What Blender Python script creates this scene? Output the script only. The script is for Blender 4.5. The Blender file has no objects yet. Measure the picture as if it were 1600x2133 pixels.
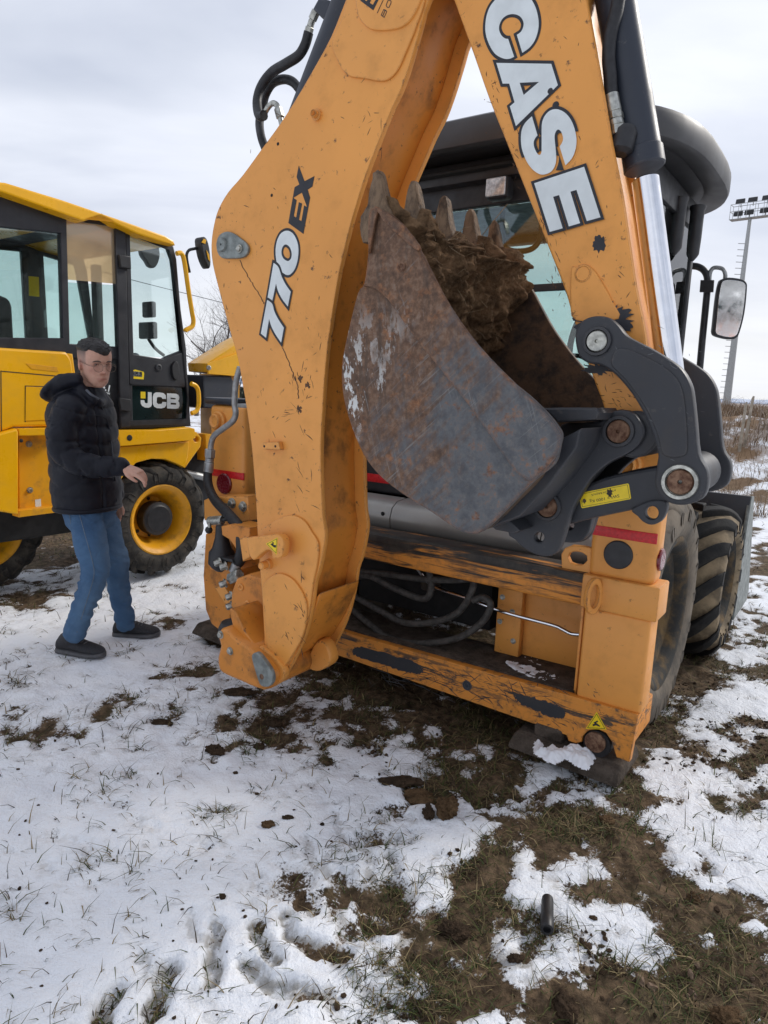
import bpy, bmesh, math, random
import numpy as np
from mathutils import Vector, Matrix
random.seed(7)
SC = bpy.context.scene
COL = SC.collection
# ------------------------------------------------------------------ camera
FPX, CX, CY = 1417.0, 800.0, 1066.5          # focal length and centre in photo pixels (1600 x 2133)
PITCH, ROLL, CAMH = math.atan(256 / FPX), 0.04, 1.5
_f = np.array([0, math.cos(PITCH), -math.sin(PITCH)])
_u0 = np.array([0, math.sin(PITCH), math.cos(PITCH)])
_r0 = np.array([1.0, 0, 0])
CR = math.cos(ROLL) * _r0 + math.sin(ROLL) * _u0
CU = -math.sin(ROLL) * _r0 + math.cos(ROLL) * _u0
CF = _f
CO = np.array([0, 0, CAMH])
cam_d = bpy.data.cameras.new('camera')
cam_d.sensor_fit = 'HORIZONTAL'
cam_d.sensor_width = 36
cam_d.lens = FPX / 1600 * 36
cam_d.clip_start = 0.05
cam_d.clip_end = 9000
cam = bpy.data.objects.new('camera', cam_d)
COL.objects.link(cam)
cam.matrix_world = Matrix(((CR[0], CU[0], -CF[0], CO[0]), (CR[1], CU[1], -CF[1], CO[1]), (CR[2], CU[2], -CF[2], CO[2]), (0, 0, 0, 1)))
SC.camera = cam
# ------------------------------------------------------------------ light
SUN_EL, SUN_AZ = math.radians(34), math.radians(62)    # azimuth measured from +Y (view direction) towards +X (right)
world = bpy.data.worlds.new('World')
SC.world = world
world.use_nodes = True
def build_world():
    nt = world.node_tree
    N, L = nt.nodes, nt.links
    N.clear()
    out = N.new('ShaderNodeOutputWorld'); bg = N.new('ShaderNodeBackground')
    L.new(bg.outputs[0], out.inputs[0])
    sky = N.new('ShaderNodeTexSky'); sky.sky_type = 'NISHITA'; sky.sun_disc = False
    sky.sun_elevation = SUN_EL; sky.sun_rotation = SUN_AZ; sky.air_density = 1.0; sky.dust_density = 2.0
    sc = N.new('ShaderNodeMix'); sc.data_type = 'RGBA'; sc.blend_type = 'MULTIPLY'; sc.inputs[0].default_value = 1
    L.new(sky.outputs[0], sc.inputs[6]); sc.inputs[7].default_value = (0.075, 0.075, 0.078, 1)
    tc = N.new('ShaderNodeTexCoord')
    sep = N.new('ShaderNodeSeparateXYZ'); L.new(tc.outputs['Generated'], sep.inputs[0])
    # cloud layer: direction divided by its height so that banks flatten towards the horizon
    h = N.new('ShaderNodeMath'); h.operation = 'MAXIMUM'; L.new(sep.outputs[2], h.inputs[0]); h.inputs[1].default_value = 0.0
    ha = N.new('ShaderNodeMath'); ha.operation = 'ADD'; L.new(h.outputs[0], ha.inputs[0]); ha.inputs[1].default_value = 0.16
    dv = N.new('ShaderNodeVectorMath'); dv.operation = 'DIVIDE'; L.new(tc.outputs['Generated'], dv.inputs[0])
    cmb = N.new('ShaderNodeCombineXYZ')
    for i in range(3): L.new(ha.outputs[0], cmb.inputs[i])
    L.new(cmb.outputs[0], dv.inputs[1])
    mp = N.new('ShaderNodeMapping'); mp.inputs['Scale'].default_value = (0.55, 0.9, 0.6); mp.inputs['Location'].default_value = (3.1, 0.4, 1.2)
    L.new(dv.outputs[0], mp.inputs[0])
    n1 = N.new('ShaderNodeTexNoise'); n1.inputs['Scale'].default_value = 1.5; n1.inputs['Detail'].default_value = 7; n1.inputs['Roughness'].default_value = 0.52; n1.inputs['Distortion'].default_value = 0.5
    L.new(mp.outputs[0], n1.inputs['Vector'])
    n2 = N.new('ShaderNodeTexNoise'); n2.inputs['Scale'].default_value = 0.75; n2.inputs['Detail'].default_value = 5; n2.inputs['Roughness'].default_value = 0.5
    L.new(mp.outputs[0], n2.inputs['Vector'])
    cr = N.new('ShaderNodeValToRGB'); L.new(n1.outputs[0], cr.inputs[0])
    e = cr.color_ramp.elements
    e[0].position = 0.30; e[0].color = (0.51, 0.55, 0.66, 1)
    e[1].position = 0.72; e[1].color = (0.77, 0.80, 0.875, 1)
    x = cr.color_ramp.elements.new(0.5); x.color = (0.645, 0.68, 0.77, 1)
    cov = N.new('ShaderNodeMapRange'); cov.inputs[1].default_value = 0.30; cov.inputs[2].default_value = 0.52; cov.inputs[3].default_value = 0.5; cov.inputs[4].default_value = 1.0
    L.new(n2.outputs[0], cov.inputs[0])
    mix = N.new('ShaderNodeMix'); mix.data_type = 'RGBA'
    L.new(cov.outputs[0], mix.inputs[0]); L.new(sc.outputs[2], mix.inputs[6]); L.new(cr.outputs[0], mix.inputs[7])
    # pale warm haze at the horizon all round
    hz = N.new('ShaderNodeMapRange'); hz.interpolation_type = 'SMOOTHSTEP'; hz.inputs[1].default_value = 0.0; hz.inputs[2].default_value = 0.26; hz.inputs[3].default_value = 0.75; hz.inputs[4].default_value = 0.0
    L.new(sep.outputs[2], hz.inputs[0])
    mh = N.new('ShaderNodeMix'); mh.data_type = 'RGBA'; L.new(hz.outputs[0], mh.inputs[0]); L.new(mix.outputs[2], mh.inputs[6]); mh.inputs[7].default_value = (0.80, 0.805, 0.815, 1)
    L.new(mh.outputs[2], bg.inputs[0]); bg.inputs[1].default_value = 1.0
build_world()
sun_d = bpy.data.lights.new('sun', 'SUN'); sun_d.energy = 1.7; sun_d.angle = math.radians(12); sun_d.color = (1.0, 0.95, 0.88)
sun = bpy.data.objects.new('sun', sun_d); COL.objects.link(sun)
_sd = Vector((math.sin(SUN_AZ) * math.cos(SUN_EL), math.cos(SUN_AZ) * math.cos(SUN_EL), math.sin(SUN_EL)))
sun.rotation_euler = _sd.to_track_quat('Z', 'Y').to_euler()
SC.view_settings.view_transform = 'Standard'
SC.view_settings.look = 'None'
SC.view_settings.exposure = 0.36
SC.view_settings.gamma = 1.0
SC.view_settings.use_curve_mapping = False
SC.cycles.max_bounces = 8
SC.cycles.transparent_max_bounces = 12
# ------------------------------------------------------------------ helpers
def zz(x0, y0, s, pts):
    """points read off an enlargement of the photograph: corner x0,y0 and scale s"""
    return [(x0 + p[0] / s, y0 + p[1] / s) + tuple(p[2:]) for p in pts]
def pxray(px, py): return CF + (px - CX) / FPX * CR - (py - CY) / FPX * CU
def gpt(px, py, z=0.0):
    d = pxray(px, py); t = (z - CAMH) / d[2]
    return CO + t * d
class Frame:
    """a machine's own axes: u along its side that faces us, v into depth, w up"""
    def __init__(s, o, yaw):
        s.o = np.array(o, float); y = math.radians(yaw); s.yaw = y
        s.u = np.array([math.cos(y), -math.sin(y), 0]); s.v = np.array([math.sin(y), math.cos(y), 0]); s.w = np.array([0, 0, 1.0])
    def P(s, px, py, v):
        d = pxray(px, py); c = CO - s.o; t = (v - c @ s.v) / (d @ s.v); q = c + t * d
        return (float(q @ s.u), float(q @ s.w))
    def P3(s, px, py, v):
        a = s.P(px, py, v); return (a[0], v, a[1])
    def Pu(s, px, py, u):
        d = pxray(px, py); c = CO - s.o; t = (u - c @ s.u) / (d @ s.u); q = c + t * d
        return (float(q @ s.v), float(q @ s.w))
    def r(s, px, py, v, rp):
        """metres for rp photo pixels at that place"""
        d = pxray(px, py); c = CO - s.o; t = (v - c @ s.v) / (d @ s.v)
        return rp * t / FPX
    def root(s, name):
        e = bpy.data.objects.new(name, None); COL.objects.link(e); e.location = s.o; e.rotation_euler = (0, 0, -s.yaw); e.empty_display_size = 0.2
        return e
def tag(o, label=None, cat=None, group=None, kind=None):
    if label: o['label'] = label
    if cat: o['category'] = cat
    if group: o['group'] = group
    if kind: o['kind'] = kind
    return o
def mk(name, me, mat=None, parent=None, smooth=40):
    o = bpy.data.objects.new(name, me); COL.objects.link(o)
    me.name = name
    if mat is not None:
        me.materials.clear(); me.materials.append(mat)
    if parent is not None: o.parent = parent
    if smooth and len(me.polygons):
        me.shade_smooth()
        me.set_sharp_from_angle(angle=math.radians(smooth))
    return o
def meshdata(name, V, Fc):
    me = bpy.data.meshes.new(name); me.from_pydata([tuple(map(float, v)) for v in V], [], [tuple(f) for f in Fc]); me.validate(); me.update(); return me
def dense(pts, n=4, closed=True):
    """smooth a polyline; a point with a third value stays a corner"""
    P = [np.array(p[:2], float) for p in pts]; k = len(P)
    sh = [len(p) > 2 and bool(p[2]) for p in pts]
    out = []
    for i in range(k if closed else k - 1):
        a, b = P[i], P[(i + 1) % k]
        pa = P[i - 1] if (closed or i > 0) else a
        pb = P[(i + 2) % k] if (closed or i + 2 < k) else b
        ta = np.zeros(2) if sh[i] else (b - pa) / 2
        tb = np.zeros(2) if sh[(i + 1) % k] else (pb - a) / 2
        if sh[i] and sh[(i + 1) % k]:
            out.append(tuple(a)); continue
        for j in range(n):
            t = j / n
            h = (2 * t**3 - 3 * t**2 + 1, t**3 - 2 * t**2 + t, -2 * t**3 + 3 * t**2, t**3 - t**2)
            out.append(tuple(h[0] * a + h[1] * ta + h[2] * b + h[3] * tb))
    if not closed: out.append(tuple(P[-1]))
    return out
def circ(c, r, n=20): return [(c[0] + r * math.cos(2 * math.pi * i / n), c[1] + r * math.sin(2 * math.pi * i / n)) for i in range(n)]
def sheet2d(name, loops, half, bev=0.0, off=0.0, res=1):
    cu = bpy.data.curves.new(name, 'CURVE'); cu.dimensions = '2D'; cu.fill_mode = 'BOTH'
    cu.extrude = max(half - bev, 0.0001); cu.bevel_depth = bev; cu.bevel_resolution = res; cu.offset = off - bev
    for lp in loops:
        s = cu.splines.new('POLY'); s.points.add(len(lp) - 1); s.use_cyclic_u = True
        for i, p in enumerate(lp): s.points[i].co = (p[0], p[1], 0, 1)
    o = bpy.data.objects.new(name, cu); COL.objects.link(o)
    me = bpy.data.meshes.new_from_object(o)
    bpy.data.objects.remove(o); bpy.data.curves.remove(cu)
    return me
def plate_uw(name, parent, loops, v0, v1, mat, bev=0.004, off=0.0, smooth=40, res=1):
    """solid plate from outlines in (u, w), reaching from v0 (near) to v1"""
    me = sheet2d(name, loops, abs(v1 - v0) / 2, bev, off, res)
    vc = (v0 + v1) / 2
    n = len(me.vertices); a = np.empty(n * 3); me.vertices.foreach_get('co', a); a = a.reshape(n, 3)
    b = np.stack([a[:, 0], vc - a[:, 2], a[:, 1]], 1)
    me.vertices.foreach_set('co', b.ravel()); me.update()
    return mk(name, me, mat, parent, smooth)
def plate(name, parent, fr, outline, v0, v1, mat, bev=0.004, holes=(), sm=0, off=0.0, smooth=40):
    lp = dense(outline, sm) if sm else [p[:2] for p in outline]
    loops = [[fr.P(p[0], p[1], v0) for p in lp]]
    for h in holes: loops.append([fr.P(p[0], p[1], v0) for p in h])
    return plate_uw(name, parent, loops, v0, v1, mat, bev, off, smooth)
def box_me(name, lo, hi, bev=0.006, seg=2):
    bm = bmesh.new(); bmesh.ops.create_cube(bm, size=1)
    for v in bm.verts:
        v.co = Vector([(lo[i] + hi[i]) / 2 + v.co[i] * (hi[i] - lo[i]) for i in range(3)])
    if bev > 0: bmesh.ops.bevel(bm, geom=bm.edges[:], offset=min(bev, 0.45 * min(abs(hi[i] - lo[i]) for i in range(3))), segments=seg, profile=0.5, affect='EDGES')
    me = bpy.data.meshes.new(name); bm.to_mesh(me); bm.free(); return me
def box(name, parent, lo, hi, mat, bev=0.006, seg=2):
    return mk(name, box_me(name, lo, hi, bev, seg), mat, parent)
def hexa(name, parent, pts8, mat, bev=0.006):
    """box from 8 corners: bottom ring of 4, top ring of 4"""
    bm = bmesh.new(); vs = [bm.verts.new(p) for p in pts8]
    for f in ((3, 2, 1, 0), (4, 5, 6, 7), (0, 1, 5, 4), (1, 2, 6, 5), (2, 3, 7, 6), (3, 0, 4, 7)): bm.faces.new([vs[i] for i in f])
    bmesh.ops.recalc_face_normals(bm, faces=bm.faces[:])
    if bev > 0: bmesh.ops.bevel(bm, geom=bm.edges[:], offset=bev, segments=2, profile=0.5, affect='EDGES')
    me = bpy.data.meshes.new(name); bm.to_mesh(me); bm.free(); return mk(name, me, mat, parent)
def basis(ax):
    a = Vector(ax).normalized(); t = Vector((0, 0, 1)) if abs(a.z) < 0.9 else Vector((1, 0, 0))
    b = a.cross(t).normalized(); return a, b, a.cross(b).normalized()
def lathe_me(name, o, ax, prof, n=24, cap=True):
    """prof: list of (distance along the axis, radius)"""
    a, b, c = basis(ax); o = Vector(o); V = []; Fc = []
    for d, r in prof:
        for i in range(n):
            t = 2 * math.pi * i / n; V.append(o + a * d + (b * math.cos(t) + c * math.sin(t)) * r)
    for k in range(len(prof) - 1):
        for i in range(n):
            j = (i + 1) % n; Fc.append((k * n + i, k * n + j, (k + 1) * n + j, (k + 1) * n + i))
    if cap and prof[0][1] > 1e-6: Fc.append(tuple(range(n))[::-1])
    if cap and prof[-1][1] > 1e-6: Fc.append(tuple((len(prof) - 1) * n + i for i in range(n)))
    me = meshdata(name, V, Fc)
    bm = bmesh.new(); bm.from_mesh(me); bmesh.ops.remove_doubles(bm, verts=bm.verts, dist=1e-6); bmesh.ops.recalc_face_normals(bm, faces=bm.faces[:]); bm.to_mesh(me); bm.free()
    return me
def lathe(name, parent, o, ax, prof, mat, n=24, smooth=35, cap=True): return mk(name, lathe_me(name, o, ax, prof, n, cap), mat, parent, smooth)
def rod(name, parent, a, b, r, mat, r2=None, n=20, bev=0.004):
    a, b = Vector(a), Vector(b); L = (b - a).length; r2 = r if r2 is None else r2
    return lathe(name, parent, a, b - a, [(0, max(r - bev, r * .5)), (min(bev, L * .2), r), (L - min(bev, L * .2), r2), (L, max(r2 - bev, r2 * .5))], mat, n)
def spline3(pts, n=6):
    P = [np.array(p, float) for p in pts]; out = []
    for i in range(len(P) - 1):
        a, b = P[i], P[i + 1]; pa = P[i - 1] if i else a; pb = P[i + 2] if i + 2 < len(P) else b
        ta, tb = (b - pa) / 2, (pb - a) / 2
        for j in range(n):
            t = j / n; out.append((2*t**3-3*t**2+1)*a + (t**3-2*t**2+t)*ta + (-2*t**3+3*t**2)*b + (t**3-t**2)*tb)
    out.append(P[-1]); return out
def tube_vf(pts, r, n=10, base=0):
    P = [Vector(p) for p in pts]; V = []; Fc = []
    rr = r if hasattr(r, '__len__') else [r] * len(P)
    t0 = (P[1] - P[0]).normalized(); _, b, c = basis(t0)
    for i, p in enumerate(P):
        t = ((P[i + 1] if i + 1 < len(P) else p) - (P[i - 1] if i else p)).normalized()
        b = (b - t * b.dot(t)).normalized(); c = t.cross(b)
        for k in range(n):
            q = 2 * math.pi * k / n; V.append(p + (b * math.cos(q) + c * math.sin(q)) * rr[i])
    for i in range(len(P) - 1):
        for k in range(n):
            j = (k + 1) % n; Fc.append((base + i * n + k, base + i * n + j, base + (i + 1) * n + j, base + (i + 1) * n + k))
    Fc.append(tuple(base + k for k in range(n))[::-1]); Fc.append(tuple(base + (len(P) - 1) * n + k for k in range(n)))
    return V, Fc
def tube(name, parent, pts, r, mat, n=10, sub=6):
    q = spline3(pts, sub) if sub else pts
    if hasattr(r, '__len__'): r = list(np.interp(np.linspace(0, len(r) - 1, len(q)), range(len(r)), r))
    V, Fc = tube_vf(q, r, n); return mk(name, meshdata(name, V, Fc), mat, parent, 50)
def bolt(name, parent, o, ax, r, mat, h=None):
    h = h or r * .9
    a, b, c = basis(ax); o = Vector(o); V = []; Fc = []
    for d, rr in ((0, r * 1.5), (h * .25, r * 1.5)):
        for i in range(12): t = math.pi * i / 6; V.append(o + a * d + (b * math.cos(t) + c * math.sin(t)) * rr)
    for d, rr in ((h * .25, r * 1.08), (h, r * 1.08), (h * 1.15, r * .9)):
        for i in range(6): t = math.pi * i / 3; V.append(o + a * d + (b * math.cos(t) + c * math.sin(t)) * rr)
    for i in range(12): j = (i + 1) % 12; Fc.append((i, j, 12 + j, 12 + i))
    Fc.append(tuple(range(12, 24)))
    for k in (24, 30):
        for i in range(6): j = (i + 1) % 6; Fc.append((k + i, k + j, k + 6 + j, k + 6 + i))
    Fc.append(tuple(range(36, 42)))
    return mk(name, meshdata(name, V, Fc), mat, parent, 30)
def join_me(name, mes):
    V = []; Fc = []
    for m in mes:
        b = len(V); V += [tuple(v.co) for v in m.vertices]; Fc += [tuple(b + i for i in p.vertices) for p in m.polygons]
    return meshdata(name, V, Fc)
def text_me(body, size=1.0, bold=0.0, extr=0.0):
    cu = bpy.data.curves.new('t', 'FONT'); cu.body = body; cu.size = size; cu.align_x = 'CENTER'; cu.align_y = 'CENTER'; cu.offset = bold; cu.extrude = extr; cu.resolution_u = 3
    o = bpy.data.objects.new('t', cu); COL.objects.link(o); me = bpy.data.meshes.new_from_object(o); bpy.data.objects.remove(o); bpy.data.curves.remove(cu); return me
def place_me(me, M4):
    me.transform(M4); me.update(); return me
def fbm(x, y, z, seed=0, octv=5, gain=.5, lac=2.0):
    """value noise, -1..1, on arrays"""
    x = np.asarray(x, float); y = np.asarray(y, float); z = np.asarray(z, float) + 0 * x
    tot = np.zeros_like(x); amp = 1.0; s = 0
    def hsh(i, j, k):
        n = (i.astype(np.int64) * 374761393 + j.astype(np.int64) * 668265263 + k.astype(np.int64) * 2147483647 + (seed + 1) * 974634)
        n = (n ^ (n >> 13)) * 1274126177
        n = n & 0xffffffff
        n = (n ^ (n >> 16)) * 2246822519
        n = n & 0xffffffff
        return ((n ^ (n >> 15)) & 0xffffff) / 8388607.5 - 1
    for o in range(octv):
        i, j, k = np.floor(x), np.floor(y), np.floor(z); a, b, c = x - i, y - j, z - k
        a, b, c = a*a*(3-2*a), b*b*(3-2*b), c*c*(3-2*c)
        r = 0
        for di in (0, 1):
            for dj in (0, 1):
                for dk in (0, 1):
                    r = r + hsh(i + di, j + dj, k + dk) * (a if di else 1 - a) * (b if dj else 1 - b) * (c if dk else 1 - c)
        tot += amp * r; s += amp; amp *= gain; x, y, z = x * lac + 17.3, y * lac + 5.1, z * lac + 9.7
    return tot / s
def sstep(a, b, x):
    t = np.clip((x - a) / (b - a), 0, 1); return t * t * (3 - 2 * t)
# ------------------------------------------------------------------ materials
class NT:
    def __init__(s, name):
        s.m = bpy.data.materials.new(name); s.m.use_nodes = True; s.N = s.m.node_tree.nodes; s.L = s.m.node_tree.links
        s.b = s.N['Principled BSDF']; s.tc = None
    def set(s, **k):
        for a, v in k.items(): s.b.inputs[{'rough': 'Roughness', 'metal': 'Metallic', 'spec': 'Specular IOR Level', 'coat': 'Coat Weight', 'trans': 'Transmission Weight', 'sss': 'Subsurface Weight', 'alpha': 'Alpha', 'ior': 'IOR', 'sheen': 'Sheen Weight'}[a]].default_value = v
        return s
    def co(s, scale=(1, 1, 1), loc=(0, 0, 0), rot=(0, 0, 0), kind='Object'):
        if s.tc is None: s.tc = s.N.new('ShaderNodeTexCoord')
        src = s.tc.outputs[kind]
        if rot != (0, 0, 0):
            r = s.N.new('ShaderNodeMapping'); r.inputs['Rotation'].default_value = rot; s.L.new(src, r.inputs[0]); src = r.outputs[0]
        m = s.N.new('ShaderNodeMapping'); m.inputs['Scale'].default_value = scale; m.inputs['Location'].default_value = loc
        s.L.new(src, m.inputs[0]); return m.outputs[0]
    def noise(s, scale, detail=5, rough=.55, vec=None, dist=0.0):
        n = s.N.new('ShaderNodeTexNoise'); n.inputs['Scale'].default_value = scale; n.inputs['Detail'].default_value = detail; n.inputs['Roughness'].default_value = rough; n.inputs['Distortion'].default_value = dist
        s.L.new(vec if vec is not None else s.co(), n.inputs['Vector']); return n.outputs[0]
    def vor(s, scale, vec=None, feature='F1'):
        n = s.N.new('ShaderNodeTexVoronoi'); n.feature = feature; n.inputs['Scale'].default_value = scale
        s.L.new(vec if vec is not None else s.co(), n.inputs['Vector']); return n.outputs[0]
    def rng(s, x, a, b, c=0.0, d=1.0):
        n = s.N.new('ShaderNodeMapRange'); n.interpolation_type = 'SMOOTHSTEP'
        for i, v in enumerate((a, b, c, d)): n.inputs[i + 1].default_value = v
        s.L.new(x, n.inputs[0]); return n.outputs[0]
    def math(s, op, a, b=None):
        n = s.N.new('ShaderNodeMath'); n.operation = op; n.use_clamp = False
        for i, v in enumerate((a, b)):
            if v is None: continue
            if isinstance(v, (int, float)): n.inputs[i].default_value = v
            else: s.L.new(v, n.inputs[i])
        return n.outputs[0]
    def mix(s, f, a, b, mode='MIX'):
        n = s.N.new('ShaderNodeMix'); n.data_type = 'RGBA'; n.blend_type = mode
        for i, v in ((0, f), (6, a), (7, b)):
            if isinstance(v, (int, float)): n.inputs[i].default_value = v
            elif isinstance(v, tuple): n.inputs[i].default_value = (v[0], v[1], v[2], 1)
            else: s.L.new(v, n.inputs[i])
        return n.outputs[2]
    def sep(s, vec=None):
        n = s.N.new('ShaderNodeSeparateXYZ'); s.L.new(vec if vec is not None else s.co(), n.inputs[0]); return n.outputs
    def edge(s, r=.006):
        bv = s.N.new('ShaderNodeBevel'); bv.samples = 4; bv.inputs[0].default_value = r
        g = s.N.new('ShaderNodeNewGeometry'); d = s.N.new('ShaderNodeVectorMath'); d.operation = 'DOT_PRODUCT'
        s.L.new(bv.outputs[0], d.inputs[0]); s.L.new(g.outputs['Normal'], d.inputs[1]); return s.math('SUBTRACT', 1.0, d.outputs['Value'])
    def bump(s, h, strength=.3, dist=.01):
        b = s.N.new('ShaderNodeBump'); b.inputs['Strength'].default_value = strength; b.inputs['Distance'].default_value = dist
        s.L.new(h, b.inputs['Height']); s.L.new(b.outputs[0], s.b.inputs['Normal']); return s
    def col(s, c):
        if isinstance(c, tuple): s.b.inputs['Base Color'].default_value = (c[0], c[1], c[2], 1)
        else: s.L.new(c, s.b.inputs['Base Color'])
        return s
    def ro(s, x): s.L.new(x, s.b.inputs['Roughness']); return s
    def attr(s, name):
        n = s.N.new('ShaderNodeAttribute'); n.attribute_name = name; return n
MT = {}
def simple(name, c, rough=.5, metal=0.0, var=.15, scale=30, bump=.0, **k):
    t = NT(name); n = t.noise(scale)
    t.col(t.mix(t.rng(n, .3, .7), tuple(x * (1 - var) for x in c), tuple(min(x * (1 + var), 1) for x in c))); t.set(rough=rough, metal=metal, **k)
    t.ro(t.rng(t.noise(scale * .6), .2, .8, max(rough - .1, .02), min(rough + .12, 1)))
    if bump: t.bump(n, bump, .004)
    MT[name] = t.m; return t.m
def paint(name, c, chips=.5, scr=.5, edge=.5, rough=.42, grime=(.05, .03, .018), gr=.25, rust=(.07, .035, .02)):
    """machine enamel: faded tint, grime, scratches, chips and worn edges"""
    t = NT(name)
    big = t.noise(1.7, 4); mid = t.noise(9, 6, .6); fine = t.noise(70, 4)
    base = t.mix(t.rng(big, .3, .7), tuple(x * .93 for x in c), tuple(min(1, x * 1.05) for x in c))
    base = t.mix(t.math('MULTIPLY', t.rng(mid, .48, .78), gr), base, grime)
    sA = t.rng(t.noise(1.0, 3, .5, t.co((160, 160, 5), rot=(.2, .35, .1)), .6), .70, .735)
    sB = t.rng(t.noise(1.0, 3, .5, t.co((7, 150, 190), rot=(.1, .5, .3)), .6), .71, .74)
    clump = t.rng(t.noise(3.1, 4), .5, .68)
    s_ = t.math('MULTIPLY', t.math('MULTIPLY', t.math('ADD', sA, sB), clump), scr)
    ch = t.math('MULTIPLY', t.math('MULTIPLY', t.rng(t.noise(38, 5, .65), .635, .665), t.rng(t.noise(4.3, 4), .5, .66)), chips)
    ew = t.math('MULTIPLY', t.rng(t.math('ADD', t.edge(.010), t.math('MULTIPLY', t.math('SUBTRACT', t.noise(26, 5, .7), .56), 1.1)), .06, .16), edge)
    m = t.math('MINIMUM', t.math('ADD', t.math('ADD', s_, ch), ew), 1.0)
    rs = t.mix(t.rng(fine, .35, .65), rust, tuple(x * 2.0 for x in rust))
    t.col(t.mix(m, base, rs)); t.set(spec=.45)
    t.ro(t.math('ADD', t.math('MULTIPLY', m, .3), t.rng(mid, .3, .75, rough - .08, rough + .14)))
    t.bump(t.math('SUBTRACT', t.math('MULTIPLY', fine, .12), m), .25, .002)
    MT[name] = t.m; return t.m
ORG = (.76, .322, .066)
paint('orange_paint', ORG, .2, 1.0, 1.0, gr=.18)
paint('orange_paint_clean', (.77, .332, .072), .25, .6, .6, gr=.18)
paint('orange_paint_scuffed', (.64, .235, .032), 1.0, 1.0, 1.0, gr=.75)
def worn_beam():
    t = NT('orange_beam_rubbed'); st = t.co((2.2, 14, 26)); n = t.noise(1.0, 7, .65, st, .4)
    n2 = t.noise(14, 6, .7); z = t.sep()
    base = t.mix(t.math('MULTIPLY', t.rng(n2, .45, .7), .5), (.66, .25, .035), (.10, .055, .03))
    band = t.rng(z[2], .70, .80, .16, .0)
    f = t.rng(t.math('SUBTRACT', n, band), .33, .47)
    blk = t.mix(t.rng(n2, .3, .7), (.012, .011, .010), (.05, .04, .03))
    t.col(t.mix(f, base, blk)); t.set(rough=.6); t.bump(t.math('ADD', n, t.math('MULTIPLY', n2, .4)), .35, .006); MT['worn_beam'] = t.m
worn_beam()
def worn_low():
    t = NT('orange_sill_scraped'); n = t.noise(1.0, 7, .66, t.co((2.6, 10, 34)), .5); n2 = t.noise(22, 6, .7); z = t.sep()
    base = t.mix(t.math('MULTIPLY', t.rng(n2, .46, .7), .45), (.68, .26, .038), (.12, .06, .03))
    cen = t.math('SUBTRACT', 1.0, t.rng(t.math('ABSOLUTE', t.math('SUBTRACT', z[2], .225)), .015, .065))
    f = t.math('MULTIPLY', t.rng(t.math('ADD', t.math('MULTIPLY', n, 1.0), t.math('MULTIPLY', n2, .25)), .62, .70), cen)
    f = t.math('MAXIMUM', f, t.math('MULTIPLY', t.rng(n2, .62, .66), .8))
    f = t.math('MAXIMUM', f, t.math('MULTIPLY', t.rng(t.math('ADD', t.edge(.012), t.math('MULTIPLY', t.math('SUBTRACT', n2, .55), 1.2)), .06, .14), .9))
    blk = t.mix(t.rng(n2, .3, .7), (.02, .02, .021), (.09, .06, .04))
    t.col(t.mix(f, base, blk)); t.set(rough=.55); t.bump(t.math('SUBTRACT', n2, f), .3, .003); MT['worn_low'] = t.m
worn_low()
paint('grey_paint', (.030, .032, .038), .25, .5, .18, rough=.5, grime=(.10, .08, .06), gr=.25, rust=(.13, .11, .09))
paint('blue_grey_paint', (.025, .030, .042), .2, .3, .25, rough=.45, grime=(.08, .07, .06), gr=.2, rust=(.12, .11, .10))
paint('yellow_paint', (.86, .43, .006), .12, .12, .1, rough=.32, gr=.10)
paint('yellow_dirty', (.76, .35, .008), .4, .3, .3, rough=.45, gr=.6, grime=(.10, .065, .035))
simple('black_plastic', (.016, .016, .018), .48, var=.25)
simple('dark_plastic', (.035, .035, .039), .55, var=.2, scale=120, bump=.05)
simple('roof_plastic', (.045, .045, .047), .5, var=.12, scale=8)
simple('rubber_hose', (.014, .014, .016), .55, var=.4, scale=60, bump=.2)
simple('dusty_hose', (.045, .042, .038), .7, var=.5, scale=40, bump=.2)
simple('zinc', (.42, .42, .38), .38, .85, var=.3, scale=60)
simple('galvanised', (.36, .37, .37), .5, .6, var=.25, scale=25)
simple('chrome', (.80, .81, .84), .07, 1.0, var=.04)
simple('silver_panel', (.33, .32, .30), .36, .25, var=.08, scale=6)
simple('red_tape', (.55, .012, .015), .35, var=.15, scale=90)
simple('red_lens', (.16, .006, .014), .25, var=.3, scale=180, bump=.25, coat=.5)
simple('white_vinyl', (.66, .70, .70), .4, var=.07, scale=14)
simple('ink', (.013, .014, .020), .5, var=.2)
simple('sticker_yellow', (.85, .62, .01), .4, var=.06)
simple('snow_patch', (.84, .86, .90), .6, var=.04, scale=60, bump=.5)
simple('grey_zinc_plate', (.22, .24, .23), .55, .5, var=.3, scale=30)
simple('lamp_lens', (.55, .56, .56), .12, .2, var=.3, scale=60)
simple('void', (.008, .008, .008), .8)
simple('seat_fabric', (.03, .03, .034), .8)
def rusty_pin():
    t = NT('rusty_pin'); n = t.noise(45, 6, .7); t.col(t.mix(t.rng(n, .35, .65), (.08, .030, .014), (.24, .14, .085))); t.set(rough=.65, metal=.3); t.bump(n, .5, .004); MT['rusty_pin'] = t.m
rusty_pin()
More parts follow.
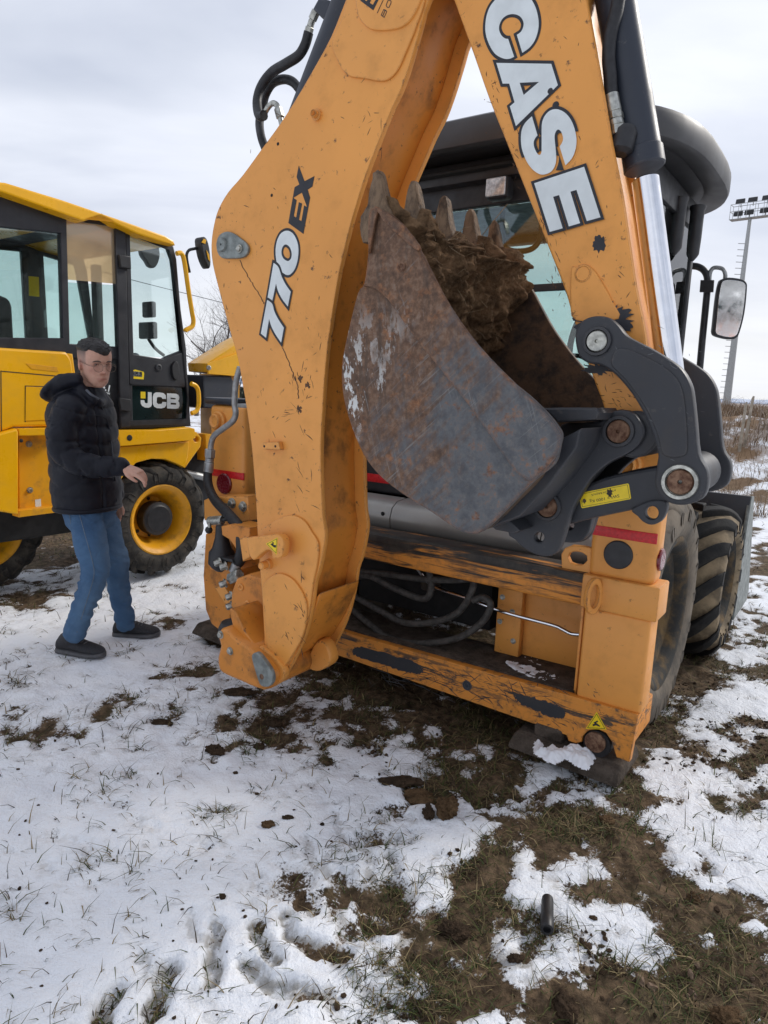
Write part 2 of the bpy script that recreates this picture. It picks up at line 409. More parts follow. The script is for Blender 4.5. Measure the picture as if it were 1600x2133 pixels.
def bucket_steel():
    t = NT('bucket_steel'); x = t.sep(); n = t.noise(4.2, 8, .66); f = t.noise(48, 7, .72); m = t.noise(16, 7, .7)
    grey = t.mix(t.rng(m, .32, .66), (.058, .062, .070), (.135, .14, .145))
    rust = t.mix(t.rng(f, .30, .68), (.070, .034, .018), (.195, .105, .058)); rust = t.mix(t.math('MULTIPLY', t.rng(m, .5, .7), .6), rust, (.17, .125, .09)); rust = t.mix(t.math('MULTIPLY', t.rng(t.noise(1.0, 6, .66, t.co((30, 12, 3.0), rot=(0, .12, 0)), .4), .48, .64), .65), rust, (.055, .034, .022))
    # rust gathers on the back of the shell and up by the teeth
    d = t.math('ADD', t.math('MULTIPLY', x[0], -1.55), t.math('MULTIPLY', x[2], .62))
    stk = t.noise(1.0, 6, .68, t.co((34, 12, 3.2), rot=(0, -.80, 0)), .5); stv = t.noise(1.0, 6, .68, t.co((30, 12, 4.0), rot=(0, .12, 0)), .5)
    k = t.math('ADD', d, t.math('ADD', t.math('MULTIPLY', t.math('SUBTRACT', n, .5), 1.5), t.math('MULTIPLY', t.math('SUBTRACT', stk, .5), 1.5)))
    k = t.math('ADD', k, t.math('MULTIPLY', t.math('SUBTRACT', stv, .5), .9)); k = t.rng(k, 1.36, 1.95)
    c = t.mix(k, grey, rust)
    c = t.mix(t.math('MULTIPLY', t.rng(f, .52, .66), .30), c, (.20, .165, .135))
    sA = t.rng(t.noise(1.0, 2, .5, t.co((150, 90, 5), rot=(0, -.85, 0)), .8), .62, .70)
    sB = t.rng(t.noise(1.0, 2, .5, t.co((150, 90, 6), rot=(0, .35, 0)), .8), .64, .72)
    c = t.mix(t.math('MULTIPLY', t.math('MULTIPLY', t.math('ADD', sA, sB), t.rng(t.noise(2.5), .45, .65)), .45), c, (.26, .26, .25))
    e = t.rng(t.math('ADD', t.edge(.020), t.math('MULTIPLY', t.math('SUBTRACT', m, .5), 1.0)), .03, .16)
    c = t.mix(t.math('MULTIPLY', e, .85), c, t.mix(t.rng(f, .35, .65), (.09, .035, .015), (.30, .13, .055)))
    w = t.math('MULTIPLY', t.rng(t.noise(1.0, 7, .72, t.co((34, 34, 13), rot=(0, .12, 0))), .52, .55), t.rng(t.math('ADD', d, t.math('MULTIPLY', t.math('SUBTRACT', n, .5), .9)), 1.93, 2.12))
    w = t.math('MULTIPLY', w, t.rng(x[2], 1.80, 1.50))
    c = t.mix(w, c, (.60, .60, .58))
    t.col(c); t.set(metal=.2); t.ro(t.rng(m, .3, .7, .45, .72)); t.bump(t.math('ADD', t.math('MULTIPLY', f, .6), m), .5, .004); MT['bucket_steel'] = t.m
bucket_steel()
def soil(name, a, b, c, scale=18):
    t = NT(name); n = t.noise(scale, 8, .7); f = t.noise(scale * 7, 5, .7)
    k = t.mix(t.rng(n, .3, .68), a, b); k = t.mix(t.math('MULTIPLY', t.rng(f, .55, .75), .6), k, c); t.col(k); t.set(rough=.95, spec=.15)
    t.bump(t.math('ADD', n, t.math('MULTIPLY', f, .5)), .9, .02); MT[name] = t.m; return t.m
soil('bucket_soil', (.060, .036, .019), (.23, .14, .075), (.34, .23, .13))
soil('clod_soil', (.028, .019, .012), (.085, .055, .034), (.14, .095, .06))
soil('clod_ochre', (.07, .042, .022), (.17, .105, .055), (.22, .15, .09))
soil('foot_steel', (.050, .040, .032), (.13, .105, .085), (.17, .14, .11), 14)
def inner_bucket():
    t = NT('bucket_inside'); n = t.noise(9, 8, .7); t.col(t.mix(t.rng(n, .36, .62), (.018, .016, .015), (.12, .072, .040))); t.set(rough=.7); t.bump(n, .6, .012); MT['bucket_inside'] = t.m
inner_bucket()
def glass(name, tint, mixf, rough=.02):
    t = NT(name); N, L = t.N, t.L; N.remove(t.b)
    tr = N.new('ShaderNodeBsdfTransparent'); tr.inputs[0].default_value = (*tint, 1); gl = N.new('ShaderNodeBsdfGlossy'); gl.inputs['Roughness'].default_value = rough
    fr = N.new('ShaderNodeFresnel'); fr.inputs[0].default_value = 1.5; ad = N.new('ShaderNodeMath'); ad.operation = 'ADD'; L.new(fr.outputs[0], ad.inputs[0]); ad.inputs[1].default_value = mixf
    mx = N.new('ShaderNodeMixShader'); L.new(ad.outputs[0], mx.inputs[0]); L.new(tr.outputs[0], mx.inputs[1]); L.new(gl.outputs[0], mx.inputs[2])
    L.new(mx.outputs[0], N['Material Output'].inputs[0]); MT[name] = t.m; return t.m
glass('cab_glass', (.80, .90, .885), .05)
glass('cab_glass_clear', (.88, .95, .94), .035)
def film():
    t = NT('amber_film'); N, L = t.N, t.L; N.remove(t.b)
    tr = N.new('ShaderNodeBsdfTransparent'); tr.inputs[0].default_value = (.95, .80, .55, 1); df = N.new('ShaderNodeBsdfDiffuse'); df.inputs[0].default_value = (.80, .66, .45, 1); gl = N.new('ShaderNodeBsdfGlossy'); gl.inputs['Roughness'].default_value = .12
    m1 = N.new('ShaderNodeMixShader'); m1.inputs[0].default_value = .38; L.new(tr.outputs[0], m1.inputs[1]); L.new(df.outputs[0], m1.inputs[2])
    m2 = N.new('ShaderNodeMixShader'); m2.inputs[0].default_value = .12; L.new(m1.outputs[0], m2.inputs[1]); L.new(gl.outputs[0], m2.inputs[2]); L.new(m2.outputs[0], N['Material Output'].inputs[0]); MT['amber_film'] = t.m
film()
glass('eyeglass', (.9, .9, .9), .0)
simple('mirror_glass', (.85, .86, .88), .02, 1.0, var=.01)
def rubber(name, a, b, lo=.4, hi=.65, scale=6):
    t = NT(name); n = t.noise(scale, 7, .65); f = t.noise(60, 4); t.col(t.mix(t.rng(n, lo, hi), a, b)); t.set(rough=.85, spec=.3); t.bump(t.math('ADD', f, n), .35, .006); MT[name] = t.m
rubber('tyre_rubber', (.020, .019, .018), (.075, .065, .052))
rubber('tyre_dusty', (.075, .066, .055), (.17, .14, .105), .35, .65)
rubber('tyre_muddy', (.11, .085, .055), (.27, .205, .125), .35, .65, 9)
rubber('tyre_lug', (.013, .013, .013), (.030, .028, .025))
rubber('rim_dusty', (.03, .03, .028), (.16, .10, .04), .45, .7)
# ------------------------------------------------------------------ the orange backhoe loader
_g = gpt(1308, 1625)
FA = Frame((_g[0], _g[1], 0), 35)
case = FA.root('backhoe_loader')
tag(case, 'orange backhoe loader with its boom folded up and dark bucket curled beside the frame', 'backhoe loader')
OR, ORC, ORS, GR, BG_ = MT['orange_paint'], MT['orange_paint_clean'], MT['orange_paint_scuffed'], MT['grey_paint'], MT['blue_grey_paint']
def A(name, outline, v0, v1, mat, parent=None, **k): return plate(name, parent or case, FA, outline, v0, v1, mat, **k)
def decal(name, parent, fr, outline, v, mat, holes=(), sm=0, off=0.0, th=.0008):
    return plate(name, parent, fr, outline, v - th, v, mat, bev=0.0, holes=holes, sm=sm, off=off)
def pin(parent, fr, px, py, v, rp, mat, out=.012, ring=None, name='pin'):
    """round pin head that stands proud of a plate at depth v, towards us"""
    r = fr.r(px, py, v, rp); c = fr.P3(px, py, v)
    if ring is not None:
        R_ = r * 1.38
        lathe('pin_ring', parent, (c[0], v + .004, c[2]), (0, -1, 0), [(0, R_), (.010, R_), (.014, R_ * .96), (.014, r * 1.08), (.004, r * 1.05)], ring, 28)
    return lathe(name, parent, (c[0], v + .004, c[2]), (0, -1, 0), [(0, r), (out, r), (out + .004, r * .9), (out + .002, r * .55), (out + .003, r * .18), (out - .004, r * .12)], mat, 28)
def tri_sign(parent, fr, tri, v, vib):
    """yellow warning triangle with a crushed-hand sign"""
    c = np.mean([p[:2] for p in tri], 0)
    gr = lambda k: [tuple(c + (np.array(p[:2]) - c) * k) for p in tri]
    s = decal('warning_sticker', parent, fr, gr(1.0), v, MT['sticker_yellow'], th=.001)
    decal('sticker_border', s, fr, gr(.86), v - .001, MT['ink'], holes=[gr(.78)], th=.0004)
    for sh in vib:
        decal('sticker_sign', s, fr, [tuple(c + np.array(p)) for p in sh], v - .001, MT['ink'], th=.0004)
VB0, VB1 = -.62, -.32           # boom: near and far faces
# ---- boom
bo_right = [(893, 0), (875, 60), (858, 120), (838, 180), (815, 230), (795, 280), (775, 330), (757, 380), (738, 440), (722, 500), (708, 560), (697, 620), (688, 680), (680, 740), (675, 800), (672, 850), (669, 900), (668, 950), (669, 1000), (672, 1075), (677, 1117), (667, 1180), (657, 1212), (650, 1262), (636, 1320), (615, 1370), (592, 1410)]
bo_left = [(572, 1428), (550, 1437), (530, 1425), (528, 1400), (548, 1360), (550, 1300), (545, 1230), (537, 1130), (535, 1080), (530, 1000), (524, 930), (515, 860), (505, 800), (495, 745), (482, 700), (468, 650), (455, 600), (443, 550), (440, 510), (445, 470), (455, 435), (475, 400), (505, 365), (545, 310), (585, 255), (620, 200), (655, 140), (690, 75), (720, 0), (750, -70), (800, -190), (880, -260), (960, -250), (985, -190), (950, -120)]
bo = bo_right + bo_left
boom = A('boom', bo, VB0, VB0 + .022, OR, sm=3, bev=.003, smooth=30)
lpb = [FA.P(p[0], p[1], VB0) for p in dense(bo, 3)]
plate_uw('boom_far_plate', boom, [lpb], VB1 - .022, VB1, OR, .003, 0, 30)
core = sheet2d('core', [lpb], .1, 0.0, -.055)
plate_uw('boom_web', boom, [lpb], VB0 + .0225, VB1 - .0225, ORS, .004, -.05, 30)
# raised doubler plates
A('boom_doubler', [(744, -40), (742, 20), (756, 48), (780, 62), (830, 58), (858, 36), (880, -10), (900, -60), (860, -110), (790, -120)], VB0 - .016, VB0, ORC, boom, sm=4, bev=.005)
A('boom_doubler', [(692, 85), (700, 120), (722, 155), (760, 163), (800, 168), (826, 148), (846, 105), (868, 50), (884, -12), (850, -60), (745, -60), (715, 30)], VB0 - .008, VB0, ORC, boom, sm=4, bev=.004)
A('boom_doubler', [(538, 1112), (570, 1086), (605, 1073), (632, 1084), (650, 1110), (663, 1135), (660, 1175), (652, 1215), (640, 1290), (612, 1362), (590, 1398), (560, 1392), (552, 1350), (546, 1250), (540, 1160)], VB0 - .010, VB0, ORC, boom, sm=4, bev=.005)
A('boom_doubler', [(546, 1226), (562, 1202), (585, 1195), (612, 1210), (634, 1246), (638, 1280), (630, 1325), (606, 1368), (588, 1392), (566, 1390), (556, 1350), (551, 1280)], VB0 - .021, VB0 - .0102, ORC, boom, sm=4, bev=.005)
# lower lip between the boom's plates
A('boom_cross_plate', [(655, 1250), (668, 1240), (640, 1310), (605, 1368), (590, 1372), (620, 1320)], VB0 + .0226, VB1 - .0226, ORS, boom, sm=3, bev=.004)
# pivot keeper plate and its bolts
kp = A('pin_keeper', [(451, 502), (458, 488), (472, 482), (486, 486), (500, 496), (512, 506), (517, 518), (512, 531), (500, 537), (480, 538), (462, 537), (452, 524)], VB0 - .013, VB0, MT['grey_zinc_plate'], boom, sm=3, bev=.003)
pin(kp, FA, 464, 510, VB0 - .012, 14, MT['grey_zinc_plate'], .012)
pin(kp, FA, 500, 518, VB0 - .012, 10, MT['grey_zinc_plate'], .003, name='washer')
bolt('bolt', kp, FA.P3(499, 518, VB0 - .016), (0, -1, 0), .011, MT['zinc'])
lathe('grease_boss', boom, FA.P3(663, 241, VB0 + .004), (0, -1, 0), [(0, .020), (.012, .020), (.013, .013), (.028, .013), (.030, .011), (.022, .006), (.016, .004)], ORC)
for x, y in ((580, 300), (567, 407), (630, 1126)): lathe('bolt_hole', boom, FA.P3(x, y, VB0 + .002), (0, -1, 0), [(0, .006), (.003, .006), (.0032, .0055)], MT['void'], 12)
cb = A('clip_block', [(547, 922), (580, 920), (584, 937), (548, 936)], VB0 - .022, VB0, ORC, boom, bev=.003)
for x in (551, 574): lathe('bolt_hole', cb, FA.P3(x, 929.5, VB0 - .021), (0, -1, 0), [(0, .005), (.002, .005), (.0022, .0045)], MT['void'], 12)
lathe('stop_boss', boom, FA.P3(562, 1174, VB0 - .006), (0, -1, 0), [(0, .022), (.02, .022), (.022, .017), (.05, .017), (.054, .014), (.05, .006)], ORC)
# model lettering on the boom
zl = lambda p: zz(520, 330, 5.3333, p)
VL = VB0 - .0003
def letter(parent, fr, out, v, holes=(), sm=0, border=.0095, white='white_vinyl'):
    hs = [dense(h, sm) if sm else h for h in holes]
    b = decal('letter_border', parent, fr, out, v, MT['ink'], hs, sm, border, .0006)
    decal('letter', b, fr, out, v - .0006, MT[white], hs, sm, 0.0, .0006)
letter(boom, FA, zl([(410, 802), (350, 830), (310, 900), (290, 990), (290, 1080), (305, 1170), (340, 1240), (400, 1290), (450, 1288), (500, 1230), (530, 1140), (542, 1040), (535, 950), (505, 870), (465, 820)]), VL, [zl([(400, 955), (365, 985), (353, 1050), (375, 1110), (425, 1140), (460, 1110), (467, 1050), (445, 985)])], 4)
letter(boom, FA, zl([(266, 1160, 1), (318, 1205), (355, 1310), (400, 1400), (456, 1480, 1), (424, 1645, 1), (360, 1560), (315, 1470), (293, 1385, 1), (250, 1592, 1), (198, 1555, 1)]), VL - .0013, (), 4)
letter(boom, FA, zl([(195, 1572, 1), (250, 1614), (275, 1700), (320, 1790), (380, 1880, 1), (350, 2045, 1), (285, 1950), (240, 1860), (216, 1780, 1), (182, 1992, 1), (125, 1945, 1)]), VL - .0026, (), 4)
decal('letter', boom, FA, zl([(545, 80), (610, 252), (720, 195), (697, 312), (645, 345), (672, 435), (597, 838), (430, 717), (500, 318), (552, 288), (522, 205)]), VL, MT['ink'], [zl([(580, 378), (637, 538), (605, 522), (575, 697), (548, 680), (582, 500), (547, 485), (517, 655), (490, 640), (522, 462), (485, 437)])])
ze = lambda p: zz(700, 0, 10, p)
VD = VB0 - .0162
decal('letter', boom, FA, ze([(505, 10), (775, 212), (880, 0), (960, -160), (700, -380), (590, -160)]), VD, MT['ink'], [ze([(700, 55), (768, 100), (850, -60), (780, -110)]), ze([(600, 5), (640, 20), (700, -90), (660, -120)])])
decal('rule', boom, FA, ze([(850, 268), (862, 272), (985, 0), (1080, -210), (1066, -214), (972, 0)]), VD, MT['ink'])
def ring_letter(pts, hole, fr=FA): decal('letter', boom, fr, ze(pts), VD, MT['ink'], [ze(h) for h in hole])
ring_letter([(930, 315), (1002, 368), (1062, 235), (1040, 205), (990, 185)], [[(946, 310), (965, 325), (1010, 218), (994, 202)], [(978, 333), (1000, 350), (1048, 238), (1024, 222)]])
ring_letter([(1035, 110), (1060, 155), (1105, 160), (1150, 60), (1150, 10), (1120, -5), (1075, 0)], [[(1050, 105), (1068, 140), (1098, 148), (1136, 58), (1138, 20), (1115, 8), (1085, 12)]])
def scratches(parent, fr, v, spots, mat, seed, name='scratch_marks'):
    """thin gouges in the paint: (px, py, spread x, spread y, how many, angle, length)"""
    R_ = random.Random(seed); V = []; Fc = []
    for px, py, sx, sy, n, ang, ln in spots:
        for _ in range(n):
            x, y = px + R_.gauss(0, sx), py + R_.gauss(0, sy); a = ang + R_.gauss(0, .45); L = ln * R_.uniform(.3, 1.5); w = R_.uniform(.35, 1.0); m = 5; b = len(V); bend = R_.gauss(0, .12)
            for i in range(m):
                t = i / (m - 1); aa = a + bend * (t - .5); cx, cy = x + math.cos(aa) * L * (t - .5), y + math.sin(aa) * L * (t - .5); ww = w * math.sin(math.pi * (t * .9 + .05)) * R_.uniform(.6, 1.2)
                for s_ in (-1, 1): q = fr.P(cx - math.sin(aa) * ww * s_, cy + math.cos(aa) * ww * s_, v); V.append((q[0], v, q[1]))
            for i in range(m - 1): Fc.append((b + 2 * i, b + 2 * i + 1, b + 2 * i + 3, b + 2 * i + 2))
    return tag(mk(name, meshdata(name, V, Fc), mat, parent, 0), kind='stuff')
SCR = simple('bare_rust', (.085, .038, .016), .75, var=.5, scale=80)
scratches(boom, FA, VB0 - .0002, [(630, 790, 14, 22, 16, 1.8, 14), (600, 860, 20, 8, 8, .2, 20), (560, 890, 20, 50, 8, 1.6, 14), (640, 1010, 20, 60, 10, .9, 20), (470, 620, 12, 60, 4, 1.4, 14), (600, 430, 60, 120, 14, .9, 9), (780, 270, 20, 80, 10, 2.0, 22), (660, 700, 14, 80, 8, 1.7, 12)], SCR, 3)
streak_line = [(499, 540), (506, 556), (520, 580), (533, 602), (548, 628), (556, 642)]
def paint_crack(pts, w=1.0):
    R_ = random.Random(8); q = dense(pts, 5, False); q = [(x + R_.gauss(0, .7), y + R_.gauss(0, .7)) for x, y in q]
    decal('paint_crack', boom, FA, [(x - w, y) for x, y in q] + [(x + w, y) for x, y in q[::-1]], VB0 - .0001, SCR, th=.0004)
paint_crack([(499, 540), (506, 556), (520, 580), (533, 602), (548, 628), (551, 633)]); paint_crack([(587, 722), (598, 745), (606, 765), (616, 792), (621, 810), (621, 832)])
for a_, b_ in ((625, 788), (641, 802), (623, 852)): decal('paint_chip', boom, FA, [(a_ + math.cos(t) * 6 * rs_k, b_ + math.sin(t) * 10 * rs_k) for t, rs_k in zip(np.linspace(0, 6.2, 18), np.random.default_rng(a_).uniform(.35, 1.1, 18))], VB0 - .0001, SCR, th=.0004)
scratches(boom, FA, VB0 - .0213, [(600, 1300, 20, 40, 10, 1.0, 14), (628, 1260, 6, 50, 8, 1.3, 20)], SCR, 4)
# ---- boom cylinder behind the boom, with its hoses
r_ = FA.r(660, 100, -.47, 40)
cyl = rod('boom_cylinder', case, FA.P3(772, -90, -.47), FA.P3(630, 270, -.47), r_, BG_, n=28)
A('hose_port', [(664, -8), (690, 0), (684, 42), (668, 36), (650, 18)], -.52, -.45, BG_, cyl, bev=.01)
zq = lambda x, y: (400 + x / 2.6667, y / 2.6667)
for nm, a, b, r, mt in (('hose_fitting', (690, 60), (668, 110), .017, 'zinc'), ('hose_fitting', (668, 110), (655, 150), .013, 'zinc'), ('hose_fitting', (655, 150), (645, 185), .017, 'zinc')):
    rod(nm, cyl, FA.P3(*zq(*a), -.48), FA.P3(*zq(*b), -.48), r, MT[mt], n=6 if r > .015 else 14, bev=.002)
tube('hose', case, [FA.P3(*zq(x, y), -.48 + d) for x, y, d in ((648, 180, 0), (628, 250, 0), (590, 310, 0), (520, 355, .01), (440, 405, .02), (385, 480, .02), (362, 560, 0), (372, 640, -.02), (400, 640, -.03))], .019, MT['rubber_hose'], 12)
tube('hose', case, [FA.P3(*zq(x, y), -.42 + d) for x, y, d in ((600, 500, 0), (560, 455, 0), (510, 440, 0), (450, 460, .01), (410, 520, .02), (390, 600, .02), (375, 680, .02), (385, 760, 0), (410, 830, 0), (440, 900, 0))], .018, MT['rubber_hose'], 12)
tube('steel_pipe', case, [FA.P3(*zq(x, y), -.49) for x, y in ((398, 640), (420, 600), (445, 575), (468, 580), (482, 610), (490, 650), (500, 700))], .011, MT['zinc'], 10)
rod('pipe_nut', case, FA.P3(*zq(478, 600), -.49), FA.P3(*zq(492, 655), -.49), .017, MT['zinc'], n=6, bev=.002)
# ---- dipper
VD0, VD1 = -.575, -.345
di = [(905, -110), (945, 0), (985, 110), (1020, 210), (1060, 310), (1100, 410), (1140, 510), (1175, 600), (1190, 650), (1215, 730), (1240, 800), (1258, 850), (1262, 900), (1285, 930), (1320, 935), (1345, 915), (1356, 895), (1352, 860), (1350, 800), (1345, 700), (1325, 600), (1310, 500), (1295, 400), (1275, 300), (1258, 200), (1240, 100), (1222, 0), (1200, -110)]
dip = A('dipper', di, VD0, VD0 + .024, OR, sm=3, bev=.006)
lpd = [FA.P(p[0], p[1], VD0) for p in dense(di, 3)]
plate_uw('dipper_far_plate', dip, [lpd], VD1 - .024, VD1, OR, .006)
plate_uw('dipper_web', dip, [lpd], VD0 + .0245, VD1 - .0245, ORC, .004, -.022)
A('pressed_rib', [(1190, 560), (1200, 556), (1216, 550), (1236, 560), (1256, 590), (1275, 625), (1290, 665), (1200, 668), (1188, 625)], VD0 - .005, VD0, OR, dip, sm=3, bev=.0045)
lathe('pressed_dimple', dip, FA.P3(1215, 570, VD0 - .004), (0, -1, 0), [(0, .026), (.003, .026), (.005, .021), (.002, .018)], OR)
# dark paint smudges
rs = random.Random(3)
def blotch(parent, px, py, r, v, mat, n=26, jag=.25, sx=1, sy=1):
    pts = []
    for i in range(n):
        t = 2 * math.pi * i / n; k = 1 + jag * (rs.random() - .5) * 2
        pts.append((px + r * sx * k * math.cos(t), py + r * sy * k * math.sin(t)))
    decal('paint_smudge', parent, FA, pts, v, mat, th=.0006)
blotch(dip, 1249, 508, 15, VD0, MT['ink'], sx=.9, sy=1.15)
blotch(dip, 1258, 668, 60, VD0 - .0052, MT['ink'], n=60, jag=.22, sx=.92, sy=.62)
blotch(dip, 1248, 768, 26, VD0, MT['ink'], n=40, jag=.4, sx=1.2, sy=.4)
scratches(dip, FA, VD0 - .0002, [(1025, 200, 10, 40, 14, 1.2, 10), (1075, 330, 8, 40, 14, 1.2, 12), (1130, 470, 8, 40, 22, 1.2, 14), (1160, 560, 10, 40, 18, 1.3, 12), (1180, 100, 40, 60, 10, 1.6, 8), (1240, 400, 25, 60, 10, 1.5, 10), (1200, 620, 20, 40, 14, 1.2, 9), (1225, 790, 16, 30, 30, 1.0, 10), (1290, 830, 25, 20, 30, .6, 12), (1300, 620, 10, 60, 10, 1.4, 12)], SCR, 5)
scratches(dip, FA, VD0 - .0053, [(1240, 620, 30, 25, 20, 1.2, 8)], SCR, 6)
for x, y in ((1147, 190), (1158, 219)): lathe('bolt_head', dip, FA.P3(x, y, VD0), (0, -1, 0), [(0, .010), (.002, .010), (.004, .006)], MT['ink'], 14)
zc = lambda p: zz(990, 0, 5.3333, p)
zd = lambda p: zz(990, 220, 5.3333, p)
VE = VD0 - .0003
letter(dip, FA, zc([(523, 585, 1), (600, 530), (660, 450), (695, 350), (705, 260), (695, 170), (670, 80), (640, 20), (600, -40), (520, -90), (430, -105), (340, -90), (270, -50), (210, 10), (160, 80), (125, 180), (112, 290), (118, 380), (145, 470), (185, 550), (230, 605), (290, 640), (350, 655), (400, 645), (432, 628, 1), (365, 430, 1), (330, 425), (290, 390), (265, 330), (270, 270), (300, 210), (350, 170), (410, 155), (470, 165), (515, 200), (538, 255), (530, 310), (505, 355), (462, 386, 1)]), VE, (), 3, .0085)
letter(dip, FA, zc([(235, 698), (845, 708), (918, 945), (452, 1400), (385, 1180), (437, 1135), (378, 928), (305, 928)]), VE - .0013, [zc([(493, 918), (710, 908), (538, 1055)])], 0, .0085)
letter(dip, FA, zd([(630, 118, 1), (560, 185), (520, 260), (508, 350), (515, 460), (545, 560), (590, 650), (650, 720), (720, 762), (780, 762), (840, 735), (880, 680), (900, 600), (895, 500), (885, 400), (882, 330), (900, 280), (925, 265), (955, 290), (975, 350), (970, 400), (938, 455, 1), (1003, 662, 1), (1070, 590), (1110, 500), (1125, 400), (1115, 300), (1080, 190), (1030, 110), (970, 60), (900, 38), (830, 55), (775, 110), (745, 180), (738, 260), (738, 350), (738, 450), (735, 520), (715, 548), (685, 525), (655, 460), (650, 400), (670, 355), (692, 330, 1)]), VE - .0026, (), 3, .0085)
letter(dip, FA, zd([(655, 862), (1210, 678), (1392, 1240), (1240, 1282), (1200, 1160), (1125, 935), (1057, 955), (1165, 1305), (1040, 1342), (932, 992), (865, 1012), (972, 1362), (828, 1402)]), VE - .0039, (), 0, .0082)
# dipper end casting round the bucket pivot
lathe('pivot_boss', dip, FA.P3(1320, 905, -.60), (0, 1, 0), [(0, .062), (.005, .068), (.295, .068), (.30, .062)], GR, 28)
# ---- bucket cylinder beside the dipper
VC = -.46
p0, p1, p2, p3 = FA.P3(1262, -120, VC), FA.P3(1341, 345, VC), FA.P3(1344, 372, VC), FA.P3(1424, 985, VC)
cy = rod('bucket_cylinder', case, p0, p1, FA.r(1341, 300, VC, 40), BG_, n=36)
rod('cylinder_gland', cy, FA.P3(1337, 312, VC), FA.P3(1343, 352, VC), FA.r(1341, 340, VC, 41.5), BG_, n=36)
rod('cylinder_rod', cy, p2, p3, FA.r(1380, 600, VC, 27), MT['chrome'], n=36)
lathe('rod_eye', cy, FA.P3(1424, 992, -.57), (0, 1, 0), [(0, .055), (.006, .062), (.214, .062), (.22, .055)], GR, 28)
lathe('hose_elbow', cy, FA.P3(1291, 322, -.53), (.1, .2, 1), [(0, .02), (.01, .034), (.06, .036), (.075, .028)], MT['black_plastic'], 18)
rod('elbow_stub', cy, FA.P3(1290, 296, -.53), FA.P3(1320, 296, -.48), .03, MT['black_plastic'])
for k, (a, b, r, n) in enumerate((((1287, 282), (1285, 264), .026, 6), ((1285, 264), (1282, 250), .021, 14), ((1282, 250), (1280, 236), .025, 6), ((1280, 236), (1273, 198), .021, 18))):
    rod('hose_fitting', cy, FA.P3(*a, -.53), FA.P3(*b, -.53), r, MT['zinc'], n=n, bev=.002)
tube('hose', case, [FA.P3(x, y, -.53) for x, y in ((1273, 200), (1271, 160), (1268, 120), (1272, 70), (1285, 20), (1292, -40), (1290, -90))], .019, MT['rubber_hose'], 12)
# ---- linkage
zk = lambda p: zz(950, 600, 2.4615, p)
rk = zk([(610, 270), (615, 215), (650, 165), (710, 143), (780, 150), (830, 190), (870, 240), (920, 270), (1000, 310), (1100, 370), (1160, 420), (1200, 490), (1215, 560), (1230, 700), (1245, 850), (1285, 930), (1292, 1000), (1270, 1070), (1210, 1105), (1130, 1112), (1060, 1080), (1020, 1010), (1030, 900), (1035, 850), (1010, 760), (970, 660), (920, 570), (860, 490), (800, 430), (740, 395), (680, 385), (630, 350)])
VR0, VR1 = -.665, -.625
lk = A('rocker_link', rk, VR0, VR1, GR, sm=3, bev=.006)
SCL = simple('bare_steel_scratch', (.13, .135, .14), .5, .3, var=.3)
scratches(lk, FA, VR0 - .0034, [(1390, 800, 25, 70, 26, .2, 16), (1340, 740, 25, 20, 10, .8, 14), (1410, 880, 20, 30, 12, .1, 14)], SCL, 9)
pressed = zk([(800, 400), (800, 350), (830, 310), (900, 320), (1000, 365), (1090, 420), (1150, 490), (1175, 600), (1185, 740), (1185, 840), (1150, 865), (1090, 865), (1055, 840), (1035, 760), (990, 650), (930, 550), (860, 460)])
A('pressed_panel', pressed, VR0 - .003, VR0, GR, lk, sm=3, bev=.0028)
lpr = [FA.P(p[0], p[1], VR0) for p in dense(rk, 3)]
lkf = plate_uw('rocker_link', case, [lpr], -.30, -.262, GR, .006)
pin(lk, FA, 1245, 711, VR0, 22, MT['zinc'], .012, GR); pin(lk, FA, 1417, 1004, VR0, 27, MT['rusty_pin'], .006, MT['zinc'])
lathe('link_pin', lk, FA.P3(1245, 711, VR1 + .002), (0, 1, 0), [(0, .045), (.31, .045)], GR)
ear = zk([(540, 700), (650, 690), (740, 680), (760, 650), (830, 625), (900, 635), (950, 690), (965, 740), (940, 800), (880, 850), (790, 895), (710, 960), (660, 1030), (610, 1110), (580, 1180), (550, 1280), (520, 1350), (470, 1378), (400, 1365), (340, 1330), (300, 1290), (265, 1255), (310, 1130), (400, 980), (500, 800)])
zkp = lambda x, y: (950 + x / 2.4615, 600 + y / 2.4615)
# ---- bucket
VK0, VK1 = -.87, -.03
bk_mouth = [(768, 480), (772, 440), (790, 430), (840, 470), (875, 525), (893, 560), (934, 637), (995, 722), (1056, 787), (1101, 824), (1140, 862), (1164, 893), (1169, 908), (1166, 925)]
bk_back = [(1154, 966), (1113, 1000), (1060, 1055), (1014, 1100), (985, 1113), (950, 1102), (900, 1068), (850, 1037), (800, 1000), (765, 960), (740, 910), (720, 850), (712, 800), (713, 750), (725, 690), (745, 610), (758, 590), (766, 530)]
bko = bk_mouth + bk_back
bkt = A('bucket', bko, VK0, VK0 + .022, MT['bucket_steel'], sm=3, bev=.004)
lpk = [FA.P(p[0], p[1], VK0) for p in dense(bko, 3)]
plate_uw('bucket_far_side', bkt, [lpk], VK1 - .022, VK1, MT['bucket_inside'], .004)
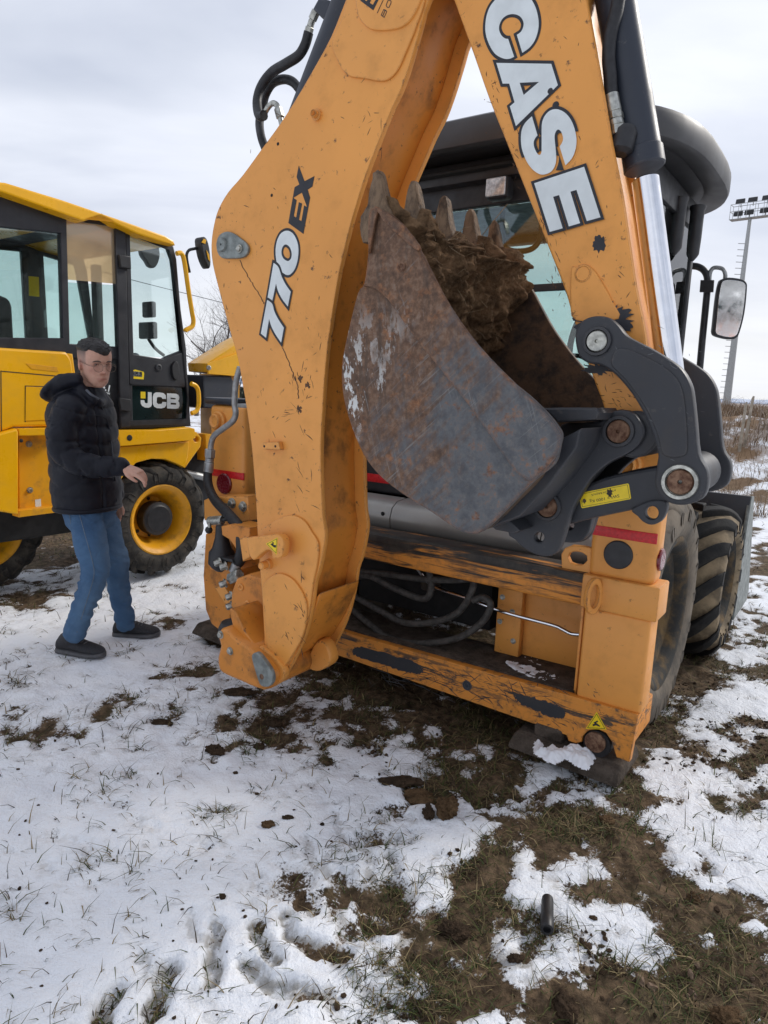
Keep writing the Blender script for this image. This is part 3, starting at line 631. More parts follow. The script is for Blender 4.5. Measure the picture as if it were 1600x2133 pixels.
# curved shell from lip to hinge, 16 mm thick
path = [FA.P(p[0], p[1], VK0) for p in dense([(1150, 925), (1128, 968)] + bk_back[1:] + [(768, 500), (770, 470)], 3, False)]
def shell_strip(path, v0, v1, th):
    P = [np.array(p) for p in path]; nr = []
    for i in range(len(P)):
        t = P[min(i + 1, len(P) - 1)] - P[max(i - 1, 0)]; t = t / np.linalg.norm(t); nr.append(np.array([-t[1], t[0]]))
    cen = np.mean(P, 0)
    V = []; Fc = []
    for i, p in enumerate(P):
        n = nr[i] * (1 if (cen - p) @ nr[i] > 0 else -1)
        q0, q1 = p + n * .004, p + n * (th + .004)
        V += [(q0[0], v0, q0[1]), (q0[0], v1, q0[1]), (q1[0], v1, q1[1]), (q1[0], v0, q1[1])]
    for i in range(len(P) - 1):
        a, b = i * 4, (i + 1) * 4
        for j in range(4): k = (j + 1) % 4; Fc.append((a + j, a + k, b + k, b + j))
    Fc.append((0, 1, 2, 3)); e = (len(P) - 1) * 4; Fc.append((e + 3, e + 2, e + 1, e))
    me = meshdata('shell', V, Fc); bm = bmesh.new(); bm.from_mesh(me); bmesh.ops.recalc_face_normals(bm, faces=bm.faces[:]); bm.to_mesh(me); bm.free(); return me
mk('bucket_shell', shell_strip(path, VK0 + .0225, VK1 - .0225, .016), MT['bucket_inside'], bkt, 60)
zb = lambda p: zz(650, 300, 2.4615, p)
# wear plates on the near side
A('side_wear_plate', zb([(330, 330, 1), (400, 380), (470, 440), (540, 530, 1), (555, 560), (640, 720), (760, 920), (900, 1090), (1050, 1240), (1190, 1380), (1262, 1475), (1270, 1550), (1210, 1650), (1120, 1730, 1), (1050, 1690), (940, 1540), (800, 1340), (650, 1150), (500, 960), (380, 790), (300, 735), (260, 730, 1), (285, 640), (300, 480)]), VK0 - .018, VK0, MT['bucket_steel'], bkt, sm=3, bev=.005)
A('side_cutter', zb([(285, 400), (300, 330), (345, 330), (410, 372), (480, 432), (545, 515), (548, 545), (520, 535), (440, 470), (360, 390), (335, 350), (318, 420), (300, 520), (288, 560)]), VK0 - .032, VK0 - .0185, MT['bucket_steel'], bkt, sm=2, bev=.004)
lathe('bucket_hole', bkt, FA.P3(837, 556, VK0 - .0175), (0, -1, 0), [(0, .012), (.003, .014), (.0045, .010), (.001, .007)], MT['rusty_pin'], 14)
# teeth
tA, tB = FA.P(776, 470, VK0), FA.P(785, 350, VK0)
def tooth(v, wtop, wbase, scale=1.0):
    tip = np.array(tB); base = np.array(tA); d = (tip - base); L = np.linalg.norm(d); d /= L; n = np.array([d[1], -d[0]])
    V = []; Fc = []
    prof = ((-.30, .050, wbase), (0, .060, wbase), (.18, .055, wbase * .95), (.40, .034, wtop * 1.2), (.75, .021, wtop), (.93, .014, wtop * .8), (1.0, .006, wtop * .45))
    for s, hh, ww in prof:
        c = base + d * L * s * scale + n * (.010 - .022 * s)
        for a, b in ((-1, -.75), (-.75, -1), (.75, -1), (1, -.75), (1, .75), (.75, 1), (-.75, 1), (-1, .75)):
            q = c + n * hh * b; V.append((q[0], v + a * ww, q[1]))
    for k in range(len(prof) - 1):
        for i in range(8): j = (i + 1) % 8; Fc.append((k * 8 + i, k * 8 + j, (k + 1) * 8 + j, (k + 1) * 8 + i))
    Fc.append(tuple(range(8))[::-1]); Fc.append(tuple((len(prof) - 1) * 8 + i for i in range(8)))
    me = meshdata('tooth', V, Fc); bm = bmesh.new(); bm.from_mesh(me); bmesh.ops.recalc_face_normals(bm, faces=bm.faces[:]); bmesh.ops.subdivide_edges(bm, edges=bm.edges[:], cuts=1, use_grid_fill=True)
    for w_ in bm.verts: w_.co += Vector((rs.uniform(-1, 1), rs.uniform(-1, 1), rs.uniform(-1, 1))) * .0022
    bm.to_mesh(me); bm.free()
    return mk('tooth', me, MT['tooth_steel'], bkt, 60)
def tooth_mat():
    t = NT('tooth_steel'); n = t.noise(28, 7, .7, t.co((1, 1, .35))); f = t.noise(90, 4); t.col(t.mix(t.rng(n, .36, .62), (.045, .026, .014), (.20, .130, .075))); t.set(rough=.75, metal=.1); t.bump(t.math('ADD', n, f), .6, .008); MT['tooth_steel'] = t.m
tooth_mat()
for k in range(5): tooth(VK0 + .03 + k * (VK1 - VK0 - .06) / 4, .021, .038, 1.0 if k == 0 else 1.12)
# hinge of the bucket
rear = A('bucket_ear', ear, -.622, -.588, GR, bkt, sm=3, bev=.006, holes=[circ(zkp(425, 1278), 10, 16)])
lpe = [FA.P(p[0], p[1], -.622) for p in dense(ear, 3)]
he = [FA.P(*p, -.622) for p in circ(zkp(425, 1278), 10, 16)]
plate_uw('bucket_ear', bkt, [lpe, he], -.335, -.30, GR, .006)
pin(rear, FA, *zkp(835, 735), -.622, 24, MT['rusty_pin'], .010, GR); pin(rear, FA, *zkp(470, 1120), -.622, 22, MT['rusty_pin'], .010, GR)
lathe('hinge_pin', rear, FA.P3(*zkp(835, 735), -.587), (0, 1, 0), [(0, .04), (.25, .04)], GR)
lathe('hinge_pin', rear, FA.P3(*zkp(470, 1120), -.587), (0, 1, 0), [(0, .04), (.25, .04)], GR)
A('ear_crossbar', zk([(445, 615), (560, 612), (720, 615), (735, 640), (720, 675), (520, 690)]), -.75, -.15, MT['grey_paint'], bkt, bev=.006)
A('ear_gusset', zk([(170, 1215), (260, 1175), (330, 1245), (300, 1260), (200, 1240)]), -.72, -.18, GR, bkt, bev=.005)
A('hinge_back', zk([(545, 770), (640, 720), (620, 820), (470, 1020), (330, 1170), (180, 1230), (240, 1130), (400, 950)]), -.80, -.10, GR, bkt, bev=.005)
bar = A('bucket_link', zk([(1040, 905), (1025, 918), (820, 955), (690, 1000), (600, 1060), (470, 1060), (410, 1120), (440, 1190), (560, 1215), (700, 1182), (900, 1140), (1075, 1105), (1190, 1060), (1200, 960), (1130, 910)]), -.575, -.355, GR, sm=3, bev=.01)
hk = A('lifting_tab', zk([(900, 1135), (930, 1170), (960, 1200), (1000, 1215), (1045, 1200), (1072, 1160), (1078, 1100), (1000, 1090)]), -.585, -.555, GR, bar, sm=3, bev=.004, holes=[circ(zkp(1003, 1153), 14, 18)])
A('link_tab', zk([(560, 1160), (690, 1150), (690, 1220), (670, 1270), (630, 1302), (570, 1305), (530, 1290), (530, 1220)]), -.44, -.40, GR, bar, sm=3, bev=.004, holes=[circ(zkp(582, 1218), 9, 16)])
st = decal('load_sticker', bar, FA, zz(1190, 990, 11.4286, [(180, 455), (205, 425), (1340, 195), (1372, 215), (1425, 540), (1405, 568), (270, 785), (240, 765)]), -.575, MT['sticker_yellow'], th=.0012)
decal('sticker_border', st, FA, zz(1190, 990, 11.4286, [(205, 450), (1340, 222), (1395, 545), (265, 755)]), -.5762, MT['ink'], [zz(1190, 990, 11.4286, [(212, 458), (1332, 232), (1386, 540), (270, 745)])], th=.0004)
def text_on(parent, fr, body, pc, pe, v, hpx, mat, name='lettering', bold=.0, sx=1.0):
    """lettering centred on pixel pc; pe is a pixel along its baseline direction"""
    c = Vector(fr.P3(*pc, v)); e = Vector(fr.P3(*pe, v)); xa = (e - c).normalized(); za = Vector((0, -1, 0)); ya = za.cross(xa)
    s = fr.r(*pc, v, hpx) / .70
    me = text_me(body, 1.0, bold); M4 = Matrix(((xa.x * s * sx, ya.x * s, za.x * s, c.x), (xa.y * s * sx, ya.y * s, za.y * s, c.y), (xa.z * s * sx, ya.z * s, za.z * s, c.z), (0, 0, 0, 1)))
    place_me(me, M4); return mk(name, me, mat, parent, 0)
zs = lambda x, y: (1190 + x / 11.4286, 990 + y / 11.4286)
text_on(st, FA, 'SWL= 1000 Kg', zs(790, 555), zs(400, 635), -.5766, 6.2, MT['ink'], sx=1.15)
text_on(st, FA, 'ATTACH RADIUS', zs(770, 410), zs(400, 485), -.5766, 4.2, MT['ink'], sx=1.15)
blotch(st, 1270, 1027, 6, -.5766, MT['bucket_inside'], jag=.4, sx=.9, sy=1.4); blotch(st, 1217, 1044, 4, -.5766, MT['bucket_inside'], jag=.4)
# soil packed between the teeth
def soil_mass():
    nv, ns = 150, 110
    prof = [FA.P(p[0], p[1], VK0) for p in dense([(790, 425), (784, 470), (782, 530), (775, 590), (758, 650), (742, 720), (735, 800), (745, 860)], 14, False)]
    P = np.array(prof); idx = np.linspace(0, len(P) - 1, ns); P = np.stack([np.interp(idx, range(len(P)), P[:, i]) for i in (0, 1)], 1)
    t = np.gradient(P, axis=0); t /= np.linalg.norm(t, axis=1)[:, None]; nn = np.stack([-t[:, 1], t[:, 0]], 1)
    if nn[:, 0].mean() < 0: nn = -nn
    vv = np.linspace(VK0 + .024, VK1 - .024, nv)
    S, VV = np.meshgrid(np.linspace(0, 1, ns), vv, indexing='ij')
    b = fbm(S * 7, VV * 10, 0, 5, 5, .6); b2 = fbm(S * 30, VV * 34, 3, 9, 3, .6)
    tooth_ph = np.cos((VV - VK0 - .03) / ((VK1 - VK0 - .06) / 4) * 2 * math.pi)
    th = .085 + .075 * b + .035 * b2
    th *= np.clip(1.25 - S * .9, .25, 1.2)
    th *= .40 + .60 * sstep(0, .12, S - (.03 - .03 * tooth_ph) - .03 * b)
    th += .045 * sstep(.55, .9, (VV - VK0) / (VK1 - VK0)) * sstep(.85, .25, S)
    th[0, :] *= .2
    top = (.028 - .17 * (1 - tooth_ph) * .5 + .06 * b)[0]
    V = []
    for i in range(ns):
        for j in range(nv):
            q = P[i] + nn[i] * max(th[i, j], -.01) + np.array([0, 1]) * top[j] * max(0, 1 - i / 14)
            V.append((q[0], vv[j], q[1]))
    Fc = [(i * nv + j, i * nv + j + 1, (i + 1) * nv + j + 1, (i + 1) * nv + j) for i in range(ns - 1) for j in range(nv - 1)]
    base = len(V)
    for i in range(ns):
        for j in (0, nv - 1):
            q = P[i] + np.array([0, 1]) * top[j] * max(0, 1 - i / 14); V.append((q[0] - .01, vv[j], q[1]))
    for i in range(ns - 1):
        for c, j in ((0, 0), (1, nv - 1)): Fc.append((i * nv + j, (i + 1) * nv + j, base + (i + 1) * 2 + c, base + i * 2 + c))
    # underside of the upper rim so that the clod is closed over the lip
    b2_ = len(V)
    for j in range(nv):
        q = P[6] - nn[6] * .004; V.append((q[0], vv[j], q[1]))
    for j in range(nv - 1): Fc.append((j, b2_ + j, b2_ + j + 1, j + 1))
    me = meshdata('soil', V, Fc); o = mk('packed_soil', me, MT['bucket_soil'], None, 0); me.shade_smooth()
    o.matrix_world = case.matrix_world
    o.location = FA.o; o.rotation_euler = (0, 0, -FA.yaw)
    return tag(o, 'brown soil and roots packed behind the teeth inside the bucket', 'soil', kind='stuff')
soil_mass()
def bucket_roots():
    V = []; Fc = []
    R_ = random.Random(11)
    for k in range(110):
        v = R_.uniform(VK0 + .05, VK1 - .04); s = R_.uniform(0, 1)
        p = np.array(FA.P(782 - 30 * s, 440 + 230 * s, VK0)) + np.array([.05 + R_.random() * .05, R_.uniform(-.02, .03)])
        q = [Vector((p[0], v, p[1]))]; d = Vector((R_.uniform(-.2, 1), R_.uniform(-1, 1), R_.uniform(-1, .8))).normalized()
        for i in range(4): d = (d + Vector((R_.uniform(-1, 1), R_.uniform(-1, 1), R_.uniform(-1.2, .8))) * .5).normalized(); q.append(q[-1] + d * R_.uniform(.008, .030))
        a, b = tube_vf(q, R_.uniform(.0006, .0012), 4, len(V)); V += a; Fc += b
    q = spline3([FA.P3(1010, 545, -.1), FA.P3(985, 520, -.12), FA.P3(1005, 490, -.14), FA.P3(1057, 425, -.18)], 5)
    a, b = tube_vf(q, .0016, 5, len(V)); V += a; Fc += b
    o = mk('dry_roots', meshdata('roots', V, Fc), simple('straw_root', (.23, .16, .09), .8, var=.4), None, 60); o.location = FA.o; o.rotation_euler = (0, 0, -FA.yaw)
    tag(o, 'thin dry roots and straw sticking out of the soil in the bucket', 'roots', kind='stuff')
bucket_roots()
# ---- rear frame: posts, rails, sill
def post(u0, u1, v1, side):
    p = box('stabiliser_post', case, (u0, 0, .80), (u1, v1, 1.375), ORC, .028, 3)
    box('post_collar', p, (u0 - .012, -.016, .672), (u1 + (.03 if side > 0 else .012), v1 + .01, .808), ORC, .008)
    box('post_leg', p, (u0 + .004, -.004, .285), (u1 - .004 + (.012 if side > 0 else 0), v1, .674), ORC, .014, 3)
    box('reflective_tape', p, (u0 + .002, -.0022, .968), (u1 - .004, .004, 1.008), MT['red_tape'], .001)
    return p
pr = post(-.243, .012, .125, 1)
pl = post(-2.49, -2.20, .20, -1)
lathe('round_lens', pr, (-.128, .002, .905), (0, -1, 0), [(0, .056), (.006, .056), (.010, .052), (.011, .0)], MT['black_plastic'], 32)
lathe('round_lens', pl, (-2.36, .002, .932), (0, -1, 0), [(0, .060), (.010, .060), (.016, .054), (.017, .0)], MT['red_lens'], 32)
lathe('round_lens', pr, (.011, .062, .90), (1, 0, 0), [(0, .044), (.008, .044), (.013, .038), (.014, 0)], MT['red_lens'], 32)
for q, u in ((pr, -.128), (pl, -2.40)):
    lathe('pivot_bush', q, (u, .002, 1.255 if u > -1 else 1.285), (0, -1, 0), [(0, .055), (.02, .055), (.026, .048), (.026, .040), (.045, .040), (.05, .034), (.042, .022), (.044, 0)], ORC, 28)
    box('post_cap', q, (u - .13, -.006, 1.377), (u + .13, .206, 1.415), BG_, .012)
# top rail between the posts
rail = box('cross_rail', case, (-2.22, .0, .668), (-.228, .15, .81), MT['worn_beam'], .016, 3)
box('rail_flange', rail, (-2.22, -.014, .765), (-.25, .0, .806), MT['worn_beam'], .008)
A('lifting_lug', [(1170, 1190), (1169, 1155), (1176, 1142), (1192, 1136), (1215, 1138), (1232, 1142), (1230, 1197), (1200, 1200)], .012, .04, ORC, rail, sm=0, bev=.004, holes=[[(1183, 1160), (1187, 1152), (1198, 1149), (1212, 1151), (1222, 1158), (1223, 1168), (1214, 1177), (1200, 1177), (1188, 1172)]])
def oval_ring(name, parent, c, hu, hw, th, mat, ax):
    pts = [(hu * math.cos(t), hw * math.sin(t)) for t in np.linspace(0, 2 * math.pi, 24, endpoint=False)]
    hol = [(hu * .55 * math.cos(t), hw * .66 * math.sin(t)) for t in np.linspace(0, 2 * math.pi, 24, endpoint=False)]
    me = sheet2d(name, [pts, hol], th / 2, .003); place_me(me, Matrix.Translation(c) @ ax); return mk(name, me, mat, parent)
oval_ring('tow_eye', pr, Vector((-.195, -.045, .735)), .042, .074, .02, OR, Matrix.Rotation(math.radians(90), 4, 'X') @ Matrix.Rotation(math.radians(62), 4, 'Y'))
# sill along the ground
sill_out = [(560, 1268), (745, 1325), (1190, 1450), (1330, 1490), (1311, 1588), (1284, 1578), (1274, 1545), (1262, 1527), (1245, 1519), (1226, 1522), (1214, 1534), (1212, 1546), (1200, 1549), (1184, 1544), (1180, 1532), (735, 1376), (560, 1318)]
sill = A('sill_plate', sill_out, -.02, .02, MT['worn_low'], bev=.004)
box('sill_box', sill, (-2.45, .0205, .13), (-.005, .30, .262), MT['worn_low'], .006)
lathe('foot_pin', sill, FA.P3(1244, 1541, .0), (0, 1, 0), [(-.035, .030), (-.03, .042), (.16, .042)], MT['rusty_pin'], 24)
lathe('pin_collar', sill, FA.P3(1247, 1545, .0), (0, 1, 0), [(-.018, .052), (-.022, .056), (.02, .058)], MT['black_plastic'], 24)
lathe('plug', sill, FA.P3(973, 1428, -.02), (0, -1, 0), [(0, .024), (.003, .022), (.002, .012), (.004, .010), (.004, 0)], MT['blue_grey_paint'], 18)
tri_sign(sill, FA, [(1220, 1518), (1243, 1483), (1264, 1520)], -.0203, [[(-8, 2), (0, -1), (8, 5), (7, 7), (-1, 4), (-7, 6)], [(-6, -2), (2, -6), (4, -4), (-3, 1)]])
def streak(parent, pts, v, mat):
    q = dense(pts, 9); R_ = random.Random(len(q)); decal('paint_smudge', parent, FA, [(x + R_.gauss(0, 1.5), y + R_.gauss(0, 1.3)) for x, y in q], v, mat, th=.0006)
scratches(sill, FA, -.0202, [(900, 1410, 70, 10, 40, .32, 40), (1050, 1450, 60, 12, 50, .32, 40), (1000, 1420, 120, 14, 50, .32, 14), (1240, 1500, 30, 30, 20, .8, 9), (1150, 1500, 40, 14, 24, .3, 18)], MT['grey_paint'], 12)
streak(sill, [(738, 1350), (760, 1350), (800, 1360), (850, 1374), (876, 1386), (882, 1397), (870, 1404), (840, 1398), (790, 1382), (740, 1366)], -.0201, MT['grey_paint'])
streak(sill, [(1075, 1447), (1110, 1452), (1150, 1466), (1172, 1476), (1178, 1488), (1168, 1497), (1145, 1492), (1110, 1478), (1080, 1462)], -.0201, MT['grey_paint'])
# stabiliser feet on the ground
def foot(u0, u1, w0, name='stabiliser_foot'):
    V = [(u0, -.10, w0 + .01), (u1, -.10, w0), (u1, .22, w0), (u0, .22, w0 + .01), (u0 + .02, -.06, w0 + .075), (u1 - .01, -.07, w0 + .06), (u1 - .01, .2, w0 + .06), (u0 + .02, .2, w0 + .075)]
    return hexa(name, case, V, MT['foot_steel'], .016)
ft = foot(-.49, -.01, .0)
foot(-2.56, -2.2, .0)
box('foot_socket', ft, (-.40, -.03, .06), (-.27, .15, .13), MT['foot_steel'], .02)
# shelf behind the sill, back panel on the right, dark inside
A('shelf', [(560, 1262), (745, 1322), (1195, 1447), (1195, 1440), (745, 1316), (560, 1255)], .02, .30, MT['foot_steel'], sill, bev=.001)
bp = box('back_panel', case, (-.705, .27, .255), (-.25, .29, .67), ORC, .004)
box('panel_flange', bp, (-.725, .225, .262), (-.60, .268, .668), ORC, .005)
for u, w in ((-.70, .56), (-.705, .44), (-.645, .50), (-.63, .36)): bolt('bolt', bp, (u, .224, w), (0, -1, 0), .009, MT['zinc'])
box('post_web', bp, (-.262, .03, .27), (-.25, .27, .66), ORC, .003)
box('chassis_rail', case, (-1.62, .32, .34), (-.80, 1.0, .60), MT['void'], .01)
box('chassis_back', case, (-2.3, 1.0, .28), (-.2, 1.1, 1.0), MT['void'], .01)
box('axle', case, (-2.2, .84, .46), (-.45, 1.02, .62), MT['black_plastic'], .06, 3)
# hoses looping through the frame
for pts in ([(735, 1205), (770, 1200), (820, 1225), (880, 1247), (898, 1228), (890, 1180), (860, 1170)], [(735, 1240), (780, 1265), (840, 1296), (900, 1296), (955, 1275), (985, 1225), (980, 1195), (950, 1190)], [(735, 1270), (770, 1300), (810, 1328), (870, 1340), (950, 1330), (1000, 1300), (1022, 1265), (1010, 1245), (985, 1250)], [(735, 1190), (800, 1195), (870, 1205), (940, 1208), (985, 1205)]):
    tube('hydraulic_hose', case, [FA.P3(x, y, .08 + .05 * (i == 0)) for i, (x, y) in enumerate(pts)], .0165, MT['dusty_hose'], 12)
tube('brake_pipe', case, [FA.P3(x, y, .16) for x, y in ((880, 1195), (905, 1222), (970, 1245), (1050, 1275), (1150, 1302), (1170, 1310), (1190, 1320), (1207, 1322))], .0085, MT['chrome'], 10)
tube('brake_pipe', case, [FA.P3(x, y, .20) for x, y in ((870, 1185), (895, 1215), (940, 1235), (985, 1248), (1015, 1253))], .0085, MT['galvanised'], 10)
box('valve_lump', case, (-1.16, .22, .50), (-1.08, .32, .58), MT['foot_steel'], .02, 3)
# silver valance above the rail
def valance(u0, u1):
    prof = [(.30, .755), (.272, .79), (.268, .835), (.285, .885), (.33, .915), (.42, .925)]
    V = [(u0, v, w) for v, w in prof] + [(u1, v, w) for v, w in prof] + [(u0, .45, .75), (u1, .45, .75)]; n = len(prof)
    Fc = [(i, i + 1, n + i + 1, n + i) for i in range(n - 1)] + [(0, n, 2 * n + 1, 2 * n)] + [tuple(range(n))[::-1] + (2 * n,)] + [tuple(range(n, 2 * n)) + (2 * n + 1,)]
    me = meshdata('valance', V, Fc); bm = bmesh.new(); bm.from_mesh(me); bmesh.ops.recalc_face_normals(bm, faces=bm.faces[:]); bm.to_mesh(me); bm.free(); return mk('valance_panel', me, MT['silver_panel'], case, 50)
for a, b in ((-2.2, -1.394), (-1.388, -.56), (-.554, -.20)): valance(a, b)
lathe('plug', case, (-1.44, .271, .85), (0, -1, 0), [(0, .012), (.003, .010), (.003, 0)], MT['void'], 14)
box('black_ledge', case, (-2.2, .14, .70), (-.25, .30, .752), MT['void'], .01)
# cab rear skirt with red line
sk = box('cab_skirt', case, (-2.08, .44, .927), (-.36, .56, 1.22), MT['black_plastic'], .02)
box('red_stripe', sk, (-2.06, .436, .985), (-.38, .446, 1.03), MT['red_tape'], .001)
# ---- wheels
def lug_me(R, w, sgn, h, ang, wid):
    """one tread bar from the middle of the tread to its shoulder, wheel axis along u"""
    V = []; Fc = []; n = 7
    for i in range(n):
        s = i / (n - 1); u = sgn * w * (.02 + .52 * s); a = ang * (s ** 1.15); hh = h * (1 - .12 * s)
        rr = R - .035 * s ** 4 * 2.2
        wd = wid * (1 - .1 * s)
        for da, dr in ((-wd / 2, -.05), (-wd / 2 * .8, hh), (wd / 2 * .8, hh), (wd / 2, -.05)):
            t = a + da / R; V.append((u, (rr + dr) * math.sin(t), (rr + dr) * math.cos(t)))
    # shoulder drop
    u = sgn * w * .53; a = ang
    for da, dr in ((-wid * .5, -.10), (-wid * .36, -.045), (wid * .36, -.045), (wid * .5, -.10)):
        t = a * 1.02 + da / R; V.append((u, (R + dr) * math.sin(t), (R + dr) * math.cos(t)))
    for i in range(n):
        for j in range(3): Fc.append((i * 4 + j, i * 4 + j + 1, (i + 1) * 4 + j + 1, (i + 1) * 4 + j))
    Fc.append((0, 1, 2, 3)); Fc.append((n * 4 + 3, n * 4 + 2, n * 4 + 1, n * 4))
    me = meshdata('lug', V, Fc); bm = bmesh.new(); bm.from_mesh(me); bmesh.ops.recalc_face_normals(bm, faces=bm.faces[:]); bmesh.ops.bevel(bm, geom=[e for e in bm.edges if not e.is_boundary], offset=.006, segments=1, affect='EDGES'); bm.to_mesh(me); bm.free(); return me
def wheel(parent, c, R, w, rim, tmat, lmat, rmat, nl=18, h=.03, ang=.35, dish=.06, lugs=True, hub=None, face=1, lw=.05):
    """c: wheel centre; axis along u; face: which side of the axis is outward"""
    wh = bpy.data.objects.new('wheel', None); COL.objects.link(wh); wh.parent = parent; wh.empty_display_size = .1
    Rb = R - h
    prof = [(-.40, rim), (-.47, rim + .02), (-.53, rim + (Rb - rim) * .35), (-.52, rim + (Rb - rim) * .7), (-.47, Rb - .03), (-.40, Rb - .008), (-.2, Rb), (0, Rb + .003)]
    prof = prof + [(-a, b) for a, b in prof[-2::-1]]
    lathe('tyre', wh, c, (1, 0, 0), [(a * w, b) for a, b in prof], tmat, 56, 50, False)
    f = face
    lathe('rim', wh, c, (f, 0, 0), [(.43 * w, rim + .004), (.455 * w, rim + .012), (.465 * w, rim), (.44 * w, rim - .014), (.40 * w, rim - .03), (.33 * w, rim - .045), (.20 * w, rim - .055), (.20 * w - dish * .3, rim * .72), (.20 * w - dish, rim * .62), (.20 * w - dish, 0)], rmat, 44, 35, False)
    if hub: lathe('hub', wh, c, (f, 0, 0), [(.0, rim * .5), (.28 * w, rim * .5), (.31 * w, rim * .47), (.32 * w, rim * .40), (.335 * w, rim * .38), (.34 * w, 0)], hub, 28)
    for i in range(8):
        t = 2 * math.pi * i / 8; bolt('wheel_nut', wh, (c[0] + f * (.20 * w - dish + .002), c[1] + rim * .55 * math.sin(t), c[2] + rim * .55 * math.cos(t)), (f, 0, 0), .010, MT['black_plastic'])
    if lugs:
        for sg in (-1, 1):
            me = lug_me(Rb, w, sg, h, ang, lw); me.materials.append(lmat); me.shade_smooth(); me.set_sharp_from_angle(angle=math.radians(35))
            for i in range(nl):
                o = bpy.data.objects.new('lug', me); COL.objects.link(o); o.parent = wh; o.location = c
                o.rotation_euler = (-(2 * math.pi * (i + (.5 if sg > 0 else 0)) / nl), 0, 0)
    return wh
WR, TD = .575, MT['tyre_dusty']
wheel(case, (-.150, .675, WR - .06), WR, .22, .355, TD, TD, MT['rim_dusty'], 18, .03, .4, lw=.06)
wheel(case, (-2.19, .93, WR - .10), WR, .44, .37, TD, TD, MT['rim_dusty'], 18, .03, .4, lugs=False, face=-1)
wheel(case, (-.145, 1.84, .425), .47, .36, .27, MT['tyre_muddy'], MT['tyre_lug'], MT['rim_dusty'], 13, .045, .42, lw=.115)
wheel(case, (-2.25, 1.84, .425), .47, .36, .27, TD, MT['tyre_lug'], MT['rim_dusty'], 15, .034, .42, lugs=False, face=-1)
# ---- loader bucket at the far end
ldr = box('loader_bucket', case, (-2.52, 2.52, .70), (.01, 2.55, .885), GR, .006)
hexa('loader_back', ldr, [(-2.52, 2.44, .06), (.0, 2.44, .06), (.0, 2.47, .06), (-2.52, 2.47, .06), (-2.52, 2.52, .70), (.0, 2.52, .70), (.0, 2.55, .70), (-2.52, 2.55, .70)], GR, .004)
for u in (-2.52, .002):
    me = sheet2d('side', [[(2.45, .03), (3.05, .03), (3.10, .10), (2.66, .87), (2.53, .885), (2.50, .70)]], .012, .003)
    place_me(me, Matrix.Translation((u, 0, 0)) @ Matrix(((0, 0, 1, 0), (1, 0, 0, 0), (0, 1, 0, 0), (0, 0, 0, 1)))); mk('loader_side', me, MT['grey_zinc_plate'], ldr)
box('loader_floor', ldr, (-2.5, 2.45, .02), (-.01, 3.1, .04), GR, .003)
for u in (-1.95, -.55): hexa('loader_arm', case, [(u - .05, 1.5, 1.0), (u + .05, 1.5, 1.0), (u + .05, 1.5, 1.2), (u - .05, 1.5, 1.2), (u - .05, 2.44, .35), (u + .05, 2.44, .35), (u + .05, 2.44, .52), (u - .05, 2.44, .52)], ORC, .01)
box('bonnet', case, (-1.6, 1.7, .6), (-.85, 2.35, 1.42), ORC, .08, 4)
# ---- cab
CU0, CU1, CV0, CV1, CW0, CW1 = -2.06, -.375, .55, 1.72, 1.05, 2.50
cab = box('cab_floor', case, (CU0, CV0, .98), (CU1, CV1, 1.05), MT['black_plastic'], .01)
def pillar(a, b, r=.04): 
    return hexa('cab_pillar', cab, [(a[0] - r, a[1] - r, a[2]), (a[0] + r, a[1] - r, a[2]), (a[0] + r, a[1] + r, a[2]), (a[0] - r, a[1] + r, a[2]), (b[0] - r, b[1] - r, b[2]), (b[0] + r, b[1] - r, b[2]), (b[0] + r, b[1] + r, b[2]), (b[0] - r, b[1] + r, b[2])], MT['black_plastic'], .012)
for u in (CU0, CU1):
    pillar((u, CV0, CW0), (u, CV0, CW1 + .04)); pillar((u, CV1, CW0), (u, CV1 - .05, CW1 + .04), .026)
box('rear_header', cab, (CU0, CV0 - .03, 2.40), (CU1 - .005, CV0 + .05, 2.60), MT['black_plastic'], .012)
box('rear_rail', cab, (CU0, CV0 - .02, 1.05), (CU1 - .005, CV0 + .04, 1.24), MT['black_plastic'], .012)
box('rear_glass', cab, (CU0 + .042, CV0 + .0, 1.242), (CU1 - .042, CV0 + .006, 2.398), MT['cab_glass'], 0)
box('rear_window_bar', cab, (CU0 + .042, CV0 - .012, 1.985), (CU1 - .042, CV0 - .001, 2.02), MT['black_plastic'], .004)
box('windscreen', cab, (CU0 + .042, CV1 - .03, 1.30), (CU1 - .042, CV1 - .024, 2.46), MT['cab_glass_clear'], 0)
box('front_header', cab, (CU0, CV1 - .09, 2.46), (CU1, CV1, 2.60), MT['black_plastic'], .01)
box('front_cowl', cab, (CU0, CV1 - .03, 1.05), (CU1, CV1 + .05, 1.30), MT['black_plastic'], .02)
for u, s in ((CU0, -1), (CU1, 1)):
    box('side_glass', cab, (u + s * .010, CV0 + .045, 1.20), (u + s * .014, CV1 - .045, 2.44), MT['cab_glass_clear'], 0)
    box('side_sill', cab, (u - .03, CV0 + .042, 1.05), (u + .03, CV1 - .042, 1.20), MT['black_plastic'], .01)
    box('side_header', cab, (u - .03, CV0 + .042, 2.44), (u + .03, CV1 - .042, 2.58), MT['black_plastic'], .01)
    box('door_edge', cab, (u - .012, CV1 - .055, 1.20), (u + .022, CV1 - .035, 2.44), MT['dark_plastic'], .006)
    box('door_edge', cab, (u - .012, CV0 + .05, 1.20), (u + .030, CV0 + .075, 2.44), MT['dark_plastic'], .006)
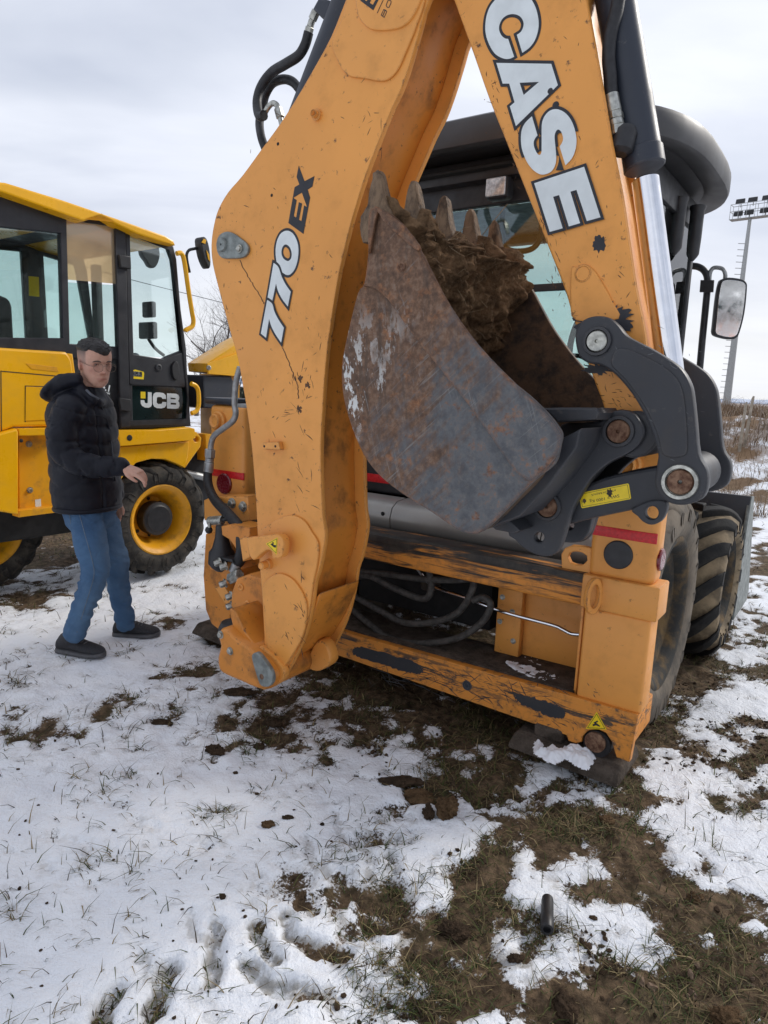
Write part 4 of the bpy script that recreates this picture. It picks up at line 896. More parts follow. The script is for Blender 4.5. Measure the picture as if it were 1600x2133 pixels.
def roof():
    nu = 72; cu, cv, hu, hv = -1.195, 1.22, 1.03, .96; V = []; Fc = []
    prof = ((.88, 2.625), (.90, 2.605), (.975, 2.595), (.993, 2.602), (1.0, 2.62), (1.0, 2.69), (.992, 2.712), (.95, 2.733), (.80, 2.755), (.4, 2.77), (.02, 2.772))
    for s, w in prof:
        for i in range(nu):
            t = 2 * math.pi * i / nu; c, si = math.cos(t), math.sin(t); e = 2 / 3.1
            V.append((cu + hu * s * math.copysign(abs(c) ** e, c), cv + hv * s * math.copysign(abs(si) ** e, si), w))
    m = len(prof)
    for k in range(m - 1):
        for i in range(nu): j = (i + 1) % nu; Fc.append((k * nu + i, k * nu + j, (k + 1) * nu + j, (k + 1) * nu + i))
    Fc.append(tuple((m - 1) * nu + i for i in range(nu))); Fc.append(tuple(range(nu))[::-1])
    return mk('cab_roof', meshdata('roof', V, Fc), MT['roof_plastic'], case, 40)
rf = roof()
box('roof_fascia', rf, (CU0 + .03, .46, 2.50), (CU1 - .03, 1.8, 2.60), MT['black_plastic'], .02)
box('roof_underside', rf, (CU0 + .02, .42, 2.54), (CU1 - .02, 1.75, 2.562), MT['void'], .01)
lp = box('work_lamp', rf, (-1.02, .395, 2.39), (-.90, .47, 2.49), MT['black_plastic'], .02)
box('lamp_lens', lp, (-1.01, .385, 2.40), (-.91, .397, 2.48), MT['lamp_lens'], .012, 3)
for v_, d in ((1.24, .03), (1.44, .075)):
    cn = lathe('door_canister', cab, (CU1 + d, v_, 2.26), (0, 0, 1), [(-.02, .008), (0, .024), (.015, .032), (.10, .035), (.19, .035), (.235, .036), (.245, .041), (.258, .041), (.262, .026)], MT['black_plastic'], 20)
# inside: seat, wheel, console
se = box('driver_seat', cab, (-1.45, 1.0, 1.10), (-1.0, 1.4, 1.40), MT['seat_fabric'], .06, 3)
box('seat_back', se, (-1.43, .92, 1.35), (-1.02, 1.06, 1.98), MT['seat_fabric'], .06, 3)
tube('steering_wheel', cab, [(-.95 + .19 * math.cos(t), 1.48 + .06 * math.sin(t), 1.58 + .17 * math.sin(t)) for t in np.linspace(0, 2 * math.pi, 17)], .014, MT['black_plastic'], 8, 3)
box('control_console', cab, (-.80, .62, 1.06), (-.45, .95, 1.52), MT['black_plastic'], .05, 3)
tube('grab_rail', cab, [(-.62, .66, 1.50), (-.64, .66, 1.75), (-.58, .66, 1.90), (-.48, .66, 1.88), (-.44, .66, 1.6)], .016, MT['black_plastic'], 8)
tube('grab_rail', cab, [(-1.02, .60, 2.39), (-1.02, .62, 2.25), (-.97, .62, 2.20), (-.86, .62, 2.20), (-.82, .62, 2.26), (-.82, .60, 2.39)], .014, MT['black_plastic'], 8)
# ---- wing mirror
mv = 1.9
arm = tube('mirror_arm', case, [FA.P3(x, y, mv) for x, y in ((1395, 548), (1430, 553), (1455, 556), (1470, 568), (1474, 590), (1470, 640), (1463, 710), (1455, 800))], .020, MT['black_plastic'], 10)
tube('mirror_stay', arm, [FA.P3(x, y, mv) for x, y in ((1478, 595), (1479, 570), (1487, 558), (1505, 560), (1511, 572), (1509, 590))], .012, MT['galvanised'], 10)
A('mirror_bracket', [(1459, 583), (1487, 583), (1485, 608), (1457, 608)], mv - .05, mv - .025, MT['black_plastic'], arm, bev=.004)
mo = [(1494, 590), (1500, 582), (1515, 578), (1540, 580), (1551, 586), (1553, 600), (1548, 650), (1538, 690), (1530, 703), (1515, 706), (1490, 701), (1481, 694), (1482, 675), (1488, 620)]
_n0 = len(bpy.data.objects)
mr = A('mirror_housing', mo, mv - .03, mv + .03, MT['black_plastic'], arm, sm=3, bev=.008)
mg = A('mirror_glass', [(1497, 594), (1502, 586), (1516, 583), (1538, 585), (1547, 590), (1548, 602), (1543, 650), (1534, 687), (1527, 698), (1514, 701), (1493, 697), (1486, 691), (1487, 676), (1492, 622)], mv - .034, mv - .031, MT['mirror_glass'], arm, sm=3, bev=.001)
_mc = Vector(FA.P3(1517, 642, mv))
_want = (Vector((1.9, -21.0, 1.9)) - (Vector(FA.o) + Vector(FA.u) * _mc.x + Vector(FA.v) * _mc.y + Vector((0, 0, _mc.z)))).normalized()
_from = (Vector((0, 0, CAMH)) - (Vector(FA.o) + Vector(FA.u) * _mc.x + Vector(FA.v) * _mc.y + Vector((0, 0, _mc.z)))).normalized()
_nw = (_want + _from).normalized(); _nl = Vector((_nw.dot(Vector(FA.u)), _nw.dot(Vector(FA.v)), _nw.z))
_rot = Vector((0, -1, 0)).rotation_difference(_nl).to_matrix().to_4x4()
for o_ in (mr, mg): o_.data.transform(Matrix.Translation(_mc) @ _rot @ Matrix.Translation(-_mc))
# ---- mast carriage on the left of the frame
cg = A('carriage_plate', [(424, 1042), (440, 1034), (516, 1034), (520, 1085), (470, 1090), (425, 1084)], -.16, -.02, OR, bev=.008)
for x, y in ((484, 1048), (507, 1055), (470, 1058)): bolt('bolt', cg, FA.P3(x, y, -.16), (0, -1, 0), .019, MT['zinc'])
A('carriage_leg', [(428, 1112), (478, 1104), (486, 1165), (485, 1250), (478, 1290), (455, 1312), (440, 1300), (428, 1270), (423, 1200)], -.17, -.03, ORS, bev=.008)
A('carriage_ledge', [(435, 1172), (448, 1166), (500, 1172), (505, 1185), (495, 1205), (436, 1186)], -.32, -.171, ORS, bev=.006)
A('carriage_brace', [(447, 1224), (465, 1218), (486, 1250), (484, 1262), (468, 1258)], -.26, -.172, OR, bev=.005)
A('swing_bracket', [(460, 1096), (480, 1092), (520, 1100), (520, 1150), (495, 1150), (478, 1125), (462, 1115)], -.34, -.2, ORS, bev=.008)
cs = A('swing_casting', [(492, 1205), (545, 1205), (558, 1300), (556, 1340), (535, 1352), (516, 1335), (505, 1300), (494, 1275), (480, 1262)], -.48, -.22, ORS, sm=2, bev=.012)
for x, y in ((503, 1223), (517, 1258)): lathe('boss', cs, FA.P3(x, y, -.478), (0, -1, 0), [(0, .018), (.006, .018), (.008, .012), (.004, .007), (.0, .006)], OR, 16)
lathe('bolt_hole', cs, FA.P3(537, 1301, -.478), (0, -1, 0), [(0, .024), (.002, .024), (.0025, .022)], MT['void'], 18)
cl = A('king_post_casting', [(452, 1318), (468, 1308), (486, 1325), (506, 1340), (524, 1352), (545, 1372), (562, 1392), (570, 1410), (566, 1428), (552, 1437), (532, 1434), (500, 1420), (472, 1408), (456, 1396), (452, 1370), (458, 1345)], -.70, -.30, ORS, sm=2, bev=.016)
for x, y in ((460, 1322), (480, 1356)): bolt('bolt', cl, FA.P3(x, y, -.70), (0, -1, 0), .012, MT['zinc'])
A('casting_arm', [(478, 1268), (492, 1276), (512, 1318), (538, 1352), (520, 1360), (500, 1345), (483, 1300)], -.66, -.50, ORS, sm=2, bev=.008)
zg = lambda p: zz(400, 1000, 4, p)
kp2 = A('pivot_keeper', zg([(495, 1470), (510, 1445), (540, 1440), (580, 1480), (635, 1555), (665, 1620), (668, 1680), (640, 1720), (600, 1725), (565, 1705), (540, 1640), (510, 1540)]), -.722, -.70, MT['grey_zinc_plate'], cl, sm=3, bev=.004)
lathe('bolt_hole', kp2, FA.P3(*zg([(582, 1638)])[0], -.721), (0, -1, 0), [(0, .012), (.002, .012), (.003, .010)], MT['rusty_pin'], 12)
A('pivot_lug', zg([(545, 1390), (640, 1440), (720, 1520), (765, 1590), (760, 1660), (700, 1710), (620, 1745), (560, 1700), (520, 1560)]), -.66, -.625, OR, cl, sm=3, bev=.006)
# far lug with a hose coupling between the boom plates
A('pivot_lug', [(640, 1375), (660, 1335), (680, 1345), (688, 1380), (665, 1398), (645, 1394)], -.46, -.40, OR, cl, sm=3, bev=.008)
tube('hydraulic_hose', case, [FA.P3(x, y, -.40) for x, y in ((646, 1290), (652, 1320), (650, 1345), (655, 1368))], .018, MT['rubber_hose'], 10)
hk2 = A('lock_hook', zg([(455, 480, 1), (560, 470), (690, 452), (745, 475), (762, 530), (755, 610), (735, 648), (672, 650), (662, 600), (625, 585), (570, 620), (510, 668), (470, 600)]), -.70, -.66, ORC, sm=3, bev=.006)
tri_sign(hk2, FA, zg([(712, 478), (615, 530), (705, 622)]), -.7003, [[(-4, -4), (4, 3), (2, 5), (-6, -2)], [(-2, -7), (1, -6), (0, 2), (-3, 1)], [(1, -1), (6, 0), (5, 5), (1, 4)]])
A('hook_arm', [(498, 1122), (516, 1118), (522, 1160), (505, 1170)], -.66, -.3, OR, hk2, bev=.006)
# swing cylinder, ball, greasy dark parts
lathe('swing_cylinder', case, FA.P3(462, 1142, -.30), (0, 0, -1), [(-.12, .03), (-.06, .034), (0, .05), (.02, .066), (.08, .07), (.10, .055), (.12, .03)], MT['black_plastic'], 20)
lathe('dust_boot', case, FA.P3(486, 1308, -.52), (0, 0, -1), [(-.04, .02), (-.03, .055), (0, .07), (.05, .068), (.09, .05), (.10, .0)], MT['rubber_hose'], 20)
bk_ = A('boot_bracket', zg([(150, 590), (200, 640), (330, 660), (345, 690), (200, 665), (150, 620)]), -.36, -.24, MT['black_plastic'], bev=.005)
for x, y in ((460, 1170), (472, 1178), (484, 1240), (485, 1260), (471, 1214)):
    bolt('bolt', bk_, FA.P3(x, y, -.36), (-.5, -1, -.3), .016, MT['zinc'], .03)
vh = rod('lock_valve', case, FA.P3(436, 1085, -.26), FA.P3(464, 1083, -.26), .024, MT['zinc'])
rod('valve_stem', vh, FA.P3(464, 1083, -.26), FA.P3(474, 1081, -.26), .011, MT['black_plastic'])
rod('valve_lever', vh, FA.P3(437, 1088, -.28), FA.P3(436, 1101, -.28), .009, MT['zinc'])
lathe('lever_knob', vh, FA.P3(435, 1104, -.28), (0, 0, 1), [(-.02, .004), (-.014, .015), (0, .021), (.014, .015), (.02, .004)], MT['black_plastic'], 14)
# steel pipe, coupling, sleeved hose down the post
tube('steel_pipe', case, [FA.P3(x, y, -.10) for x, y in ((500, 765), (491, 800), (489, 840), (491, 862), (484, 878), (462, 895), (446, 908), (440, 925), (438, 945))], .0165, MT['galvanised'], 12)
box('pipe_clamp', case, (-2.12, -.13, 1.375), (-1.95, -.07, 1.395), MT['galvanised'], .004)
for k, (a, b, r, n) in enumerate((((438, 936), (437, 953), .030, 6), ((437, 953), (436, 962), .024, 16), ((436, 962), (434, 984), .027, 16))): rod('hose_fitting', case, FA.P3(*a, -.10), FA.P3(*b, -.10), r, MT['galvanised'], n=n, bev=.003)
tube('sleeved_hose', case, [FA.P3(x, y, -.10 - d) for x, y, d in ((433, 980, 0), (434, 1010, .03), (447, 1040, .08), (470, 1065, .13), (490, 1088, .17), (502, 1110, .2), (506, 1140, .22), (502, 1160, .22), (494, 1178, .22))], [.024, .025, .026, .028, .03, .034, .034, .032, .026], MT['rubber_hose'], 14)
rod('hose_fitting', case, FA.P3(494, 1174, -.33), FA.P3(486, 1190, -.33), .026, MT['galvanised'], n=16)
rod('hose_fitting', case, FA.P3(500, 1196, -.34), FA.P3(480, 1206, -.34), .030, MT['zinc'], n=6)
lathe('slide_cylinder', case, (-2.02, -.02, .70), (0, 0, 1), [(0, .045), (.01, .052), (.50, .052), (.51, .056), (.53, .056), (.54, .046), (.95, .046)], BG_, 26)
# snow lying on the shelf and foot
def snow_lump(pts, w, h, label, v0=-.05, nm='snow_patch'):
    """pts: outline in (u, v) at height w"""
    P = np.array(dense(pts, 5)); st_ = .0045; lo = P.min(0) - .02; hi = P.max(0) + .02
    gx, gy = np.meshgrid(np.arange(lo[0], hi[0], st_), np.arange(lo[1], hi[1], st_), indexing='ij'); ins = np.zeros(gx.shape, bool); D = np.full(gx.shape, 9.0)
    for i in range(len(P)):
        a_, b_ = P[i - 1], P[i]; cr_ = ((a_[1] > gy) != (b_[1] > gy)) & (gx < (b_[0] - a_[0]) * (gy - a_[1]) / (b_[1] - a_[1] + 1e-12) + a_[0]); ins ^= cr_
        e_ = b_ - a_; t_ = np.clip(((gx - a_[0]) * e_[0] + (gy - a_[1]) * e_[1]) / (e_ @ e_ + 1e-12), 0, 1); D = np.minimum(D, np.hypot(gx - a_[0] - t_ * e_[0], gy - a_[1] - t_ * e_[1]))
    m_ = np.where(ins, D, -D) + .016 * fbm(gx * 38, gy * 38, 0, 5, 4, .6) + .004
    z_ = w - .006 + h * sstep(-.004, .030, m_) * (1 + .5 * fbm(gx * 45, gy * 45, 0, 7, 4, .6)) + .0012 * np.random.default_rng(2).normal(size=gx.shape)
    V = []; Fc = []; id_ = {}
    for i in range(gx.shape[0] - 1):
        for j in range(gx.shape[1] - 1):
            if min(m_[i, j], m_[i + 1, j], m_[i, j + 1], m_[i + 1, j + 1]) < -.004: continue
            q = []
            for c_ in ((i, j), (i + 1, j), (i + 1, j + 1), (i, j + 1)):
                if c_ not in id_: id_[c_] = len(V); V.append((gx[c_], gy[c_], z_[c_]))
                q.append(id_[c_])
            Fc.append(tuple(q))
    o = mk(nm, meshdata(nm, V, Fc), MT['snow_patch'], None, 180); o.location = FA.o; o.rotation_euler = (0, 0, -FA.yaw)
    return tag(o, label, 'snow')
def uvw(px, py, w):
    d = pxray(px, py); t = (w + FA.o[2] - CAMH) / d[2]; q = CO + t * d - FA.o; return (float(q @ FA.u), float(q @ FA.v))
snow_lump([uvw(x, y, .272) for x, y in ((1044, 1384), (1070, 1382), (1110, 1395), (1150, 1410), (1175, 1422), (1150, 1432), (1110, 1424), (1065, 1405))], .272, .026, 'long white snow patch lying on the orange sill shelf')
snow_lump([uvw(x, y, .272) for x, y in ((1084, 1375), (1110, 1372), (1130, 1384), (1132, 1396), (1105, 1392))], .272, .022, 'small white snow patch against the orange back panel')
snow_lump([uvw(x, y, .074) for x, y in ((1115, 1543), (1128, 1545), (1128, 1560), (1150, 1553), (1165, 1560), (1180, 1553), (1210, 1558), (1232, 1562), (1237, 1582), (1215, 1597), (1180, 1580), (1150, 1585), (1130, 1575), (1114, 1562))], .070, .03, 'white snow lying on the steel stabiliser foot')
# ------------------------------------------------------------------ snowy ground
def bl(px, py, rx, ry, s):
    c = gpt(px, py); a = gpt(px + rx, py); b0, b1 = gpt(px, py - ry), gpt(px, min(py + ry, 2600))
    return (c[0], c[1], abs(a[0] - c[0]), abs(b0[1] - b1[1]) / 2, s)
BARE = [bl(*b) for b in (
    (420, 1388, 62, 24, 1.1), (330, 1400, 40, 12, .35), (640, 1440, 140, 34, .55), (850, 1480, 150, 46, .52), (700, 1490, 120, 30, .25), (1000, 1555, 120, 46, .62), (1140, 1635, 150, 40, .95), (1270, 1690, 100, 40, .7),
    (890, 1650, 60, 35, .8), (1020, 1790, 48, 55, 1.5), (985, 1850, 38, 40, 1.3), (945, 1925, 40, 32, 1.5), (1110, 1720, 90, 45, .8), (910, 1990, 60, 40, .45), (1080, 1900, 120, 70, .35),
    (1310, 1790, 110, 80, .7), (1450, 1740, 120, 50, .35), (1420, 2060, 230, 130, .85), (1560, 1980, 140, 110, .85), (1260, 2110, 150, 60, .6), (1500, 1880, 120, 40, .75), (1390, 1900, 60, 40, .5), (1220, 1850, 50, 40, .7),
    (1240, 1890, 45, 35, -.6), (1335, 1925, 45, 40, -.75), (1350, 1985, 38, 30, -.75), (1200, 2000, 90, 46, -.42), (1420, 1660, 90, 60, -.2), (1180, 1805, 45, 25, -.6), (1565, 1915, 30, 14, -1.1), (1480, 1830, 40, 16, -.8), (1580, 1755, 50, 16, -.7), (1330, 1680, 60, 16, -.4), (1420, 1720, 70, 28, -.45),
    (60, 1130, 170, 70, 1.3), (40, 1235, 90, 25, .7), (370, 1212, 34, 10, .8), (345, 1292, 45, 12, .7), (200, 1262, 40, 10, .6), (390, 1325, 50, 14, .5),
    (1480, 1500, 180, 190, .10), (1430, 1400, 45, 40, .9), (1400, 1520, 50, 60, .45), (1350, 1650, 70, 22, .7), (1560, 1580, 70, 40, .30), (1540, 1660, 70, 40, .45), (1470, 1370, 90, 20, .5), (1560, 1340, 60, 14, .3),
    (250, 1480, 320, 50, .22), (600, 1520, 160, 50, .30), (1000, 2090, 160, 50, .30), (720, 1830, 90, 60, .30), (850, 1900, 150, 110, .22), (1100, 1950, 160, 90, .25), (300, 1690, 330, 90, -.25), (200, 1950, 300, 150, -.30))]
PRINTS = [([gpt(*p)[:2] for p in pl_], w_, d_) for pl_, w_, d_ in (
    ([(208, 2133), (215, 2105), (240, 2062)], .022, 1), ([(318, 2115), (330, 2065), (352, 2018)], .026, 1), ([(330, 2040), (338, 2010)], .018, .8), ([(438, 2045), (447, 1990), (452, 1925)], .026, 1), ([(438, 1950), (470, 1930)], .02, .6), ([(534, 1925), (537, 1960), (575, 2000)], .022, 1), ([(596, 1905), (606, 1945), (650, 1975), (720, 1985)], .024, 1), ([(510, 2005), (560, 2045), (640, 2065)], .026, 1), ([(560, 2050), (620, 2075), (680, 2070)], .022, .8), ([(620, 1820), (625, 1870), (660, 1900)], .02, .7), ([(410, 2070), (440, 2110)], .03, .55), ([(760, 1900), (800, 1930), (880, 1925)], .024, .7), ([(700, 2000), (740, 2030), (790, 2080)], .026, .6), ([(770, 1800), (765, 1860)], .018, .6), ([(180, 1870), (190, 1920), (230, 1955), (280, 1950)], .03, .35), ([(110, 1900), (118, 1902)], .02, .3), ([(290, 1885), (300, 1887)], .02, .25),
    *[([(x, y), (x + 6, y + 46), (x + 58, y + 82)], .019, .62) for x, y in ((690, 1850), (770, 1775), (850, 1850), (790, 1960), (890, 2060), (690, 2060), (975, 1950), (640, 1745), (300, 1985), (395, 1900), (700, 1690), (800, 2090))],
    ([(860, 1960), (900, 2010), (960, 2050), (1040, 2060)], .045, .9), ([(900, 1900), (930, 1960), (1000, 2000), (1080, 1990)], .035, .7))]
def snow_field(X, Y):
    """how snowy each spot is: above 0 snow lies, below 0 bare ground"""
    n = .62 * fbm(X * 3.3, Y * 3.3, 0, 3, 4, .6) + .62 * fbm(X * 15, Y * 15, 0, 8, 4, .65)
    wild = np.maximum(sstep(-.35, .45, X + .25 * fbm(X * 1.5, Y * 1.5, 0, 37, 3)), sstep(2.15, 2.6, Y) * .55)
    n = n * (.75 + .55 * wild) + wild * (.42 * fbm(X * 8, Y * 8, 0, 38, 4, .62) - .02)
    st = fbm(X * 2.2 + Y * 2.4, Y * 7.5 - X * 5.2, 0, 21, 4, .55)
    B = np.zeros_like(X)
    for cx, cy, rx, ry, s in BARE: B += s * np.exp(-(((X - cx) / rx) ** 2 + ((Y - cy) / ry) ** 2))
    rgt = sstep(.9, 1.5, X) * sstep(2.2, 2.8, Y)
    B += rgt * (.22 - .75 * st)
    # ground sheltered by the machine
    du, dv = X - FA.o[0], Y - FA.o[1]; U = du * FA.u[0] + dv * FA.u[1]; Vv = du * FA.v[0] + dv * FA.v[1]
    B += .9 * sstep(-2.75, -2.4, U) * sstep(.12, -.05, U) * sstep(-.15, .1, Vv) * sstep(2.7, 2.3, Vv)
    far = sstep(8, 14, Y); B += far * .10
    S = n + .42 - B * .8
    return S, B
def prints(X, Y):
    D = np.zeros_like(X)
    for pl_, w_, d_ in PRINTS:
        best = np.full_like(X, 9.0)
        for a, b in zip(pl_[:-1], pl_[1:]):
            ax, ay = a; bx, by = b; L2 = (bx - ax) ** 2 + (by - ay) ** 2 + 1e-9
            t = np.clip(((X - ax) * (bx - ax) + (Y - ay) * (by - ay)) / L2, 0, 1)
            best = np.minimum(best, np.hypot(X - ax - t * (bx - ax), Y - ay - t * (by - ay)))
        wob = w_ * (1 + .5 * fbm(X * 22, Y * 22, 0, 31, 3))
        D = np.maximum(D, d_ * sstep(wob * 1.35, wob * .75, best))
    return D
def terrain(X, Y):
    """large shapes: gentle lumps, the bank on the right, the far rise"""
    z = .03 * fbm(X * .7, Y * .7, 0, 13, 3) * sstep(.6, 3, np.hypot(X, Y - 3))
    bk = sstep(12.0, 17.5, Y + .25 * X) * sstep(2.5, 5.5, X)
    z = z + bk * (1.05 + .35 * fbm(X * .35, Y * .35, 0, 4, 4)) + bk * .18 * fbm(X * 1.7, Y * 1.7, 0, 6, 3)
    z = z - .0 * X
    d2 = FA.o + FA.u * -.25 + FA.v * .85
    z = z - .075 * np.exp(-(((X - d2[0]) / .35) ** 2 + ((Y - d2[1]) / .35) ** 2))
    return z
def ground_height(X, Y, full=False):
    S, B = snow_field(X, Y); D = prints(X, Y)
    z0 = terrain(X, Y)
    near = sstep(16, 7, Y)
    thick = .010 + .026 * sstep(.75, -.1, X + .35 * fbm(X * 2, Y * 2, 0, 33, 3)) * sstep(2.75, 2.1, Y)
    depth = thick * sstep(-.10, .34, S)
    churn = np.exp(-((X - .15) / .6) ** 2 - ((Y - 1.45) / .45) ** 2)
    dist = np.exp(-((X + .9) / 1.0) ** 2 - ((Y - 2.7) / .45) ** 2)
    rough = .009 * fbm(X * 15, Y * 15, 0, 40, 4, .62) + .012 * fbm(X * 2.4, Y * 2.4, 0, 41, 3) + dist * .022 * fbm(X * 9, Y * 9, 0, 42, 4, .6) + churn * .034 * fbm(X * 7, Y * 7, 0, 43, 5, .62)
    bare = sstep(.1, -.2, S)
    mud = .035 * bare * fbm(X * 6, Y * 6, 0, 50, 5, .6) + .012 * bare * fbm(X * 28, Y * 28, 0, 51, 3, .6)
    z = z0 + near * (depth * (1 - .82 * D) + rough * (1 - .5 * bare) + mud) - .030
    z += near * .010 * sstep(.05, .45, D) * (1 - sstep(.45, .95, D))
    snow = S - sstep(.35, 1.0, D) * (.34 + .5 * fbm(X * 14, Y * 14, 0, 36, 3))
    return (z, snow, bare, D, S) if full else z
def axis_pts(a, b, step, far_lo, far_hi, g=1.09):
    m = list(np.arange(a, b, step)); s = step; x = b
    hi = []
    while x < far_hi: hi.append(x); s *= g; x += s
    hi.append(far_hi); s = step; x = a; lo = []
    while x > far_lo: s *= g; x -= s; lo.append(max(x, far_lo))
    return np.array(lo[::-1] + m + hi)
def build_ground():
    xs = axis_pts(-2.4, 2.6, .0135, -4000, 4000, 1.08); ys = axis_pts(.95, 3.9, .0125, -60, 6000, 1.035)
    X, Y = np.meshgrid(xs, ys); z, snow, bare, D, S = ground_height(X, Y, True)
    V = np.stack([X, Y, z], -1).reshape(-1, 3); ny, nx = X.shape
    me = bpy.data.meshes.new('ground'); i = np.arange(ny * nx).reshape(ny, nx)
    q = np.stack([i[:-1, :-1], i[:-1, 1:], i[1:, 1:], i[1:, :-1]], -1).reshape(-1, 4)
    me.vertices.add(len(V)); me.vertices.foreach_set('co', V.ravel()); me.loops.add(q.size); me.loops.foreach_set('vertex_index', q.ravel().astype(np.int32))
    me.polygons.add(len(q)); me.polygons.foreach_set('loop_start', np.arange(0, q.size, 4, dtype=np.int32)); me.polygons.foreach_set('loop_total', np.full(len(q), 4, np.int32))
    me.update(calc_edges=True)
    for nm, a in (('snow', snow), ('dent', D), ('field', S)):
        at = me.attributes.new(nm, 'FLOAT', 'POINT'); at.data.foreach_set('value', a.ravel().astype(np.float32))
    t = NT('snowy_ground'); sn = t.attr('snow').outputs['Fac']; dn = t.attr('dent').outputs['Fac']
    f1 = t.noise(26, 6, .65); f2 = t.noise(120, 4, .6); f3 = t.noise(5, 5); f0 = t.noise(.35, 6, .6)
    soilc = t.mix(t.rng(f1, .34, .66), (.042, .027, .015), (.150, .100, .058)); soilc = t.mix(t.math('MULTIPLY', t.rng(f3, .50, .68), .35), soilc, (.060, .060, .024)); soilc = t.mix(t.math('MULTIPLY', t.rng(f2, .58, .75), .4), soilc, (.15, .11, .07))
    snowc = t.mix(t.rng(f3, .3, .7), (.80, .83, .88), (.88, .90, .93))
    # far weeds showing through the snow
    g = t.N.new('ShaderNodeNewGeometry'); ps = t.sep(g.outputs['Position'])
    farm = t.rng(ps[1], 9.0, 14.0); wd = t.noise(1.0, 8, .74, t.co((3.0, 1.6, 3.0))); wb = t.rng(ps[2], .12, .8)
    weed = t.math('MULTIPLY', farm, t.rng(t.math('ADD', wd, t.math('MULTIPLY', wb, .10)), .50, .60))
    fq = t.noise(13, 7, .68); k = t.math('ADD', sn, t.math('MULTIPLY', t.math('SUBTRACT', fq, .5), 1.15)); k = t.math('ADD', k, t.math('MULTIPLY', t.math('SUBTRACT', f2, .5), .75)); k = t.rng(k, -.06, .13)
    k = t.math('MULTIPLY', k, t.math('SUBTRACT', 1.0, t.math('MULTIPLY', weed, .75)))
    chn = t.rng(t.noise(2.2, 5, .6), .5, .72); thin = t.rng(sn, .55, .05)
    dirtys = t.mix(t.math('MULTIPLY', t.rng(dn, .35, .9), t.rng(f1, .3, .6)), snowc, (.36, .35, .33))
    dirtys = t.mix(t.math('MULTIPLY', t.math('MULTIPLY', thin, t.rng(f1, .42, .66)), .55), dirtys, (.40, .37, .33))
    dirtys = t.mix(t.math('MULTIPLY', t.rng(t.noise(150, 3, .6), .69, .73), t.rng(t.noise(4, 4), .45, .62)), dirtys, (.06, .045, .03))
    soilc = t.mix(farm, soilc, (.20, .125, .07))
    t.col(t.mix(k, soilc, dirtys)); t.set(rough=.8, spec=.25); t.ro(t.rng(k, 0, 1, .92, .62))
    t.bump(t.math('ADD', t.math('ADD', t.math('MULTIPLY', f1, .8), t.math('MULTIPLY', t.noise(55, 5, .65), .6)), t.math('MULTIPLY', f2, .4)), .85, .012)
    o = mk('ground', me, t.m, None, 0); me.shade_smooth(); tag(o, kind='structure')
build_ground()
# ---- grass, stalks and crumbs: scattered so that each patch of ground gets its share
RNG = np.random.default_rng(5)
def scatter(n, pick, y0=1060, y1=2300, x0=-250, x1=1850, bias=1.0):
    """random ground spots, denser near us as one sees more of them there; pick(S, D, X, Y) gives the chance to keep"""
    px = RNG.uniform(x0, x1, n); py = y0 + (y1 - y0) * RNG.random(n) ** bias
    dd = CF[None] + ((px - CX) / FPX)[:, None] * CR[None] - ((py - CY) / FPX)[:, None] * CU[None]; tt = -CAMH / dd[:, 2]
    X, Y = dd[:, 0] * tt, dd[:, 1] * tt; z, sn, ba, D, S = ground_height(X, Y, True)
    keep = RNG.random(n) < pick(S, D, X, Y)
    return X[keep], Y[keep], z[keep], S[keep]
def blades(name, X, Y, Z, H, W, lean, cols, label, cat):
    n = len(X); a = RNG.uniform(0, 2 * math.pi, n); dx, dy = np.cos(a), np.sin(a); b = a + RNG.normal(math.pi / 2, .5, n); ex, ey = np.cos(b), np.sin(b)
    ln = lean * np.abs(RNG.normal(1, .5, n)) * H
    V = np.zeros((n, 5, 3)); w = W
    for k, (s, ws) in enumerate(((0, 1), (.55, .75))):
        cx = X + ex * ln * s * s; cy = Y + ey * ln * s * s; cz = Z - .004 + H * s * (1 - .25 * s * lean)
        V[:, 2 * k] = np.stack([cx - dx * w * ws, cy - dy * w * ws, cz], 1); V[:, 2 * k + 1] = np.stack([cx + dx * w * ws, cy + dy * w * ws, cz], 1)
    V[:, 4] = np.stack([X + ex * ln, Y + ey * ln, Z + H * np.maximum(1 - .35 * lean, .25)], 1)
    i = np.arange(n) * 5
    me = bpy.data.meshes.new(name); me.vertices.add(n * 5); me.vertices.foreach_set('co', V.ravel())
    qs = np.stack([i, i + 1, i + 3, i + 2], 1); ts = np.stack([i + 2, i + 3, i + 4], 1)
    lv = np.concatenate([qs.ravel(), ts.ravel()]).astype(np.int32)
    me.loops.add(len(lv)); me.loops.foreach_set('vertex_index', lv); me.polygons.add(2 * n)
    me.polygons.foreach_set('loop_start', np.concatenate([np.arange(n) * 4, n * 4 + np.arange(n) * 3]).astype(np.int32)); me.polygons.foreach_set('loop_total', np.concatenate([np.full(n, 4), np.full(n, 3)]).astype(np.int32)); me.update(calc_edges=True)
    at = me.attributes.new('blade', 'FLOAT_COLOR', 'POINT'); c = np.repeat(np.concatenate([cols, np.ones((n, 1))], 1), 5, 0); at.data.foreach_set('color', c.ravel().astype(np.float32))
    m = NT(name); m.col(m.attr('blade').outputs['Color']); m.set(rough=.75, spec=.2)
    o = mk(name, me, m.m, None, 0); return tag(o, label, cat, kind='stuff')
def bcols(n, w):
    P = np.array([(.040, .055, .016), (.075, .085, .025), (.15, .115, .055), (.23, .175, .09), (.045, .032, .02)]); k = RNG.choice(5, n, p=np.array(w) / sum(w)); return P[k] * RNG.uniform(.7, 1.25, (n, 1))
